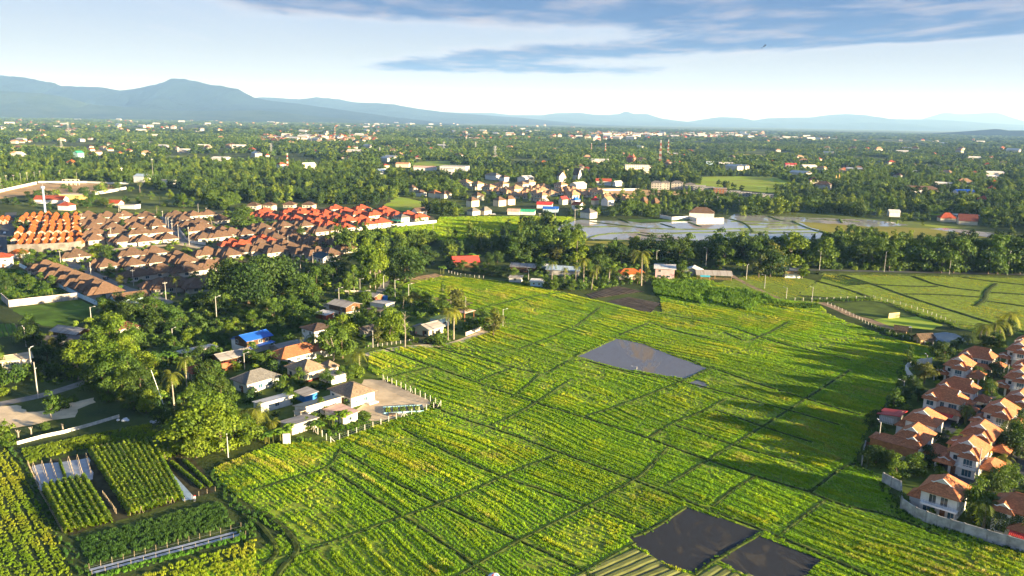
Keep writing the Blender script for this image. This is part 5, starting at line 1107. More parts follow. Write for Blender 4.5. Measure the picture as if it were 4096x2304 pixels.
trees('of the tree belt behind the hamlet', 'b3', [(300, 200, 19, 'tallbright', 1.2), (380, 210, 14, 'olive'), (460, 220, 14, 'olive'), (650, 240, 24, 'tallbright', 1.1), (600, 230, 19, 'tall'), (100, 200, 17, 'round'), (200, 200, 16, 'round'), (20, 200, 16, 'leafy'), (880, 220, 14, 'round'), (1000, 220, 13, 'leafy'), (1100, 230, 14, 'round'), (1220, 240, 10, 'olive'), (1250, 190, 16, 'round'), (1400, 200, 18, 'round'), (1560, 200, 18, 'round', 1.2), (1680, 210, 17, 'round'), (1840, 200, 14, 'round'), (1960, 200, 17, 'leafy'), (2080, 200, 22, 'tall', 1.3), (2200, 210, 20, 'leafy'), (2330, 240, 21, 'round'), (2450, 250, 21, 'leafy'), (1780, 240, 11, 'leafy'), (2560, 250, 20, 'round'), (700, 190, 14, 'leafy'), (2140, 240, 16, 'leafy')])
trees('behind the straight farm road', 'b4', [(60, 330, 20, 'olive'), (20, 370, 20, 'round'), (230, 270, 24, 'tallbright', 1.4), (330, 270, 22, 'leafy'), (530, 280, 22, 'leafy', 1.1), (590, 260, 19, 'leafy'), (340, 390, 13, 'tallbright', 1.2), (130, 250, 20, 'leafy'), (950, 290, 20, 'round'), (1040, 290, 22, 'leafy'), (1140, 300, 22, 'leafy'), (1220, 310, 21, 'tall', 1.3), (1330, 300, 22, 'leafy'), (1430, 300, 21, 'leafy'), (1540, 310, 25, 'leafy', 1.1), (1650, 290, 22, 'round'), (1740, 330, 18, 'leafy'), (1860, 330, 25, 'leafy', 1.1), (1980, 330, 20, 'leafy'), (2080, 310, 24, 'round'), (2210, 340, 24, 'leafy'), (2300, 340, 27, 'leafy', 1.1), (2420, 330, 24, 'round'), (2530, 340, 24, 'leafy'), (2660, 340, 25, 'round'), (760, 270, 10, 'bush'), (880, 250, 17, 'round'), (2450, 250, 22, 'round'), (2250, 260, 22, 'round'), (1900, 250, 18, 'olive')])
trees('of the villa estate', 'c4', [(905, 105, 9, 'leafy', .8), (1000, 215, 9, 'olive', 1.1), (1080, 190, 6, 'leafy'), (930, 260, 6, 'round'), (890, 300, 6, 'round'), (800, 400, 9, 'leafy'), (850, 350, 7, 'round'), (960, 330, 6, 'round'), (700, 470, 5, 'round'), (660, 490, 5, 'round'), (690, 730, 6, 'round', 1.2), (640, 740, 5, 'round'), (770, 740, 5, 'round'), (820, 820, 7, 'bright', .8), (950, 800, 7, 'leafy', 1.1), (900, 800, 5, 'round'), (1015, 740, 6, 'round', 1.2), (1080, 790, 3, 'bushbright'), (1090, 620, 5, 'round'), (1340, 1090, 11, 'leafy', .8), (1500, 910, 8, 'leafy'), (1440, 920, 6, 'round'), (1560, 890, 7, 'leafy'), (1560, 690, 9, 'round'), (1600, 620, 9, 'leafy'), (1500, 660, 7, 'round'), (1640, 700, 8, 'round'), (1100, 150, 6, 'round'), (1050, 160, 5, 'round'), (1450, 180, 7, 'round'), (1400, 290, 6, 'leafy'), (1330, 190, 6, 'round'), (840, 990, 3.5, 'bush'), (1040, 1090, 3, 'bush'), (860, 230, 4, 'bush'), (720, 560, 4, 'bush'), (640, 590, 4, 'bush'), (1100, 50, 6, 'leafy'), (1130, 30, 5, 'bushbright'), (1180, 10, 5, 'round'), (1570, 470, 7, 'leafy'), (1620, 520, 7, 'round'), (1430, 880, 5, 'bush')])
trees('in the villa gardens', 'c4', [(1262, 470, 7, 'lowpalm', .8), (1300, 480, 6, 'lowpalm', .8), (1380, 1140, 8, 'lowpalm', .9), (1480, 1160, 8, 'lowpalm', .9), (1560, 1170, 8, 'lowpalm', .9), (1430, 290, 6, 'lowpalm', .8), (1500, 770, 5, 'lowpalm'), (1545, 560, 7, 'lowpalm')])
trees('between fish pond and villa roofs', 'b4', [(2130, 990, 8, 'lowpalm'), (2190, 1010, 8, 'lowpalm'), (2260, 1000, 9, 'lowpalm'), (2330, 960, 9, 'lowpalm'), (2390, 900, 10, 'lowpalm'), (2010, 1050, 5, 'lowpalm'), (1960, 1040, 4, 'bush'), (1700, 1180, 7, 'round'), (1780, 1190, 7, 'round'), (1840, 1150, 6, 'round'), (2240, 1070, 7, 'round'), (2320, 1090, 7, 'leafy'), (1650, 1010, 1.6, 'bush'), (1885, 1050, 2.4, 'bush'), (1830, 890, 2.5, 'bush'), (2420, 960, 8, 'round'), (2160, 1080, 6, 'round')])

def screen_x(o): q = CAMM.transposed() @ (o.location-Vector((0, 0, CAM_H))); return q.x/-q.z
def rank(lab, os_):
    os_.sort(key=screen_x)
    for i, o in enumerate(os_):
        if len(os_) > 1: o['label'] = f'{lab}, {ORD[i]} from the left' if 0 < i < len(os_)-1 else f'{lab}, {"leftmost" if i == 0 else "rightmost"}'
for lab, os_ in TLAB.items(): rank(lab, os_)
# ---------------------------------------------------------------- woodland of the plain: too many to count
CLEAR = [F(*p) for p in [
    ((-400, 1400), (-400, 800), (0, 800), (260, 790), (420, 775), (540, 742), (650, 765), (760, 790), (830, 835), (1010, 815), (1270, 815), (1500, 822), (1740, 855), (1760, 900), (1560, 950), (1300, 985), (1440, 1040), (1300, 1120), (1700, 1090), (2048, 1120), (2700, 1090), (3100, 1090), (3300, 1085), (5200, 1110), (5200, 2400), (-400, 2400)),
    ((-400, 770), (0, 770), (150, 732), (330, 722), (540, 738), (400, 775), (260, 788), (0, 796), (-400, 820)), ((-400, 740), (0, 730), (90, 730), (0, 748), (-400, 765)),
    ((1255, 960), (1500, 915), (1740, 870), (2048, 862), (2300, 862), (2330, 880), (2210, 905), (2150, 910), (2048, 930), (1900, 962), (1760, 955), (1620, 968), (1500, 975), (1400, 975)),
    ((1520, 830), (1590, 782), (1760, 820), (1700, 835), (1620, 850)),
    ((2200, 905), (2300, 870), (2500, 870), (2640, 868), (2900, 870), (3080, 862), (3200, 850), (3330, 855), (3520, 880), (3600, 900), (3700, 905), (4200, 925), (4200, 965), (3800, 975), (3700, 980), (3560, 985), (3340, 945), (3300, 980), (2900, 985), (2380, 972)),
    ((2330, 965), (2700, 975), (2900, 985), (2860, 1000), (2600, 1010), (2340, 1020), (2260, 1000)),
    ((2330, 752), (2600, 760), (2800, 770), (2790, 790), (2560, 790), (2420, 775)), ((2790, 705), (3080, 708), (3250, 745), (3180, 752), (3080, 778), (2800, 740)),
    ((1810, 735), (2080, 725), (2250, 750), (2560, 790), (2300, 810), (2100, 810), (1860, 780)), ((2048, 812), (2500, 815), (2480, 862), (2048, 858)), ((1620, 775), (1850, 800), (2048, 820), (2048, 860), (1850, 850), (1740, 815)),
    ((2600, 735), (2800, 740), (3080, 780), (3080, 795), (2860, 790), (2600, 765)), ((3072, 720), (3250, 742), (3180, 756), (3072, 752)), ((3072, 800), (3230, 815), (3072, 840)), ((3430, 838), (3540, 832), (3530, 855), (3440, 850)), ((3660, 895), (3840, 905), (3800, 915)), ((3600, 850), (3800, 860), (3900, 862), (3860, 880), (3640, 875)),
    ((70, 575), (310, 590), (340, 600), (80, 596)), ((3790, 640), (4030, 648), (4000, 652), (3800, 648)), ((2880, 612), (3070, 618), (3070, 632), (2960, 630)), ((1760, 594), (1980, 596), (1980, 604), (1770, 606)), ((1660, 645), (1810, 642), (1800, 668), (1640, 662)), ((1500, 658), (1880, 660), (1870, 700), (1780, 705), (1560, 690)), ((1060, 610), (1160, 608), (1150, 620), (1060, 620)), ((2860, 572), (3040, 568), (3040, 574), (2860, 577))]]
def low_tree(seed, lobes, n, size, H=12, W=11, flat=.75): return crown_mesh('wood_tree', seed, H, W, lobes, n, size, flat, .12, .35)[0]
WOODL = leafmat('woodland_leaf', (.75, .8, .7), (1.15, 1.15, 1.1), .3, inst=True, nscale=.3)
midp = [proto('wood_tree', low_tree(500+k, 12, 620, 1.05), WOODL) for k in range(3)] + [proto('wood_tree', low_tree(520+k, 12, 520, .9, 14, 7, .95), WOODL) for k in range(2)]
farp = [proto('wood_tree_far', low_tree(540+k, 9, 130, 2.6), WOODL) for k in range(3)]
def wood_colours(pts):
    a = (.5*vnoise(pts, 45, 31)+.5*vnoise(pts, 190, 32))[:, None]; a = np.clip((a-.25)*2, 0, 1); b_ = nrng.random((len(pts), 1)); c = np.array((.026, .055, .012))+(np.array((.095, .155, .020))-np.array((.026, .055, .012)))*a
    hi = (b_ > .82); c = np.where(hi, np.array((.15, .20, .022)), c); return c*1.15*(.7+.6*nrng.random((len(pts), 1)))
def build_woods():
    def field(y0, y1, sp):
        n = int((y1-y0)*(y1+y0)*.72/sp**2); y = np.sqrt(nrng.uniform(y0**2, y1**2, n)); x = nrng.uniform(-.72, .72, n)*y
        pts = np.c_[x, y]
        for c in CLEAR: pts = pts[~inside(pts, c)]
        for bx, by, bw in FARPOS:
            d = np.array((bx, by)); L = np.hypot(*d); u = d/L; q = pts-d; al = q@u; ac = np.abs(q@np.array((-u[1], u[0])))
            pts = pts[~((ac < bw*.5+4) & (al > -30-L*.02) & (al < bw*.5+5))]
        return pts
    p = field(520, 1500, 8.6); gap = vnoise(p, 70, 41)*.6+vnoise(p, 25, 42)*.4; p = p[(gap > .36) | (nrng.random(len(p)) < .25)]
    s = np.clip(.42+.5*nrng.random(len(p))**1.5+.8*(vnoise(p, 80, 44)-.35), .3, 1.6)
    scatter('woodland', p, midp, nrng.uniform(0, 6.283, len(p)), np.c_[s, s, s*(.85+.4*nrng.random(len(p)))], wood_colours(p))
    q = field(1500, 3600, 13); gap = vnoise(q, 170, 51)*.6+vnoise(q, 50, 52)*.4; q = q[(gap > .45)]
    s = .75+.6*nrng.random(len(q)); S = [np.c_[s, s, s*.9]]; P = [q]
    q = field(3600, 10500, 34); gap = vnoise(q, 420, 61)*.6+vnoise(q, 120, 62)*.4; q = q[(gap > .46)]
    s = 1.3+1.3*nrng.random(len(q)); S.append(np.c_[s*1.5, s*1.5, s*.62]); P.append(q)
    P = np.concatenate(P); S = np.concatenate(S); scatter('distant_woodland', P, farp, nrng.uniform(0, 6.283, len(P)), S, wood_colours(P))
    print('woods', len(p), len(P), 'trees', NTREE[0])
# ---------------------------------------------------------------- surfaces: lanes, yards, meadows, water
def S(name, sh, pts, z, m): return sheet(name, KL(sh, pts), z, m)
YARD = mat('village_ground', (.15, .125, .075), .95, .25, .12, .3, 3, .1, col2=(.075, .095, .03), space='W', fine=.3)
GRASSY = mat('rough_grass', (.12, .17, .025), .95, .3, .10, .5, 4, .1, col2=(.06, .085, .018), space='W', fine=.4)
DRYG = mat('dry_meadow', (.32, .29, .05), .95, .2, .02, .4, 1.5, .1, col2=(.24, .22, .04), space='W', fine=.25)
PALESAND = mat('pale_sand', (.78, .60, .38), .95, .15, .15, .2, 3, .1, space='W', fine=.2)
sheet('estate_ground', F((-300, 1250), (-300, 900), (60, 862), (330, 852), (830, 850), (1010, 828), (1270, 828), (1500, 835), (1730, 865), (1740, 890), (1560, 930), (1260, 970), (1180, 1010), (1400, 1030), (1300, 1060), (880, 1180), (480, 1215), (380, 1210), (60, 1060), (0, 1075), (-300, 1120)), .004, YARD)
sheet('village_ground', F((960, 1700), (830, 1520), (1000, 1330), (1300, 1230), (1480, 1130), (1640, 1150), (1900, 1240), (2020, 1270), (1960, 1330), (1800, 1378), (1480, 1400), (1470, 1480), (1540, 1525), (1745, 1600), (1700, 1628), (1330, 1765), (1085, 1770)), .006, GRASSY)
sheet('villa_ground', F((3640, 1480), (3590, 1530), (3560, 1600), (3480, 1680), (3450, 1790), (3450, 1860), (3540, 1905), (3590, 2010), (3720, 2075), (4400, 2330), (5200, 2300), (5200, 1330), (3900, 1330), (3780, 1420)), .006, GRASSY)
ribbon('estate_road', KL('c4', [(1641, 560), (1600, 740), (1480, 900), (1300, 860), (1120, 730), (980, 640)]), 6, .016, ASPH)
ribbon('estate_road', KL('c4', [(1420, 260), (1330, 440), (1200, 440), (1080, 560)]), 5.5, .020, ASPH)
ribbon('village_lane', smooth(KL('b2', [(1100, 1160), (1280, 1112), (1500, 1078), (1700, 1066), (1900, 1062), (2050, 1022), (2180, 972), (2320, 915)])), 4.2, .018, PALESAND)
ribbon('village_lane', smooth(KL('b2', [(1180, 700), (1230, 590), (1260, 500), (1310, 420), (1290, 380)])), 4.5, .02, CONC)
ribbon('concrete_lane', smooth(KL('c1', [(-60, 362), (0, 345), (240, 300), (430, 245), (560, 200), (660, 160), (740, 100)])), 4.6, .018, CONC)
ribbon('farm_road', KL('b4', [(420, 300), (1100, 314), (1700, 327), (2200, 338), (2800, 352)]), 5, .016, ASPH)
bund(KL('b4', [(500, 345), (1100, 350), (1700, 362), (2200, 372), (2800, 385)]), 3.2, .9, 'road_bank')
ribbon('dirt_track', smooth(KL('b4', [(530, 630), (700, 690), (860, 770), (1000, 800), (1150, 860), (1290, 915)])), 5, .03, DIRT)
ribbon('dirt_track', smooth(KL('b3', [(2100, 280), (2240, 380), (2400, 460), (2576, 545), (2720, 600)])), 3.5, .03, DIRT)
ribbon('street', KL('a1', [(-20, 1449), (60, 1290), (90, 1130), (110, 1030)]), 9, .016, ASPH)
ribbon('street', KL('a1', [(2060, 1390), (1850, 1350), (1790, 1290), (1740, 1200), (1680, 1100), (1650, 1060)]), 9, .016, CONC)
ribbon('dusty_lane', KL('a1', [(1050, 1420), (1300, 1385), (1560, 1370), (1820, 1350), (2100, 1395)]), 8, .02, PALESAND)
ribbon('street', KL('b1', [(600, 190), (760, 270), (1000, 380), (1250, 490), (1500, 560), (1700, 640)]), 7, .016, CONC)
S('grass_lawn', 'b1', [(95, 690), (780, 598), (950, 660), (980, 800), (560, 885), (430, 860), (310, 800), (180, 740)], .02, LAWN)
S('grass_lawn', 'b1', [(-300, 420), (0, 290), (200, 290), (370, 370), (620, 500), (770, 570), (100, 650), (-300, 640)], .014, LAWN)
S('sandy_yard', 'c1', [(-120, 365), (0, 360), (110, 352), (170, 398), (300, 388), (420, 350), (600, 305), (615, 335), (500, 380), (480, 430), (320, 450), (200, 482), (90, 500), (-120, 470)], .012, PALESAND)
S('sandy_yard', 'c2', [(640, 385), (700, 330), (650, 260), (690, 190), (830, 195), (1040, 290), (1190, 372), (1080, 402), (850, 442), (700, 462), (740, 420)], .012, PALESAND)
S('sandy_yard', 'b2', [(1480, 900), (1600, 920), (1780, 980), (1880, 1050), (1580, 1055), (1500, 980)], .012, YARD)
S('sandy_yard', 'b2', [(2100, 870), (2280, 800), (2300, 890), (2110, 960)], .012, YARD)
S('meadow', 'a2', [(590, 1290), (1210, 1205), (1815, 1140), (1850, 1075), (2576, 1068), (3200, 1072), (3215, 1110), (2960, 1155), (2950, 1190), (2576, 1215), (2200, 1310), (1850, 1310), (1500, 1335), (1250, 1330), (960, 1345)], .012, PAST)
S('meadow', 'a2', [(1250, 985), (1420, 870), (1820, 945), (1700, 970), (1500, 1020)], .012, PAST)
S('meadow', 'a3', [(1880, 672), (2576, 665), (3020, 760), (2850, 790), (2576, 835), (1850, 752)], .012, PAST)
S('dry_meadow', 'b3', [(500, 20), (760, 10), (1330, 20), (1900, 20), (2100, 40), (1900, 110), (1300, 130), (840, 180), (560, 120)], .014, DRYG)
S('dry_meadow', 'a4', [(250, 1118), (1140, 1172), (1640, 1192), (2100, 1240), (2300, 1280), (1500, 1330), (900, 1320), (690, 1272)], .02, DRYG)
S('meadow', 'a4', [(1480, 1140), (1930, 1180), (1700, 1190)], .024, PAST); S('meadow', 'a4', [(880, 1000), (1180, 980), (1150, 1045), (1050, 1040)], .02, PAST)
S('meadow', 'a4', [(-60, 900), (400, 935), (380, 970), (0, 1000)], .012, PAST); S('meadow', 'a4', [(1400, 985), (1820, 1010), (1800, 1070), (1600, 1050)], .012, PAST)
S('meadow', 'a3', [(1150, 1100), (1820, 1100), (1780, 1118), (1220, 1128)], .05, LAWN)
for sh, p in (('a1', [(180, 348), (780, 372), (860, 395), (200, 392)]), ('a4', [(1800, 505), (2400, 525), (2360, 536), (1830, 522)]), ('a3', [(2080, 435), (2560, 450), (2560, 482), (2260, 478)]), ('a2', [(1850, 388), (2400, 392), (2400, 412), (1870, 418)]), ('a2', [(1620, 520), (1980, 512), (1950, 560), (1560, 560)]), ('a2', [(60, 425), (340, 422), (320, 455), (80, 455)])):
    S('far_field', sh, p, .02, DRYG if sh != 'a2' else PAST)
S('bare_site', 'a1', [(-400, 900), (0, 832), (370, 742), (800, 732), (1250, 762), (960, 842), (640, 875), (350, 842), (0, 895), (-400, 980)], .014, SAND)
S('bare_site', 'a1', [(-500, 760), (0, 735), (230, 738), (0, 790), (-500, 840)], .014, SAND)
S('bare_site', 'a3', [(760, 790), (1000, 785), (1780, 828), (1760, 862), (1300, 865), (1050, 840)], .014, SAND)
S('pond_water', 'b4', [(1600, 962), (1640, 940), (1780, 925), (1870, 940), (2045, 1000), (1960, 1030), (1830, 1052), (1720, 1032), (1640, 992)], .03, water('fish_pond', (.05, .07, .085), .04))
S('grass_lawn', 'b4', [(1060, 800), (1330, 775), (1500, 770), (1760, 855), (1650, 902), (1400, 885), (1250, 872)], .02, PAST)
S('rough_grass', 'b4', [(650, 640), (1060, 615), (1500, 770), (1060, 795), (860, 745)], .016, GRASSY)
S('flooded_paddy', 'a3', [(380, 1185), (690, 1105), (1160, 1120), (1300, 1140), (1820, 1112), (2120, 1108), (2250, 1045), (2700, 1072), (3700, 1110), (4000, 1160), (3640, 1175), (2850, 1120), (3260, 1275), (2576, 1345), (2080, 1345), (820, 1305)], .03, water('paddy_water', (.38, .36, .33), .03, (.32, .26, .19), .012, .003))  # muddy water, its base colour paled to stand in for sky reflection
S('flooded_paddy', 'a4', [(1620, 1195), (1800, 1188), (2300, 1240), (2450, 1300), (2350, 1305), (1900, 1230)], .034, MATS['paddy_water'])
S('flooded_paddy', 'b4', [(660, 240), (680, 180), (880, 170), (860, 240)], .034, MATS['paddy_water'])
for p in [((450, 1165), (800, 1180), (1150, 1170), (1400, 1195), (1900, 1205), (2576, 1190)), ((780, 1285), (900, 1250), (1250, 1230), (1420, 1250), (1960, 1230), (2576, 1225)), ((790, 1125), (1080, 1160), (1360, 1192)), ((1500, 1145), (1630, 1185)), ((1780, 1130), (1900, 1175)), ((2160, 1090), (2330, 1130), (2400, 1190), (2430, 1240)), ((2200, 1120), (2700, 1135)), ((2350, 1155), (2900, 1160)), ((2300, 1210), (3000, 1205)), ((2400, 1240), (3080, 1235)), ((1270, 1250), (1500, 1300), (2000, 1330)), ((2820, 1118), (2950, 1180), (3080, 1220), (3270, 1275)), ((1090, 1095), (1140, 1120), (1180, 1140)), ((2580, 1070), (2720, 1120), (2850, 1122)), ((820, 1305), (1500, 1325), (2080, 1345)), ((400, 1180), (600, 1120)), ((3300, 1100), (3320, 1140)), ((2950, 1095), (3500, 1125))]:
    bund(smooth(KL('a3', p), 1), 2.0, .5, m=GRASSY)
# bed ridges of ploughed and nursery plots
def beds(name, sh, a, b, c, d, n, m, w, h, base=None, mb=None):
    """n raised beds between the lines a-b (start) and c-d (end)"""
    A, B_, C_, D_ = (K(sh, *q) for q in (a, b, c, d))
    if base: sheet(base, [A, B_, D_, C_], .02, mb)
    for i in range(n):
        t = (i+.5)/n; bund([A+(B_-A)*t, C_+(D_-C_)*t], w, h, name, m)
beds('plough_ridge', 'b3', (740, 555), (1050, 465), (800, 590), (1330, 520), 11, MUD, 1.1, .35, 'ploughed_soil', MUD)
beds('plough_ridge', 'b3', (960, 620), (1180, 575), (1380, 735), (1500, 640), 10, MUD, 1.0, .25, 'ploughed_soil', water('wet_plough', (.10, .075, .055), .2, (.16, .11, .07), .06))
beds('plough_ridge', 'b2', (1520, 385), (1560, 450), (1800, 340), (1870, 360), 9, MUD, .9, .3, 'ploughed_soil', MUD)
beds('plough_ridge', 'b2', (1660, 565), (1660, 612), (2190, 635), (2120, 670), 5, MUD, 1.2, .35, 'ploughed_soil', MUD)
beds('seedling_bed', 'b4', (520, 380), (770, 352), (800, 462), (1060, 442), 9, LAWN, 1.0, .2, 'wet_soil', BLACKMUD)
beds('seedling_bed', 'b1', (-200, 850), (150, 845), (-170, 1010), (195, 960), 7, LAWN, 1.3, .25, 'wet_soil', MUD)
SEEDG = mat('seedling_grass', (.22, .235, .07), .95, .15, .3, .4, 5, .1, space='W', fine=.3)
beds('seedling_bed', 'c3', (780, 1270), (1150, 1449), (370, 1449), (700, 1640), 7, SEEDG, 1.55, .15, 'wet_soil', MUD)
beds('seedling_bed', 'c3', (1300, 1380), (1560, 1449), (1180, 1449), (1400, 1560), 4, SEEDG, 1.5, .15, 'wet_soil', MUD)

# ---------------------------------------------------------------- more ground cover: tall fodder grass, low crops, weeds
def cover(name, sh, polys, dens, h0, h1, c0, c1, wf=1.0, row=None):
    P, Sx, T = [], [], []
    for poly in polys:
        A = KL(sh, poly); xs = [p.x for p in A]; ys = [p.y for p in A]; n = int((max(xs)-min(xs))*(max(ys)-min(ys))*dens)
        q = np.c_[nrng.uniform(min(xs), max(xs), n), nrng.uniform(min(ys), max(ys), n)]; q = q[inside(q, A)]
        if row:
            d = K(sh, *row[1])-K(sh, *row[0]); d = np.array((d.x, d.y)); d /= np.hypot(*d); nr = np.array((-d[1], d[0])); v = q@nr; q = q+((np.round(v/row[2])*row[2]-v)*.55*nrng.random(len(q)))[:, None]*nr
        k = vnoise(q, 7, 71)[:, None]; P.append(q); s = h0+(h1-h0)*nrng.random(len(q)); Sx.append(np.c_[s*wf, s*wf, s]); T.append((np.array(c0)*(1-k)+np.array(c1)*k)*(.75+.5*nrng.random((len(q), 1))))
    P = np.concatenate(P); return scatter(name, P, tufts, nrng.uniform(0, 6.283, len(P)), np.concatenate(Sx), np.concatenate(T))
cover('fodder_grass', 'b3', [[(1400, 430), (1560, 405), (1990, 425), (1990, 500), (1900, 560), (1930, 650), (1700, 600), (1440, 550)], [(1990, 490), (2300, 500), (2576, 560), (2700, 650), (2480, 640), (2380, 720), (1980, 620)]], .75, 1.2, 2.4, (.09, .20, .02), (.19, .32, .025), .7)
cover('weeds', 'b4', [[(1060, 600), (1200, 640), (1560, 760), (1880, 860), (1760, 850), (1500, 765), (1250, 660)], [(-20, 600), (250, 640), (520, 650), (560, 690), (250, 690), (0, 660)], [(250, 600), (1050, 585), (1060, 610), (540, 625)], [(1000, 840), (1290, 930), (1560, 1000), (1900, 1060), (1850, 1090), (1500, 1040), (1200, 960)]], .8, .8, 1.5, (.06, .14, .015), (.14, .22, .02), .8)
cover('weeds', 'c1', [[(1330, 770), (1500, 740), (1641, 700), (1641, 900), (1500, 960), (1641, 1060), (1641, 1190), (1560, 1060), (1450, 980), (1390, 880)], [(40, 560), (120, 690), (180, 760), (400, 1180), (600, 1449), (480, 1449), (260, 960), (140, 740), (20, 600)], [(1480, 1150), (1641, 1100), (1641, 1250), (1560, 1240)]], 1.1, .4, .9, (.05, .14, .03), (.12, .22, .03), .9)
cover('weeds', 'c2', [[(280, 560), (480, 600), (900, 450), (1180, 380), (1190, 420), (560, 640), (200, 640)], [(0, 980), (130, 1100), (250, 1230), (180, 1190), (0, 1100)], [(540, 440), (700, 420), (740, 460), (600, 530), (480, 560), (440, 520)]], 1.0, .4, .9, (.09, .21, .02), (.19, .33, .03), .9)
cover('weeds', 'c4', [[(610, 600), (560, 720), (620, 760), (740, 850), (840, 990), (1080, 1110), (1400, 1210), (1641, 1300), (1641, 1380), (1300, 1270), (1040, 1170), (800, 1060), (720, 880), (600, 780), (520, 740)], [(860, 110), (820, 140), (840, 210), (780, 300), (700, 420), (640, 480), (700, 490), (800, 350), (900, 230)]], .9, .4, .9, (.05, .12, .02), (.10, .18, .025), .9)
cover('left_rice', 'c1', [[(-120, 600), (30, 640), (130, 760), (230, 960), (370, 1230), (470, 1449), (-300, 1449)]], 3.4, .28, .5, (.22, .38, .02), (.44, .44, .035), 1.0, ((0, 1000), (230, 1449), 2.4))
cover('corner_rice', 'c1', [[(900, 1449), (1100, 1380), (1641, 1215), (1641, 1449)]], 2.2, .4, .7, (.30, .48, .02), (.60, .56, .05), 1.0, ((1000, 1449), (1641, 1260), 1.5))
cover('bean_leaf_crop', 'c1', [[(490, 1215), (900, 1110), (1280, 1000), (1420, 980), (1500, 1125), (1040, 1250), (580, 1380)]], 3.0, .5, .8, (.06, .15, .03), (.12, .22, .045), 1.0)
cover('yellow_leaf_crop', 'c1', [[(135, 640), (500, 560), (960, 475), (1000, 550), (620, 615), (300, 690), (180, 730)]], 3.0, .45, .75, (.14, .25, .02), (.36, .42, .03), 1.0)
cover('low_bean_row', 'c1', [[(600, 1449), (1000, 1340), (1560, 1190), (1575, 1215), (1000, 1370), (640, 1470)]], 3.0, .4, .7, (.10, .27, .03), (.20, .40, .04), 1.0)
cover('rough_grass_tufts', 'b1', [[(0, 300), (200, 300), (370, 380), (760, 580), (100, 640), (0, 580)], [(1840, 700), (2350, 640), (2576, 700), (2576, 800), (2300, 880), (1950, 900), (1850, 820)], [(350, 1250), (560, 1180), (900, 1449), (400, 1449)]], .35, .5, 1.1, (.05, .12, .015), (.11, .19, .02), 1.2)
cover('rough_grass_tufts', 'b2', [[(0, 700), (560, 820), (900, 800), (1200, 900), (1200, 980), (700, 900), (100, 1000), (0, 900)], [(1230, 560), (1600, 600), (1640, 800), (1300, 860), (1000, 800)], [(1280, 480), (1480, 470), (1640, 560), (1440, 560)]], .35, .4, 1.0, (.07, .16, .015), (.14, .24, .02), 1.2)
cover('meadow_tufts', 'a2', [[(600, 1290), (1210, 1212), (1810, 1145), (1850, 1080), (2576, 1072), (3200, 1076), (2950, 1180), (2576, 1212), (2200, 1300), (1500, 1325), (960, 1335)]], .5, .6, 1.1, (.30, .50, .02), (.50, .56, .03), 1.5)

# ---------------------------------------------------------------- the vegetable plots
LEAFY = leafmat('bean_leaf', (.08, .16, .012), (.24, .34, .022), .4, nscale=1.2)
STAKE = mat('bamboo_stake', (.50, .40, .26), .9, .2, 2.0)
PLAST = mat('grey_plastic_mulch', (.34, .37, .42), .35, .12, .8, .2, 3, .5, space='W')
def row_foliage(seed, L, h=1.5, w=.8):
    r = np.random.default_rng(seed); n = int(L*120); t = r.random(n)*L; a = r.uniform(0, 3.1416, n); rr = .65+.35*r.random(n)
    bul = 1+.22*np.sin(t*2*math.pi/1.3+seed)+.15*r.normal(size=n)
    c = np.c_[t, np.cos(a)*w/2*rr*bul, .12+np.sin(a)*(h-.1)*rr*np.clip(bul, .6, 1.25)]
    nm = np.c_[r.normal(size=n)*.5, np.cos(a)*1.2+r.normal(size=n)*.5, np.sin(a)+.3+r.normal(size=n)*.4]; nm /= np.linalg.norm(nm, axis=1)[:, None]
    u = np.cross(nm, r.normal(size=(n, 3))); u /= np.linalg.norm(u, axis=1)[:, None]; v = np.cross(nm, u); s = .2*(.6+.8*r.random(n))[:, None]
    V = np.concatenate([c-u*s, c-v*s, c+u*s, c+v*s]); i = np.arange(n)
    me = bpy.data.meshes.new('foliage'); me.from_pydata(V.tolist(), [], np.c_[i, n+i, 2*n+i, 3*n+i].tolist()); me.update(); me.materials.append(LEAFY); return me
def crop_row(a, b, label, h=1.7, w=1.35, foliage=True, stakes=True):
    d = b-a; L = d.length; o = thing('crop_row', label, 'crop row', a, math.atan2(d.y, d.x), 'staked vegetable rows')
    if foliage: obj('foliage', row_foliage(rng.randrange(9999), L, h, w), None, o)
    if stakes:
        for k in range(0, int(L/2.4)+1):
            m = MB(); x = min(L-.05, k*2.4+.1); m.tube((x, -.38, 0), (x+.05, .06, h+(.3 if not foliage else .05)), .035, .03, 5); m.tube((x, .38, 0), (x-.05, -.06, h+(.3 if not foliage else .05)), .035, .03, 5); obj('stake', m.mesh('stake'), STAKE, o)
        m = MB(); m.tube((0, 0, h-.05), (L, 0, h-.05), .025, .025, 4); obj('top_cane', m.mesh('top_cane'), STAKE, o)
    return o
def lerp2(p, q, t): return (p[0]+(q[0]-p[0])*t, p[1]+(q[1]-p[1])*t)
S('mulch_sheet', 'c1', [(205, 745), (570, 690), (595, 830), (260, 905)], .03, PLAST); S('garden_soil', 'c1', [(180, 735), (1130, 555), (1390, 900), (440, 1190)], .02, mat('garden_soil', (.075, .07, .035), .95, .25, .4, .3, 5, .1, space='W'))
for i in range(12): crop_row(K('c1', *lerp2((585, 655), (965, 592), i/11)), K('c1', *lerp2((850, 1065), (1165, 962), i/11)), f'{ORD[i]} tall leafy row from the left in the main staked vegetable block')
for i in range(5): crop_row(K('c1', *lerp2((1000, 588), (1125, 568), i/4)), K('c1', *lerp2((1035, 718), (1130, 680), i/4)), f'{ORD[i]} short leafy row behind the blue plastic beds, counted from the left')
for i in range(7): crop_row(K('c1', *lerp2((288, 885), (535, 828), i/6)), K('c1', *lerp2((440, 1178), (705, 1110), i/6)), f'{ORD[i]} sunlit leafy row from the left in the front staked block')
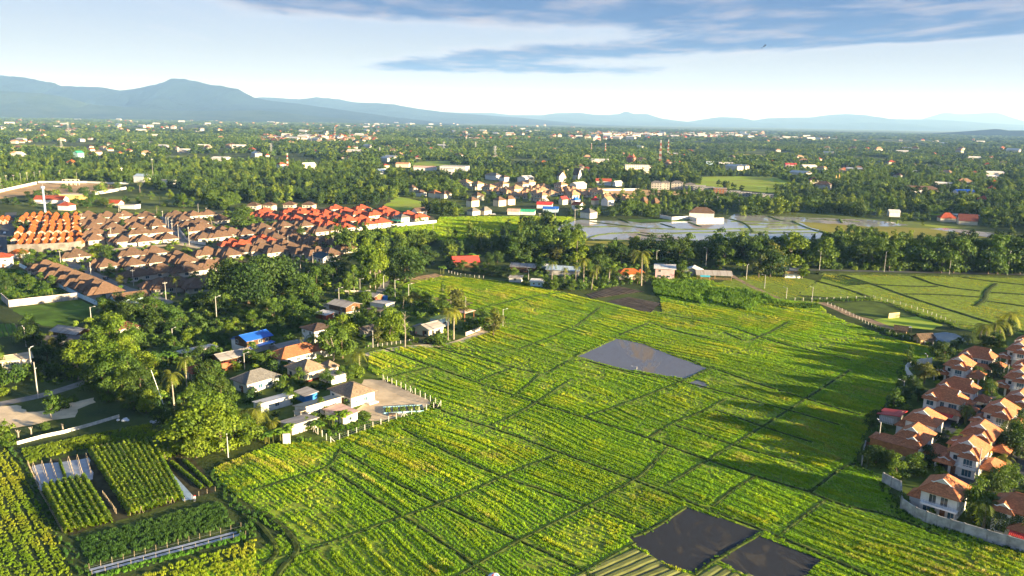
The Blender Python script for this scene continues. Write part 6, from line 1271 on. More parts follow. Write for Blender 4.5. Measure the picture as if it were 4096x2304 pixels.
for i in range(7): crop_row(K('c1', *lerp2((215, 752), (555, 695), i/6)), K('c1', *lerp2((268, 895), (590, 825), i/6)), f'{ORD[i]} row of bare cane trellises from the left on grey plastic', 1.3, .5, i == 3)
for i in range(2): crop_row(K('c1', *((1100, 722), (1180, 708))[i]), K('c1', *((1300, 888), (1355, 878))[i]), f'{("left", "right")[i]} low green row beside the blue plastic beds', .6, 1.0, True, False)
for i, (a, b_) in enumerate((((1015, 760), (1195, 965)), ((1050, 752), (1235, 958)))): ribbon('plastic_bed', KL('c1', [a, b_]), 1.3, .08, mat('blue_plastic', (.32, .42, .52), .3, .1, .8, spec=.5))
for i in range(2): ribbon('plastic_bed', KL('c1', [((575, 1412), (585, 1432))[i], ((1545, 1160), (1560, 1178))[i]]), .9, .08, MATS['grey_plastic_mulch'])
def fence(label, pts, sp, h, m, name='post_fence', wires=3, r=.09, brace=(), group=None, sq=True):
    root = thing(name, label, 'fence', pts[0], 0, group); acc = []
    for a, b_ in zip(pts[:-1], pts[1:]):
        n = max(1, round((b_-a).length/sp)); acc += [a+(b_-a)*k/n-pts[0] for k in range(n)]
    acc.append(pts[-1]-pts[0]); me = MB()
    if sq: me.box(-r, r, -r, r, -.3, h)
    else: me.tube((0, 0, -.3), (.03, .02, h), r, r*.8, 6)
    me = me.mesh('post'); me.materials.append(m)
    for p in acc: obj('post', me, None, root, p, rng.uniform(0, .3))
    for k in range(wires):
        w = MB()
        for a, b_ in zip(acc[:-1], acc[1:]): w.tube(a+Vector((0, 0, h*(.3+.6*k/max(1, wires-1)))), b_+Vector((0, 0, h*(.3+.6*k/max(1, wires-1)))), .012, .012, 3, cap=False)
        obj('wire', w.mesh('wire'), METAL, root)
    for i in [min(q, len(acc)-1) for q in brace]:
        for s in (-1, 1):
            j = min(max(i+s, 0), len(acc)-1)
            if j == i: continue
            d = (acc[j]-acc[i]).normalized(); w = MB(); w.tube(acc[i]+Vector((0, 0, h*.85)), acc[i]+d*1.5, .07, .07, 4); obj('brace', w.mesh('brace'), m, root)
    return root
CPOST = mat('concrete_post', (.62, .58, .50), .9, .12, 1.5)
fence('white concrete post fence between the corner bungalow yard and the front rice plot', KL('c2', [(480, 600), (900, 447), (1185, 362)]), 3.0, 2.1, CPOST, brace=(0, 9, 18))
fence('short run of white posts with braces before the banana plants', KL('c2', [(370, 525), (425, 555), (480, 600)]), 2.6, 2.0, CPOST, brace=(0,))
fence('white concrete post fence behind the sandy yard, along the inner rice plots', KL('c2', [(815, 195), (990, 268), (1185, 362)]), 2.8, 2.1, CPOST, brace=(0, 6, 12))
fence('white post fence along the pinkish dirt track by the fish pond', KL('b4', [(600, 650), (860, 770), (1040, 872), (1220, 945), (1500, 1035), (1820, 1090)]), 3.4, 1.5, CPOST, r=.065)
fence('white post fence on the far side of the fenced lawn', KL('b4', [(1075, 592), (1330, 650), (1560, 722), (1880, 842)]), 3.6, 1.5, CPOST, r=.06)
fence('row of posts running left from the dirt track gate', KL('b4', [(270, 612), (520, 612), (800, 598), (1060, 590)]), 4.5, 1.7, CPOST)
fence('rough stick fence along the left side of the vegetable plots', KL('c1', [(180, 735), (260, 920), (400, 1172)]), 1.1, 1.2, STAKE, 'stick_fence', 1, .05, sq=False)
fence('bamboo stakes along the front edge of the beans on grey plastic', KL('c1', [(572, 1405), (1000, 1285), (1545, 1140)]), 2.2, 1.3, STAKE, 'stake_line', 1, .035, sq=False)
fence('second line of bamboo stakes nearer the camera by the low beans', KL('c1', [(590, 1445), (1000, 1335), (1575, 1190)]), 2.6, 1.2, STAKE, 'stake_line', 1, .035, sq=False)
fence('stakes at the lower end of the blue plastic beds', KL('c1', [(1185, 975), (1275, 935), (1380, 905)]), 1.6, 1.2, STAKE, 'stake_line', 0, .04, sq=False)
fence('pale stakes at the gap in the main staked block', KL('c1', [(660, 935), (745, 1050)]), 1.0, 1.4, STAKE, 'stake_line', 0, .05, sq=False)
fence('wire fence with pale posts before the hamlet trees', KL('b2', [(1940, 330), (2060, 360), (2200, 378), (2290, 385)]), 3.2, 1.5, CPOST)
fence('brown and white garden fence along the village lane', KL('b2', [(1130, 1090), (1320, 1060), (1590, 1025)]), 2.0, 1.3, CPOST, 'garden_fence', 4)
def wall_line(label, pts, h, m, th=.22, name='boundary_wall', pil=4.0, cap=True, group=None, base=None):
    root = thing(name, label, 'wall', pts[0], 0, group); b = MB(); P = [p-pts[0] for p in pts]
    for i, (a, c) in enumerate(zip(P[:-1], P[1:])):
        d = (c-a).normalized(); n = Vector((-d.y, d.x, 0))*th/2; e = d*.003*(i % 2)
        q = [a+n-e, a-n-e, c-n+e, c+n+e]
        for k in range(4): u, v = q[k], q[(k+1) % 4]; b.face([(u.x, u.y, -.3), (v.x, v.y, -.3), (v.x, v.y, h), (u.x, u.y, h)])
        b.face([(u.x, u.y, h) for u in q])
    obj('wall_panel', b.mesh('wall_panel'), m, root)
    if pil:
        pm = MB(); t = th*.5+.07; pm.box(-t, t, -t, t, -.3, h+.12); pm = pm.mesh('pilaster'); pm.materials.append(m)
        for a, c in zip(P[:-1], P[1:]):
            n = max(1, round((c-a).length/pil)); az = math.atan2((c-a).y, (c-a).x)
            for k in range(n): obj('pilaster', pm, None, root, a+(c-a)*k/n, az)
    return root
wall_line('long grey weathered wall round the villa estate, in front of the nearest villas', KL('c4', [(735, 850), (845, 905), (852, 1015), (940, 1075), (1080, 1130), (1250, 1180), (1400, 1225), (1660, 1300), (1800, 1350)]), 2.7, WALLC, .25, pil=3.2)
wall_line('white curved wall at the far corner of the villa estate', KL('c4', [(1045, 85), (980, 90), (935, 103), (890, 120), (880, 135), (905, 175), (935, 205)]), 2.2, WHITE, .2)
wall_line('pale wall piece beside the dry ditch, left of the orange fence', KL('c4', [(622, 625), (605, 690), (600, 745)]), 2.0, WALLC)
wall_line('orange wooden wall before the brown carport roof', KL('c4', [(628, 625), (700, 650), (820, 690), (920, 720)]), 1.8, mat('orange_fence', (.42, .17, .06)), .12, pil=0)
wall_line('long white wall between the red estate and the meadow', KL('a2', [(540, 1258), (880, 1225), (1210, 1195), (1500, 1165), (1815, 1135)]), 2.4, WHITE)
wall_line('white wall along the dusty lane in front of the brown estate', KL('a1', [(1210, 1380), (1440, 1362), (1800, 1322)]), 2.2, WHITE)
wall_line('white wall curving along the estate street', KL('a1', [(1790, 1190), (1860, 1290), (1920, 1340), (2070, 1360)]), 2.0, WHITE)
wall_line('tall grey cement wall between orchard and walled lawn', KL('b1', [(20, 605), (95, 675), (300, 652), (540, 625), (780, 598)]), 3.4, mat('stained_cement', (.44, .40, .36), .92, .2, .3, .15, 5, .1))
wall_line('blue-white wall beside the slanting row of brown roofs', KL('b1', [(200, 270), (370, 355), (620, 485), (780, 570), (980, 660)]), 2.2, LBLUE)
wall_line('long grey wall in front of the lowest orange terrace', KL('a1', [(80, 1440), (400, 1430), (700, 1415), (825, 1395)]), 5.5, mat('dark_cement', (.24, .215, .19), .92, .2, .3, .15, 5, .1), .3, pil=0)
wall_line('grey wall band between the two front orange terraces', KL('a1', [(110, 1325), (450, 1315), (800, 1300)]), 3.0, mat('stained_cement', (.44, .40, .36)), .3, pil=0)
wall_line('white wall at the left of the bare orange site', KL('a1', [(-200, 870), (0, 828), (370, 745)]), 3.0, WHITE)
wall_line('bright white wall behind the bare orange site', KL('a1', [(385, 735), (620, 735), (870, 735), (1100, 745), (1290, 745)]), 2.4, WHITE)
wall_line('white wall at the right end of the bare orange site', KL('a1', [(960, 852), (1100, 830), (1270, 798)]), 3.0, WHITE)
wall_line('white terrace wall of the house standing by the flooded paddies', KL('a3', [(1490, 1085), (1610, 1108), (1780, 1098), (1860, 1120), (2130, 1116)]), 3.0, WHITE, .4)
wall_line('blue-grey wall on the bank beyond the flooded paddies', KL('a4', [(710, 990), (880, 1020), (1080, 1058)]), 3.0, mat('blue_grey_wall', (.40, .46, .52)), .3, pil=0)
wall_line('white low wall beside the construction site', KL('a3', [(900, 815), (1160, 810), (1280, 808)]), 2.5, WHITE)
wall_line('woven bamboo screen on the fenced lawn', KL('b4', [(1212, 790), (1320, 780)]), 2.6, mat('bamboo_screen', (.52, .42, .20)), .08, pil=0, name='bamboo_screen')
wall_line('white cloth windbreak beside the sandy plot', KL('c1', [(110, 608), (280, 562), (410, 535), (600, 482), (765, 432)]), 1.0, mat('white_cloth', (.70, .66, .60), .8), .04, pil=0, name='cloth_fence')
wall_line('pale garden wall along the right half of the village lane', KL('b2', [(2110, 965), (2190, 935), (2295, 895)]), 1.6, BEIGE)
wall_line('roadside parapet where the village lane passes the tall trees', KL('b2', [(800, 515), (950, 525), (1150, 520)]), .9, BEIGE, pil=3)
# bamboo huts by the pond
home('hut', 'small brown thatched hut with white ridge at the end of the dirt track', 'hut', at('b4', 1340, 890, 2.4), R(-30), 4.5, 4, 2.0, LWOOD, mat('thatch', (.15, .10, .06), .95, .25, 2, .5, 10), 'gable', 1.7, .7, 'x', wins=[], door=None)
home('hut', 'thatched hut with white ridge standing beside the fish pond', 'hut', at('b4', 1570, 975, 2.4), R(12), 6.5, 4.5, 2.0, LWOOD, mat('thatch', (.15, .10, .06)), 'gable', 2.0, .8, 'x', wins=[(-1, .8, 'S', 1, .8)], door=None)
t_ = thing('animal_cage', 'wire animal cage beside the small brown hut', 'cage', at('b4', 1395, 920, 0), R(-10), None)
for x in (-1.6, 0, 1.6):
    for y in (-1, 1): m = MB(); m.box(x-.06, x+.06, y-.06, y+.06, 0, 2); obj('post', m.mesh('post'), LWOOD, t_)
m = MB(); shed(m, -1.6, 1.6, -1, 1, 2, .3, .2, 'x'); obj('roof', m.mesh('roof'), C_WHITE, t_)
# raised herb beds inside blue netting by the corner bungalow
t_ = thing('net_garden', 'herb beds inside a low blue net beside the corner bungalow yard', 'garden bed', K('c2', 945, 385), R(-43+43+12), None)
NETM = mat('blue_net', (.30, .52, .62), .6, .1, 1.0)
for i, (a, c) in enumerate((((-6.2, -2.6), (6.2, -2.6)), ((6.2, -2.6), (6.2, 2.6)), ((6.2, 2.6), (-6.2, 2.6)), ((-6.2, 2.6), (-6.2, -2.6)))):
    m = MB(); m.box(min(a[0], c[0])-.02+.001*i, max(a[0], c[0])+.02, min(a[1], c[1])-.02, max(a[1], c[1])+.02+.001*i, 0, .5+.01*i); obj('net_side', m.mesh('net_side'), NETM, t_)
for i in range(5):
    m = MB(); m.box(-5.6+i*2.3, -3.9+i*2.3, -2.1, 2.1, 0, .35); bd = obj('bed', m.mesh('bed'), MUD, t_)
    m = MB(); r_ = random.Random(i)
    for k in range(60): x, y = r_.uniform(-5.5, -4.0)+i*2.3, r_.uniform(-2, 2); m.face([(x-.2, y, .36), (x+.2, y+.1, .36), (x+r_.uniform(-.1, .1), y, .36+r_.uniform(.15, .4))])
    obj('herbs', m.mesh('herbs'), LEAF['bright'], bd)['kind'] = 'stuff'
m = MB(); m.box(-1.4, 1.4, -1.1, 1.1, 0, .4); o = tag(obj('planter_bed', m.mesh('planter_bed'), MUD, None, K('c2', 880, 415), R(-43+55)), 'dark soil planter bed outside the blue net', 'garden bed')
# ---------------------------------------------------------------- poles, towers and far buildings
POLE = mat('pole_concrete', (.50, .47, .42), .9, .12, 1.0)
RWR = mat('mast_red', (.55, .07, .04), .6, .05, 1.0); RWW = mat('mast_white', (.75, .74, .72), .6, .05, 1.0)
def pole_proto(kind_):
    o = thing('utility_pole' if kind_ else 'lamp_post', '', 'pole', (0, -9000, 0), 0, 'utility poles')
    b = MB(); b.tube((0, 0, -.4), (0, 0, 9), .17, .11, 6); obj('shaft', b.mesh('shaft'), POLE, o)
    if kind_:
        b = MB(); b.box(-1.1, 1.1, -.07, .07, 8.3, 8.45); c = obj('crossarm', b.mesh('crossarm'), POLE, o)
        for x in (-.95, 0, .95): b = MB(); b.tube((x, 0, 8.45), (x, 0, 8.75), .07, .05, 6); obj('insulator', b.mesh('insulator'), TRIM, c)
    else:
        b = MB(); b.tube((0, 0, 8.5), (1.5, 0, 9.1), .05, .04, 5); c = obj('arm', b.mesh('arm'), METAL, o)
        b = MB(); b.box(1.4, 2.2, -.12, .12, 9.05, 9.17); obj('lamp_head', b.mesh('lamp_head'), TRIM, c)
    return o
PP = [pole_proto(0), pole_proto(1)]; PUSED = set()
def poles(where, sh, lst, k=1, h=9.0):
    for i, q in enumerate(sorted(lst)):
        p = K(sh, q[0], q[1]); s = (q[2] if len(q) > 2 else h)/9.0; lab = f'{ORD[i]} pole from the left {where}'
        nm = PP[k]; sc3 = (1, 1, s)
        if k not in PUSED: PUSED.add(k); nm.location = p; nm['label'] = lab; nm['group'] = 'utility poles'; nm.scale = sc3; nm.rotation_euler = (0, 0, rng.uniform(0, 3))
        else: dup(nm, p, rng.uniform(0, 3), lab, 'utility poles', sc3)
poles('along the front of the brown estate', 'b1', [(613, 255), (808, 255, 7), (918, 385), (1258, 165, 6), (1345, 465), (1606, 245, 6), (1671, 600), (1855, 375, 7), (2135, 425, 6), (2340, 280, 6)])
poles('among the back rows of the brown estate', 'a1', [(825, 1140, 8), (1120, 1300), (1197, 1040), (1215, 1080, 7), (1240, 1130, 7), (1640, 1120), (1675, 1190), (1698, 1200), (1735, 1215), (1735, 1255), (1800, 1330, 13), (1905, 1360, 13), (1997, 1040), (1815, 1180, 7), (2080, 1060, 7)])
poles('between the red and salmon roofs', 'a2', [(228, 1320, 8), (325, 1410, 10), (590, 1165, 6), (778, 1390, 9), (1035, 1170, 6), (1165, 1050, 6), (1783, 1310, 14), (538, 1090, 6), (315, 1050, 6), (1217, 1075, 6), (645, 1390, 8), (973, 1340, 7)])
poles('around the village and the unmown ground', 'b1', [(263, 1075, 8), (323, 1340, 9), (373, 1520, 10), (920, 830, 7), (1738, 1010, 5), (2180, 785, 10), (2462, 1300, 6)], 0)
poles('in the middle village', 'b2', [(450, 330, 11), (530, 480, 9), (573, 240, 7), (775, 415, 5), (835, 600, 6), (1048, 520, 7), (1177, 1080, 7), (1285, 510, 8), (1400, 570, 9), (1537, 600, 8), (2110, 690, 6), (2484, 870, 8)], 0)
poles('around the hamlet and the farm track', 'b3', [(165, 400, 6), (975, 430, 6), (1255, 1300, 1), (1950, 265, 12), (2357, 400, 9), (2540, 490, 8), (1452, 230, 8)], 0)
poles('along the straight farm road', 'b4', [(183, 590, 6), (440, 625, 8), (516, 302, 12), (1168, 322, 13), (1822, 345, 14), (2405, 355, 15)], 0)
poles('along the street at the upper left', 'a1', [(12, 800, 14), (72, 790, 16), (145, 775, 15), (214, 758, 15), (280, 745, 15), (350, 715, 12), (408, 708, 13), (610, 705, 13), (775, 705, 10), (1545, 725, 32)])
poles('on the meadow and paddies in the middle distance', 'a3', [(278, 1160, 11), (313, 1150, 13), (433, 1145, 14), (385, 1180, 9), (632, 1130, 12), (660, 1080, 8), (1935, 990, 10), (2065, 960, 10), (2280, 1020, 12)])
poles('inside the villa estate', 'c4', [(700, 665, 9.5), (862, 305, 6), (1010, 130, 6), (1335, 860, 10), (1525, 230, 8), (1565, 60, 8)], 0)
poles('beside the vegetable plots', 'c1', [(245, 310, 9.5), (203, 145, 9), (1463, 690, 6)], 0)
t_ = thing('leaning_pole', 'long thin leaning white pole beside the coconut palm near the vegetables', 'pole', K('c1', 1088, 462))
m = MB(); m.tube((0, 0, 0), (-4.6, .6, 16), .09, .06, 6); obj('shaft', m.mesh('shaft'), TRIM, t_)
t_ = thing('bare_tree', 'tall bare leafless tree beside the village lane fence', 'tree', K('b2', 1500, 1085))
m = MB(); m.path([(0, 0, 0), (.2, 0, 6), (-.1, .1, 11), (.3, 0, 15)], [.28, .22, .15, .05], 6); obj('trunk', m.mesh('trunk'), PALEBARK, t_)
for i in range(9):
    a = i*2.1; z = 7+i*.8; e = Vector((math.cos(a)*1.9, math.sin(a)*1.9, z+1.6)); m = MB(); m.path([(0, 0, z), e*.5+Vector((0, 0, z*.5+.2)), e], [.1, .07, .03], 4); obj('branch', m.mesh('branch'), PALEBARK, t_)
def wire(label, a, b_, z=8.6, sag=.8):
    t = thing('power_line', label, 'cable', a, 0, 'power lines'); m = MB(); d = b_-a; P = [d*(k/10)+Vector((0, 0, z-sag*4*(k/10)*(1-k/10))) for k in range(11)]
    m.path(P, [.022]*11, 3); obj('cable', m.mesh('cable'), mat('cable', (.04, .04, .04)), t)
wire('power line over the walled lawn to the pole by the grove', K('b1', 920, 830), K('b1', 400, 840), 6.5); wire('power line from the grove to the blue-roofed house', K('b1', 1738, 1010), K('b1', 2475, 850), 5)
wire('power line along the left lane', K('c1', 245, 310), K('c1', 203, 145)); wire('power line past the village lane gardens', K('b2', 1177, 1080), K('b2', 1537, 1000), 6.5)
def mast(label, p, H, w0=4.0, w1=1.2, n=9, red=True, name='telecom_mast', arms=0):
    root = thing(name, label, 'tower', p, rng.uniform(0, 1.5))
    for i in range(n):
        z0, z1 = H*i/n, H*(i+1)/n; a = w0+(w1-w0)*i/n; c = w0+(w1-w0)*(i+1)/n; m = MB(); t = .16 if red else .13
        q0 = [Vector((sx*a/2, sy*a/2, z0)) for sx, sy in ((-1, -1), (1, -1), (1, 1), (-1, 1))]; q1 = [Vector((sx*c/2, sy*c/2, z1)) for sx, sy in ((-1, -1), (1, -1), (1, 1), (-1, 1))]
        for k in range(4):
            m.tube(q0[k], q1[k], t, t, 4); m.tube(q0[k], q1[(k+1) % 4], t*.6, t*.6, 3); m.tube(q0[(k+1) % 4], q1[k], t*.6, t*.6, 3); m.tube(q1[k], q1[(k+1) % 4], t*.6, t*.6, 3)
        obj('lattice_section', m.mesh('lattice_section'), (RWR if i % 2 == (n % 2) else RWW) if red else METAL, root)
    if red:
        for k in range(3): m = MB(); a = k*2.09; m.box(-.25, .25, .5, .7, H-3, H-.6, 0, a); obj('antenna', m.mesh('antenna'), RWW, root)
        m = MB(); m.tube((0, 0, H), (0, 0, H+3.5), .07, .03, 4); obj('spike', m.mesh('spike'), METAL, root)
    for k in range(arms):
        z = H*(.72+.12*k); m = MB(); m.tube((-H*.16, 0, z), (H*.16, 0, z), .14, .14, 4); m.tube((-H*.16, 0, z), (0, 0, z+1.4), .1, .1, 3); m.tube((H*.16, 0, z), (0, 0, z+1.4), .1, .1, 3); obj('crossarm', m.mesh('crossarm'), METAL, root)
    return root
def hgt(sh, x, y0, y1):
    """height of something whose foot and top were surveyed"""
    p = K(sh, x, y0); lo, hi = 0., 400.
    for _ in range(40):
        md = (lo+hi)/2; q = CAMM.transposed() @ (p+Vector((0, 0, md))-Vector((0, 0, CAM_H))); py = 1152-FPX*q.y/-q.z
        if py > SHEET[sh][1]+y1/SHEET[sh][2]: lo = md
        else: hi = md
    return lo
for sh, x, y0, y1, lab in (('a2', 320, 620, 435, 'thick red and white telecom mast beside the white tower house'), ('a2', 797, 285, 172, 'distant red and white mast on the left part of the plain'), ('a3', 797, 430, 335, 'left of the two red and white masts standing close together'), ('a3', 938, 455, 333, 'right of the two red and white masts standing close together'),
                          ('a3', 1487, 550, 305, 'slender red and white mast left of the tall thick one'), ('a3', 1568, 465, 300, 'tall thick red and white mast with dishes in the right centre'), ('a4', 205, 620, 545, 'grey lattice mast beside the pink building')):
    H = hgt(sh, x, y0, y1); mast(lab, K(sh, x, y0), H, H*.085, H*.03)
PYL = []
for i, (sh, x, y0, y1) in enumerate((('a2', 155, 455, 335), ('a2', 1247, 450, 375), ('a2', 1890, 390, 318), ('a2', 2210, 405, 318), ('a2', 2405, 490, 362), ('a2', 1375, 320, 278), ('a2', 1620, 330, 275), ('a2', 945, 300, 190), ('a1', 620, 380, 280), ('a1', 693, 260, 120), ('a2', 632, 280, 240), ('a2', 985, 300, 245))):
    H = hgt(sh, x, y0, y1); PYL.append(mast('', K(sh, x, y0), H, H*.2, H*.04, 7, False, 'pylon', 3))
rank('grey lattice power pylon on the wooded plain', PYL)
for o in PYL: o['group'] = 'power pylons'
def water_tower(label, p, H, m, bowl=1.0):
    root = thing('water_tower', label, 'water tower', p); b = MB(); b.lathe([(H*.04, -.3), (H*.04, H*.9)], 14); obj('shaft', b.mesh('shaft', True), m, root)
    b = MB(); r = H*.085*bowl; b.lathe([(H*.04, H*.88), (r*.95, H*.93), (r, H*.95), (r*.85, H*.985), (r*.3, H), (.01, H+.1)], 16); t = obj('tank', b.mesh('tank', True), m, root)
    b = MB(); b.tube((0, 0, H), (0, 0, H+2.2), .12, .08, 5); obj('vent', b.mesh('vent'), METAL, t)
water_tower('tall blue-grey water tower beside the orange terraces', K('a1', 455, 1028), hgt('a1', 455, 1028, 765), mat('tower_blue', (.36, .46, .58), .5, .08, .4))
water_tower('white mushroom water tower above the dark trees at the upper left', K('a1', 1228, 660), hgt('a1', 1228, 660, 585), WHITE, 2.2)
water_tower('white water tower behind the golden shrine', K('a3', 558, 665), hgt('a3', 558, 665, 600), WHITE, 1.7)

def block(name, label, cat, sh, x, y, wpx, hm, dm, wm, rm, rtype='hip', rise=2.5, rz=None, group=None, floors=0, z=None):
    """a far building: width from its width in the survey, foot at (x, y)"""
    p = K(sh, x, y); dist = math.hypot(p.x, p.y); w = wpx/SHEET[sh][2]*dist/FPX; rz = R(-43) if rz is None else rz
    if abs(rz) > .3: w = max(5, (w-dm*abs(math.sin(rz)))/max(.4, math.cos(rz)))
    FARPOS.append((p.x, p.y, max(w, dm)))
    root = home(name, label, cat, p, rz, w, dm, hm, wm, rm, rtype, rise, .6, wins=[], door=None, group=group)
    for f in range(floors):
        for sd, L in (('S', w), ('E', dm)):
            n = max(1, int(L/3.4))
            for k in range(n):
                q = -L/2+L*(k+.5)/n; add_window(root, *{'S': (q, -dm/2-.04), 'E': (w/2+.04, q)}[sd], .9+f*3.1, 1.6, 1.5, sd)
    return root
bl = block
bl('apartment_block', 'long white five-storey apartment block with rows of dark windows', 'apartment block', 'a3', 1250, 640, 235, 15.5, 12, CREAM, mat('pale_roof', (.55, .50, .44)), 'flat', 0, R(4), floors=5)
t_ = bl('tower_hotel', 'red tower building with pointed roofs behind the white apartment block', 'building', 'a3', 1198, 545, 95, 15, 14, mat('red_render', (.42, .14, .10)), RED, 'hip', 4, R(-30), floors=5)
for s in (-1, 1): m = MB(); m.lathe([(2.6, 15.2), (2.6, 18), (.05, 23)], 4, (s*4.6, 0)); obj('turret', m.mesh('turret'), MATS['red_render'], t_)
t_ = bl('temple', 'temple hall with steep dark roof and golden gable in the trees', 'temple', 'a3', 655, 700, 85, 7, 14, WHITE, DKBROWN, 'gable', 11, R(35))
t_ = bl('shrine', 'white shrine hall with pale pointed gable beside the golden stupa', 'shrine', 'a3', 498, 720, 70, 8, 14, WHITE, BROWN, 'gable', 8, R(10))
GOLD = mat('gold_leaf', (.62, .40, .10), .4, .1, 1.0, spec=.6)
t_ = thing('stupa', 'small golden stupa behind the white shrine hall', 'stupa', K('a3', 520, 700)); H = hgt('a3', 520, 700, 600)
m = MB(); m.lathe([(H*.28, 0), (H*.28, H*.2), (H*.2, H*.25), (H*.2, H*.4)], 8); obj('base', m.mesh('base'), GOLD, t_); m = MB(); m.lathe([(H*.19, H*.4), (H*.2, H*.5), (H*.12, H*.6), (H*.05, H*.7), (.02, H)], 12); obj('spire', m.mesh('spire'), GOLD, t_)
for x, lab in ((678, 'left'), (710, 'right')):
    t_ = thing('stupa', f'{lab} of the twin golden spires rising from the right-hand trees', 'stupa', K('a4', x, 735)); H = hgt('a4', x, 735, 650 if x < 700 else 640)
    m = MB(); m.lathe([(H*.16, 0), (H*.16, H*.25), (H*.1, H*.3)], 8); obj('base', m.mesh('base'), GOLD, t_); m = MB(); m.lathe([(H*.1, H*.3), (H*.08, H*.6), (H*.09, H*.66), (.02, H)], 10); obj('spire', m.mesh('spire'), GOLD, t_)
PALER = mat('pale_roof', (.55, .50, .44))
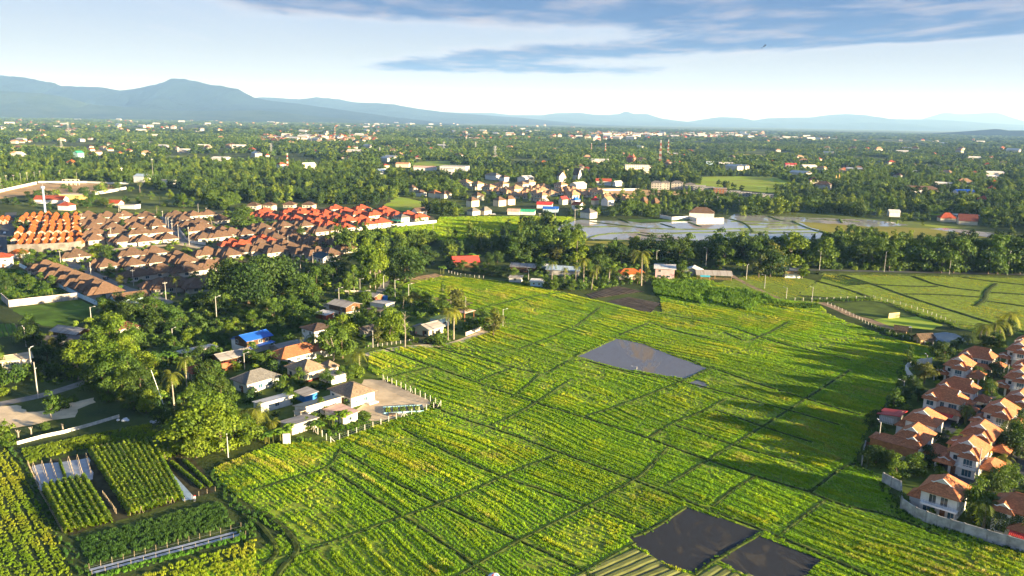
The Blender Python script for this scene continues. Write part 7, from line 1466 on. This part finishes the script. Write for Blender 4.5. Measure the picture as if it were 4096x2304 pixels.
for a in (
    ('town_house', 'white house with dark grey hip roof at the edge of the flooded paddies', 'house', 'a3', 770, 1085, 170, 5.5, 11, WHITE, GREYT, 'hip', 4),
    ('manor', 'large white house with wide brown roof on the walled terrace by the paddies', 'house', 'a3', 1905, 1085, 235, 5.5, 13, WHITE, BROWN, 'hip', 5, R(-12)),
    ('town_house', 'white house with red roof behind the paddies-side trees', 'house', 'a3', 665, 1000, 130, 5, 9, WHITE, RED, 'gable', 3), ('town_house', 'house with bright blue roof next to the blue-white market', 'house', 'a3', 640, 950, 90, 5, 9, WHITE, C_BLUE, 'hip', 3), ('town_house', 'house with red gable roof left of the blue-roofed one', 'house', 'a3', 515, 950, 95, 5.5, 9, CREAM, C_RED, 'gable', 3.5),
    ('market_hall', 'long red-roofed hall above the blue awnings by the meadow', 'hall', 'a3', 330, 985, 150, 4, 12, WHITE, C_RED, 'gable', 2.5, R(-8)), ('market_hall', 'bright blue-roofed sheds in front of the red hall', 'hall', 'a3', 390, 1025, 150, 3.5, 10, LBLUE, C_BLUE, 'gable', 2, R(-8)), ('market_hall', 'green-roofed shed at the meadow edge', 'shed', 'a3', 160, 1050, 140, 3.2, 10, WHITE, C_GREEN, 'gable', 1.8, R(-8)), ('market_hall', 'white-walled shed with pale roof left of the green one', 'shed', 'a3', 20, 1050, 120, 3.5, 9, WHITE, C_PINK, 'gable', 2, R(-8)),
    ('town_house', 'white gabled house with pale roof right of the red cottages', 'house', 'a3', 960, 960, 130, 6, 11, WHITE, SALMON, 'gable', 4), ('town_house', 'small cottage with raspberry red roof', 'house', 'a3', 835, 950, 80, 5, 8, CREAM, C_RED, 'hip', 3.5), ('town_house', 'brown-roofed gazebo house in the grove, left one', 'house', 'a3', 1330, 945, 80, 4, 9, WOOD, BROWN, 'hip', 4), ('town_house', 'brown-roofed gazebo house in the grove, right one', 'house', 'a3', 1440, 960, 90, 4, 9, WOOD, BROWN, 'hip', 4.5),
    ('warehouse', 'white barrel-like warehouse roof behind the peach estate', 'warehouse', 'a3', 665, 790, 170, 6, 22, WHITE, C_WHITE, 'gable', 3), ('warehouse', 'long white warehouse pair left of the temple', 'warehouse', 'a3', 140, 720, 170, 6, 20, WHITE, C_WHITE, 'gable', 3), ('school', 'white long hall with red roof right of the temple', 'hall', 'a3', 920, 755, 150, 6, 14, WHITE, RED, 'gable', 3.5, R(-6)), ('warehouse', 'white warehouse with pale roof right of the red-roofed hall', 'warehouse', 'a3', 1060, 765, 90, 5, 16, WHITE, C_WHITE, 'gable', 2.5), ('town_house', 'cream house with pale roof below the apartment block', 'house', 'a3', 1370, 690, 70, 5, 10, CREAM, SALMON, 'hip', 3),
    ('factory', 'wide white factory with stepped roofs in the centre left', 'factory', 'a2', 2000, 615, 260, 9, 30, WHITE, PALER, 'flat', 0, R(-10)), ('factory', 'white boxy factory front below the wide one', 'factory', 'a2', 1945, 645, 110, 9, 16, WHITE, PALER, 'flat', 0, R(-10)), ('warehouse', 'long low white warehouse left of the factory', 'warehouse', 'a2', 1700, 605, 220, 5, 18, WHITE, C_PINK, 'gable', 2.5, R(-6)), ('warehouse', 'row building with orange-tinted roof left of the warehouse', 'warehouse', 'a2', 1480, 575, 130, 6, 14, CREAM, SALMON, 'gable', 3, R(-6)), ('town_house', 'reddish-roofed house at the left end of the white factories', 'house', 'a2', 1290, 590, 110, 6, 12, CREAM, RED, 'hip', 3), ('warehouse', 'pale blue-white warehouse roof half hidden below the red-roofed house', 'warehouse', 'a2', 1260, 640, 130, 5, 16, WHITE, C_LBLUE, 'gable', 3),
    ('town_house', 'white house with dark roof left of the apartment estate', 'house', 'a2', 2390, 700, 170, 7, 13, WHITE, GREYT, 'hip', 3.5), ('town_house', 'second dark-roofed white house at its right', 'house', 'a2', 2500, 715, 110, 6, 12, WHITE, DKBROWN, 'hip', 3), ('warehouse', 'white vaulted hall beside the thick telecom mast', 'hall', 'a2', 530, 600, 140, 7, 24, WHITE, C_WHITE, 'gable', 5), ('tower_house', 'white three-storey house with red eaves at the foot of the mast', 'house', 'a2', 260, 625, 85, 13, 12, WHITE, RED, 'hip', 3),
    ('estate_block', 'brown-roofed house at the left end of the far lane', 'house', 'a2', 1580, 825, 100, 5.5, 10, CREAM, BROWN, 'hip', 3.5), ('estate_block', 'low house with pale front on the far lane', 'house', 'a2', 1660, 865, 110, 4.5, 11, WHITE, BROWN, 'hip', 3), ('estate_block', 'reddish twin-roofed house in the middle of the far lane', 'house', 'a2', 1800, 880, 130, 5.5, 11, CREAM, TERRA, 'hip', 3.5), ('estate_block', 'brown house right of the reddish twin roofs', 'house', 'a2', 1910, 890, 110, 5.5, 11, CREAM, BROWN, 'hip', 3.5), ('estate_block', 'two-storey brown house by the lane bend', 'house', 'a2', 2180, 970, 130, 6.5, 11, CREAM, BROWN, 'hip', 3.5), ('estate_block', 'two-storey brown house behind the lane bend', 'house', 'a2', 2230, 910, 130, 6, 11, CREAM, BROWN, 'hip', 3.5), ('estate_block', 'two-storey brown house with pale walls near the market sheds', 'house', 'a2', 2450, 965, 130, 6.5, 11, CREAM, BROWN, 'hip', 3.5), ('estate_block', 'brown house right of the pale-walled one', 'house', 'a2', 2555, 955, 100, 6.5, 11, CREAM, BROWN, 'hip', 3.5), ('estate_block', 'white bungalow with grey roof at the meadow edge, left of two', 'house', 'a2', 2190, 1055, 130, 4, 10, WHITE, GREYT, 'hip', 3), ('estate_block', 'open-fronted bungalow with grey roof at the meadow edge, right of two', 'house', 'a2', 2310, 1050, 120, 4, 10, CREAM, GREYT, 'hip', 3.5), ('estate_block', 'dark red-roofed hall at the end of the red estate', 'house', 'a2', 1640, 1060, 150, 4, 12, WHITE, DKBROWN, 'gable', 3.5),
    ('town_house', 'red-roofed white cottage below the bare orange site', 'house', 'a1', 675, 1005, 110, 4.5, 9, WHITE, RED, 'hip', 3.2, R(-10)), ('school', 'dark red long roof behind the water tower', 'hall', 'a1', 520, 935, 240, 4, 14, WHITE, RED, 'gable', 3.5, R(6)), ('school', 'long yellow hall with flat roof beyond the dark red one', 'hall', 'a1', 740, 895, 200, 5, 10, YELLOW, PALER, 'flat', 0, R(3)), ('town_house', 'red-roofed house amid trees right of the orange site', 'house', 'a1', 1165, 970, 110, 3.5, 9, CREAM, RED, 'gable', 3, R(-8)), ('town_house', 'low white house with pale flat roof next to the red gable', 'house', 'a1', 1310, 990, 150, 3.2, 9, WHITE, PALER, 'shed', .8, R(-8)), ('warehouse', 'white workshop with blue-grey roof at the upper left', 'warehouse', 'a1', 1440, 725, 110, 8, 16, WHITE, C_LBLUE, 'gable', 3, R(-12)), ('town_house', 'white flat-roofed house right of the workshop', 'house', 'a1', 1680, 745, 150, 5, 12, WHITE, PALER, 'flat', 0, R(-15)), ('town_house', 'bright white house with upturned roof in the upper left trees', 'house', 'a1', 200, 485, 100, 6, 14, WHITE, C_WHITE, 'hip', 7, R(-10)), ('town_house', 'mint green and white three-storey house', 'house', 'a1', 795, 500, 75, 13, 14, mat('mint', (.45, .68, .58)), C_GREEN, 'gable', 4, R(-20)), ('town_house', 'house with orange roof below the mint green house', 'house', 'a1', 725, 555, 75, 5, 12, CREAM, ORANGE, 'hip', 5, R(-20)), ('warehouse', 'large white-roofed store right of the upper left woods', 'warehouse', 'a1', 2230, 520, 150, 7, 22, WHITE, C_WHITE, 'gable', 3, R(-12)),
    ('resort', 'long brown roof with small white gables in the right-hand woods', 'house', 'a4', 1520, 835, 340, 5, 20, WHITE, BROWN, 'hip', 5, R(-8)), ('town_house', 'red hip-roofed house beside dark trees at the right', 'house', 'a4', 2160, 935, 110, 5, 11, WHITE, RED, 'hip', 4, R(-30)), ('town_house', 'small white house with red roof at the far right', 'house', 'a4', 2245, 830, 75, 6, 9, WHITE, RED, 'hip', 4, R(-30)), ('hall', 'long bright blue roof in the right-hand woods', 'hall', 'a4', 1970, 850, 150, 4, 14, WHITE, C_BLUE, 'gable', 3, R(-4)), ('town_house', 'dark red-roofed bungalow by the right-hand paddies', 'house', 'a4', 1795, 1120, 130, 3.6, 10, CREAM, RED, 'hip', 5, R(-10)), ('town_house', 'dark red long-roofed house with sunlit gable by the right-hand paddies', 'house', 'a4', 2000, 1150, 170, 3.8, 11, CREAM, mat('maroon_roof', (.17, .05, .035)), 'gable', 6, R(-20)), ('warehouse', 'flat white-roofed shed behind the dark red houses', 'warehouse', 'a4', 1990, 1090, 190, 3.6, 11, GREYW, C_WHITE, 'flat', 0, R(-4)), ('town_house', 'white and pink shop building in the upper right woods', 'building', 'a4', 225, 592, 100, 9, 16, PINK, C_RED, 'gable', 3, R(-10)), ('town_house', 'long house with dark red roofs left of the golden spires', 'house', 'a4', 460, 740, 80, 5, 14, CREAM, RED, 'gable', 5, R(-10)), ('town_house', 'white shed roofs beside the big dark tree by the paddies', 'house', 'a4', 1260, 1070, 90, 5, 9, WHITE, C_WHITE, 'gable', 2, R(-10)), ('warehouse', 'white long halls on the plain behind the tall mast', 'hall', 'a3', 2150, 560, 130, 7, 20, WHITE, C_WHITE, 'flat', 0, R(-10)), ('town_house', 'blue-white house with red sign right of the tall mast', 'house', 'a3', 1990, 560, 70, 9, 14, LBLUE, C_WHITE, 'flat', 0, R(-10))):
    bl(*a)
# shells of houses under construction
for i, (x, y, wp, hm) in enumerate(((1455, 800, 105, 9.5), (1540, 798, 80, 9.5), (1660, 795, 110, 9), (1790, 800, 100, 7), (1890, 812, 100, 7), (1980, 825, 90, 6.5), (2090, 835, 120, 6.5), (2220, 855, 130, 5), (2340, 868, 120, 5), (2470, 880, 130, 5), (2570, 890, 100, 5))):
    bl('unfinished_house', f'{ORD[i]} unfinished concrete house from the left in the row by the bare site', 'building site', 'a3', x, y, wp, hm, 10, BRICK if i == 6 else BEIGE if i < 3 else GREYW, GREYT if i < 4 else mat('pale_roof', (.55, .50, .44)), 'hip' if i < 4 else 'flat', 2.5, R(-12), 'unfinished houses', 3 if i < 3 else 2)
t_ = thing('frame_shed', 'bare white frame structure at the back of the orange site', 'frame', K('a1', 715, 755), R(-5))
for x in (-9, -3, 3, 9):
    for y in (-3, 3): m = MB(); m.box(x-.3, x+.3, y-.3, y+.3, 0, 7); obj('column', m.mesh('column'), CREAM, t_)
for y in (-3, 3): m = MB(); m.box(-9.3, 9.3, y-.25, y+.25, 6.7, 7.2); obj('beam', m.mesh('beam'), CREAM, t_)

# scattered houses of the plain
def far_house_mesh(rm, wm, k):
    b = MB(); w, d, h = ((12, 9, 4), (16, 10, 6), (30, 12, 7))[k]; b.box(-w/2, w/2, -d/2, d/2, -.3, h, 0)
    if k < 2: hip(b, -w/2, w/2, -d/2, d/2, h, 3.8, .8, None, 1)
    else: gable(b, -w/2, w/2, -d/2, d/2, h, 2.6, .4, 'x', 1)
    me = b.mesh('far_house'); me.materials.append(wm); me.materials.append(rm); return me
ZONES = [('upper left plain', 'a1', (0, 2576, 250, 470), 46), ('centre left plain', 'a2', (0, 2576, 240, 520), 40), ('right centre plain', 'a3', (300, 2500, 380, 620), 26), ('right-hand woods', 'a4', (0, 2500, 400, 800), 34)]
ROOFS = [('white-roofed', C_WHITE, BEIGE, 2), ('orange-roofed', ORANGE, CREAM, 0), ('brown-roofed', BROWN, BEIGE, 1), ('red-roofed', RED, CREAM, 0), ('pale-roofed', SALMON, BEIGE, 1)]
FM = [far_house_mesh(r[1], r[2], r[3]) for r in ROOFS]
FLAB = {}
for where, sh, (x0, x1, y0, y1), n in ZONES:
    for i in range(n):
        for _ in range(20):
            p = K(sh, rng.uniform(x0, x1), y0+(y1-y0)*rng.random()**.8); q = np.array([(p.x, p.y)])
            if not any(inside(q, c)[0] for c in CLEAR): break
        j = rng.randrange(5); lab = f'small {ROOFS[j][0]} house amid trees of the {where}'
        FLAB.setdefault(lab, []).append(tag(obj('farmhouse', FM[j], None, None, p, rng.uniform(-1.2, .3), rng.uniform(.8, 1.25)), lab, 'house', lab)); FARPOS.append((p.x, p.y, 16))
for lab, os_ in FLAB.items(): rank(lab, os_)
WHT = [proto('town_block', far_house_mesh(r[1], r[2], r[3]), WHITE) for r in ROOFS]
for pr, me in zip(WHT, FM): pr.data = me
def build_town():
    P = []
    for x0, x1, y0, y1, n in ((2270, 3060, 533, 556, 330), (0, 2300, 476, 535, 230), (1800, 2600, 535, 565, 70), (1024, 1500, 545, 572, 110), (3060, 3350, 552, 568, 40), (3300, 4096, 560, 630, 30)):
        for i in range(n):
            px = rng.uniform(x0, x1); py = max(y0+(y1-y0)*rng.random(), 480+(px-2048)*.0175+9); P.append(G(px, py)[:2])
    P = np.array(P); d = np.hypot(P[:, 0], P[:, 1]); s = .7+.6*nrng.random(len(P)) + d/12000; scatter('distant_town', P, WHT, nrng.uniform(-1.2, .3, len(P)), np.c_[s, s, s*(1+.5*nrng.random(len(P)))], np.ones((len(P), 3)))
build_town()
build_woods()

# ---------------------------------------------------------------- vehicles, people, small things
CARW = mat('car_paint_white', (.75, .75, .74), .25, .02, 1.0, spec=.6); CARD = mat('car_paint_dark', (.03, .035, .05), .2, .02, 1.0, spec=.6); CARS = mat('car_paint_silver', (.45, .47, .50), .3, .02, 1.0, spec=.6); TYRE = mat('tyre', (.02, .02, .02), .9)
def car(label, p, rz, m):
    root = thing('parked_car', label, 'car', p, rz, 'parked cars'); b = MB()
    prof = [(-2.15, .35), (-2.2, .75), (-2.0, .98), (-1.3, 1.02), (-.75, 1.45), (.75, 1.48), (1.45, 1.05), (2.1, .9), (2.2, .6), (2.1, .32)]
    for sy in (-1, 1): b.face([(x, sy*(.86 if z < 1.1 else .68), z) for x, z in (prof if sy > 0 else prof[::-1])])
    for i in range(len(prof)):
        (x0, z0), (x1, z1) = prof[i], prof[(i+1) % len(prof)]; w0, w1 = (.86 if z0 < 1.1 else .68), (.86 if z1 < 1.1 else .68); b.face([(x0, -w0, z0), (x0, w0, z0), (x1, w1, z1), (x1, -w1, z1)])
    obj('body', b.mesh('body'), m, root)
    for s in (-1, 1):
        g = MB(); g.face([(-1.05, s*.80, 1.06), (1.2, s*.80, 1.06), (.72, s*.71, 1.4), (-.7, s*.71, 1.4)]); obj('side_window', g.mesh('side_window'), GLASS, root)
    g = MB(); g.face([(1.40, -.72, 1.1), (1.40, .72, 1.1), (.82, .62, 1.46), (.82, -.62, 1.46)]); obj('windscreen', g.mesh('windscreen'), GLASS, root, (.03, 0, .02))
    for x in (-1.35, 1.35):
        for y in (-.8, .8): w = MB(); w.tube((x, y-.1, .32), (x, y+.1, .32), .32, .32, 12); w.f.append(tuple(range(11, -1, -1))); w.mi.append(0); obj('wheel', w.mesh('wheel'), TYRE, root)
    for y in (-.6, .6): h_ = MB(); h_.box(2.13, 2.2, y-.15, y+.15, .62, .76); obj('headlight', h_.mesh('headlight'), TRIM, root)
car('white car driving on the street at the left edge', K('a1', 48, 1245), R(120), CARW); car('dark car parked before the brown bungalow with white porch', K('b1', 1065, 395), R(-43), CARD)
car('silver car at the white house beside the meadow', K('a2', 2390, 1055), R(0), CARS); car('white pickup-like car under the wide balcony roof of the villa carport', K('c4', 1400, 690), R(47), CARW)
car('dark car at the lower end of the left street', K('a1', 0, 1385), R(120), CARD); car('white car on the walled estate street', K('b1', 1430, 480), R(-30), CARW)
def person(label, p, rz, shirt, trousers, hat):
    """bent slightly forward over the row, one continuous skinned body"""
    V = [(0, 0, .92), (0, -.08, 1.15), (0, -.2, 1.38), (0, -.26, 1.5), (0, -.32, 1.62), (-.11, 0, .86), (-.13, -.05, .47), (-.13, .03, .07), (-.13, -.12, .04), (.11, 0, .86), (.15, .08, .47), (.15, .14, .07), (.15, 0, .04), (-.2, -.19, 1.38), (-.26, -.32, 1.12), (-.18, -.52, 1.0), (.2, -.19, 1.38), (.26, -.34, 1.12), (.16, -.54, 1.02), (-.16, -.6, .98), (.14, -.62, 1.0)]
    E = [(0, 1), (1, 2), (2, 3), (3, 4), (0, 5), (5, 6), (6, 7), (7, 8), (0, 9), (9, 10), (10, 11), (11, 12), (2, 13), (13, 14), (14, 15), (15, 19), (2, 16), (16, 17), (17, 18), (18, 20)]
    Rr = [.15, .14, .16, .06, .1, .1, .07, .05, .045, .1, .07, .05, .045, .07, .05, .04, .07, .05, .04, .035, .035]
    me = bpy.data.meshes.new('body'); me.from_pydata(V, E, []); root = thing('person', label, 'person', p, rz); o = obj('body', me, shirt, root)
    o.modifiers.new('skin', 'SKIN'); o.modifiers.new('sub', 'SUBSURF').render_levels = 1
    for v, r_ in zip(me.skin_vertices[0].data, Rr): v.radius = (r_, r_)
    me.skin_vertices[0].data[0].use_root = True
    m = MB(); m.lathe([(.3, 1.66), (.14, 1.72), (.13, 1.8), (.01, 1.84)], 12, (0, -.33)); obj('hat', m.mesh('hat'), hat, root)
    m = MB(); m.lathe([(.17, .95), (.19, .8), (.14, .5)], 10); obj('trousers', m.mesh('trousers'), trousers, root)
    for s, c in ((-1, (-.13, -.02)), (1, (.15, .08))): m = MB(); m.lathe([(.115, .85), (.095, .48), (.075, .1)], 8, c); obj('trouser_leg', m.mesh('trouser_leg'), trousers, root)
person('person in white shirt and red hat bending at the end of the blue plastic beds', K('c1', 1248, 972), R(30), mat('white_shirt', (.7, .68, .66)), mat('dark_trousers', (.05, .06, .09)), mat('red_hat', (.6, .06, .05)))
person('person in pink standing at the porch of the cream cottage', K('b2', 1612, 955), R(10), mat('pink_shirt', (.65, .3, .33)), mat('dark_trousers', (.05, .06, .09)), mat('pale_hat', (.7, .6, .5)))
t_ = thing('parasol', 'white, red and blue striped parasol at the bottom edge of the view', 'parasol', G(1975, 2340)); m = MB(); m.tube((0, 0, -.2), (0, 0, 2.3), .03, .03, 6); obj('pole', m.mesh('pole'), TRIM, t_)
for k in range(8):
    a, c = k*math.pi/4, (k+1)*math.pi/4; m = MB(); pr = None
    for r_, z in ((.02, 2.55), (.5, 2.45), (.95, 2.2), (1.25, 1.9)):
        cur = ((r_*math.cos(a), r_*math.sin(a), z), (r_*math.cos(c), r_*math.sin(c), z))
        if pr: m.face([pr[0], pr[1], cur[1], cur[0]])
        pr = cur
    obj('canopy_panel', m.mesh('canopy_panel'), [TRIM, mat('parasol_red', (.6, .08, .06)), TRIM, mat('parasol_blue', (.08, .3, .6))][k % 4], t_)
for i, (x, y) in enumerate(((3048, 192), (3056, 186), (3061, 181))):
    d = CAMM @ Vector(((x-2048)/FPX, (1152-y)/FPX, -1.0)); p = Vector((0, 0, CAM_H))+d*150
    t_ = thing('bird', f'{("lowest", "middle", "highest")[i]} of three small dark birds flying below the cloud bank', 'bird', p, i*.5, 'birds in flight')
    BM = mat('bird', (.02, .02, .02)); m = MB(); m.lathe([(.01, -.2), (.06, -.1), (.07, .05), (.03, .17), (.01, .24)], 8); m.v = [(v[0], v[2], v[1]) for v in m.v]; obj('body', m.mesh('body', True), BM, t_)
    for s in (-1, 1): m = MB(); m.face([(0, -.08, .03), (s*.25, -.05, .12), (s*.5, -.1, .04), (s*.25, .06, .12), (0, .09, .03)]); obj('wing', m.mesh('wing'), BM, t_)
for i, (x, y, lab) in enumerate(((800, 450, 'heap of white and blue rags beside the yellow-green crop'), (995, 462, 'small pile of pale sacks under the bamboo-like clump'))):
    m = MB(); r_ = random.Random(i)
    for k in range(9): a = r_.uniform(0, 6.28); m.lathe([(.5, 0), (.45, .3), (.2, .5), (.02, .55)], 7, (math.cos(a)*1.2*r_.random()*(2-i), math.sin(a)*.8*r_.random()))
    tag(obj('rag_heap', m.mesh('rag_heap'), mat('rags', (.6, .62, .68)), None, K('c1', x, y)), lab, 'heap')
m = MB(); m.box(-1.0, 1.0, -.15, .15, 0, 3.2); tag(obj('white_slab', m.mesh('white_slab'), WHITE, None, K('c2', 198, 605), R(10)), 'upright white slab beside the banana plants at the field edge', 'slab')
for i, (x, y) in enumerate(((118, 565), (200, 545), (405, 525))):
    m = MB(); m.path([(0, 0, 0), (.1, 0, 1.2), (-.05, .1, 2.4)], [.25, .2, .14], 6); m.path([(.08, 0, 1.3), (.7, .2, 2.3)], [.12, .06], 5); m.path([(0, 0, 1.6), (-.6, -.1, 2.6)], [.1, .05], 5)
    tag(obj('tree_stump', m.mesh('tree_stump'), PALEBARK, None, K('c1', x, y), i*1.1), f'{ORD[i]} pale lopped tree stump from the left beside the cloth windbreak', 'stump')
t_ = thing('boat', 'white upturned boat beside the pale wall piece near the ditch', 'boat', K('c4', 685, 690), R(-30)); m = MB()
for i in range(8):
    a, c = i/8, (i+1)/8; f = lambda s: (5*(s-.5), .9*math.sin(math.pi*s)**.7); (x0, w0), (x1, w1) = f(a), f(c); m.face([(x0, -w0, .05), (x1, -w1, .05), (x1, 0, .65*math.sin(math.pi*c)**.5), (x0, 0, .65*math.sin(math.pi*a)**.5)]); m.face([(x0, 0, .65*math.sin(math.pi*a)**.5), (x1, 0, .65*math.sin(math.pi*c)**.5), (x1, w1, .05), (x0, w0, .05)])
obj('hull', m.mesh('hull'), CARW, t_)
# ---------------------------------------------------------------- undergrowth of gardens and waste ground
def build_undergrowth():
    blocked = []
    for o in bpy.data.objects:
        if o.parent is None and o.get('category') in ('house', 'shed', 'shelter', 'annex', 'carport', 'barn', 'pavilion', 'hut', 'townhouse', 'hall'):
            blocked.append((o.location.x, o.location.y, 8.5 if o.name.startswith(('villa', 'estate', 'bungalow')) else 6.5))
    B = np.array(blocked)
    lanes = [KL('b2', [(1100, 1160), (1500, 1078), (1900, 1062), (2320, 915)]), KL('b2', [(1180, 700), (1260, 500), (1310, 420)]), KL('c1', [(0, 345), (240, 300), (430, 245), (660, 160)]), KL('a1', [(2060, 1390), (1790, 1290), (1650, 1060)]), KL('a1', [(-20, 1449), (60, 1290), (110, 1030)]), KL('a1', [(1050, 1420), (1560, 1370), (2100, 1395)]), KL('b1', [(600, 190), (1000, 380), (1500, 560), (1700, 640)]), KL('c4', [(1641, 560), (1600, 740), (1480, 900), (1120, 730), (980, 640)])]
    bush = [proto('undergrowth', crown_mesh('undergrowth', 700+k, 2.6, 4.2, 7, 260, .5, .75, .05, .4)[0], WOODL) for k in range(3)]
    P = []; Sx = []
    for poly, dens, s0, s1 in ((F((960, 1680), (830, 1520), (700, 1350), (900, 1200), (1150, 1100), (1480, 1100), (1640, 1150), (1880, 1240), (1990, 1270), (1940, 1330), (1800, 1370), (1480, 1395), (1440, 1480), (1380, 1500), (1090, 1740)), .035, .5, 1.3),
                               (F((350, 1230), (560, 1180), (880, 1200), (900, 1330), (800, 1560), (640, 1680), (520, 1560), (380, 1480)), .045, .7, 1.6), (F((120, 1330), (380, 1240), (380, 1480), (240, 1560), (60, 1560), (0, 1450)), .025, .5, 1.1),
                               (F((0, 1080), (60, 1060), (380, 1210), (480, 1215), (880, 1180), (1300, 1060), (1180, 1010), (1560, 930), (1730, 880), (1500, 835), (830, 850), (330, 852), (60, 862), (0, 900)), .022, .5, 1.25),
                               (F((2050, 1090), (2300, 1160), (2420, 1160), (2580, 1130), (2900, 1110), (3080, 1090), (2700, 1060), (2048, 1040)), .03, .6, 1.4), (F((3080, 1072), (4200, 1098), (4200, 1060), (3080, 1045)), .05, .8, 1.8), (F((2050, 1000), (2300, 1000), (3060, 1030), (3060, 1060), (2050, 1060)), .035, .8, 2.0),
                               (F((3660, 1490), (3600, 1560), (3500, 1690), (3470, 1800), (3560, 1890), (3620, 2010), (4096, 2180), (4300, 2100), (4300, 1400)), .03, .35, .9), (F((4110, 1340), (5100, 1340), (5100, 2280), (4400, 2320), (4140, 2230)), .014, 1.0, 2.3)):
        xs = [p.x for p in poly]; ys = [p.y for p in poly]; n = int((max(xs)-min(xs))*(max(ys)-min(ys))*dens)
        q = np.c_[nrng.uniform(min(xs), max(xs), n), nrng.uniform(min(ys), max(ys), n)]; q = q[inside(q, poly)]
        d = np.min(np.hypot(q[:, None, 0]-B[None, :, 0], q[:, None, 1]-B[None, :, 1])-B[None, :, 2], axis=1); q = q[d > 0]
        for l in lanes: q = q[dist_line(q, l) > 4.5]
        for c in (KL('c2', [(640, 385), (700, 330), (650, 260), (690, 190), (830, 195), (1040, 290), (1190, 372), (1080, 402), (850, 442), (700, 462)]), KL('b1', [(95, 690), (780, 598), (950, 660), (980, 800), (560, 885), (310, 800)])): q = q[~inside(q, c)]
        P.append(q); Sx.append(s0+(s1-s0)*nrng.random(len(q)))
    P = np.concatenate(P); s = np.concatenate(Sx); scatter('undergrowth', P, bush, nrng.uniform(0, 6.283, len(P)), np.c_[s, s, s*(.7+.5*nrng.random(len(P)))], wood_colours(P)*1.35)
build_undergrowth()
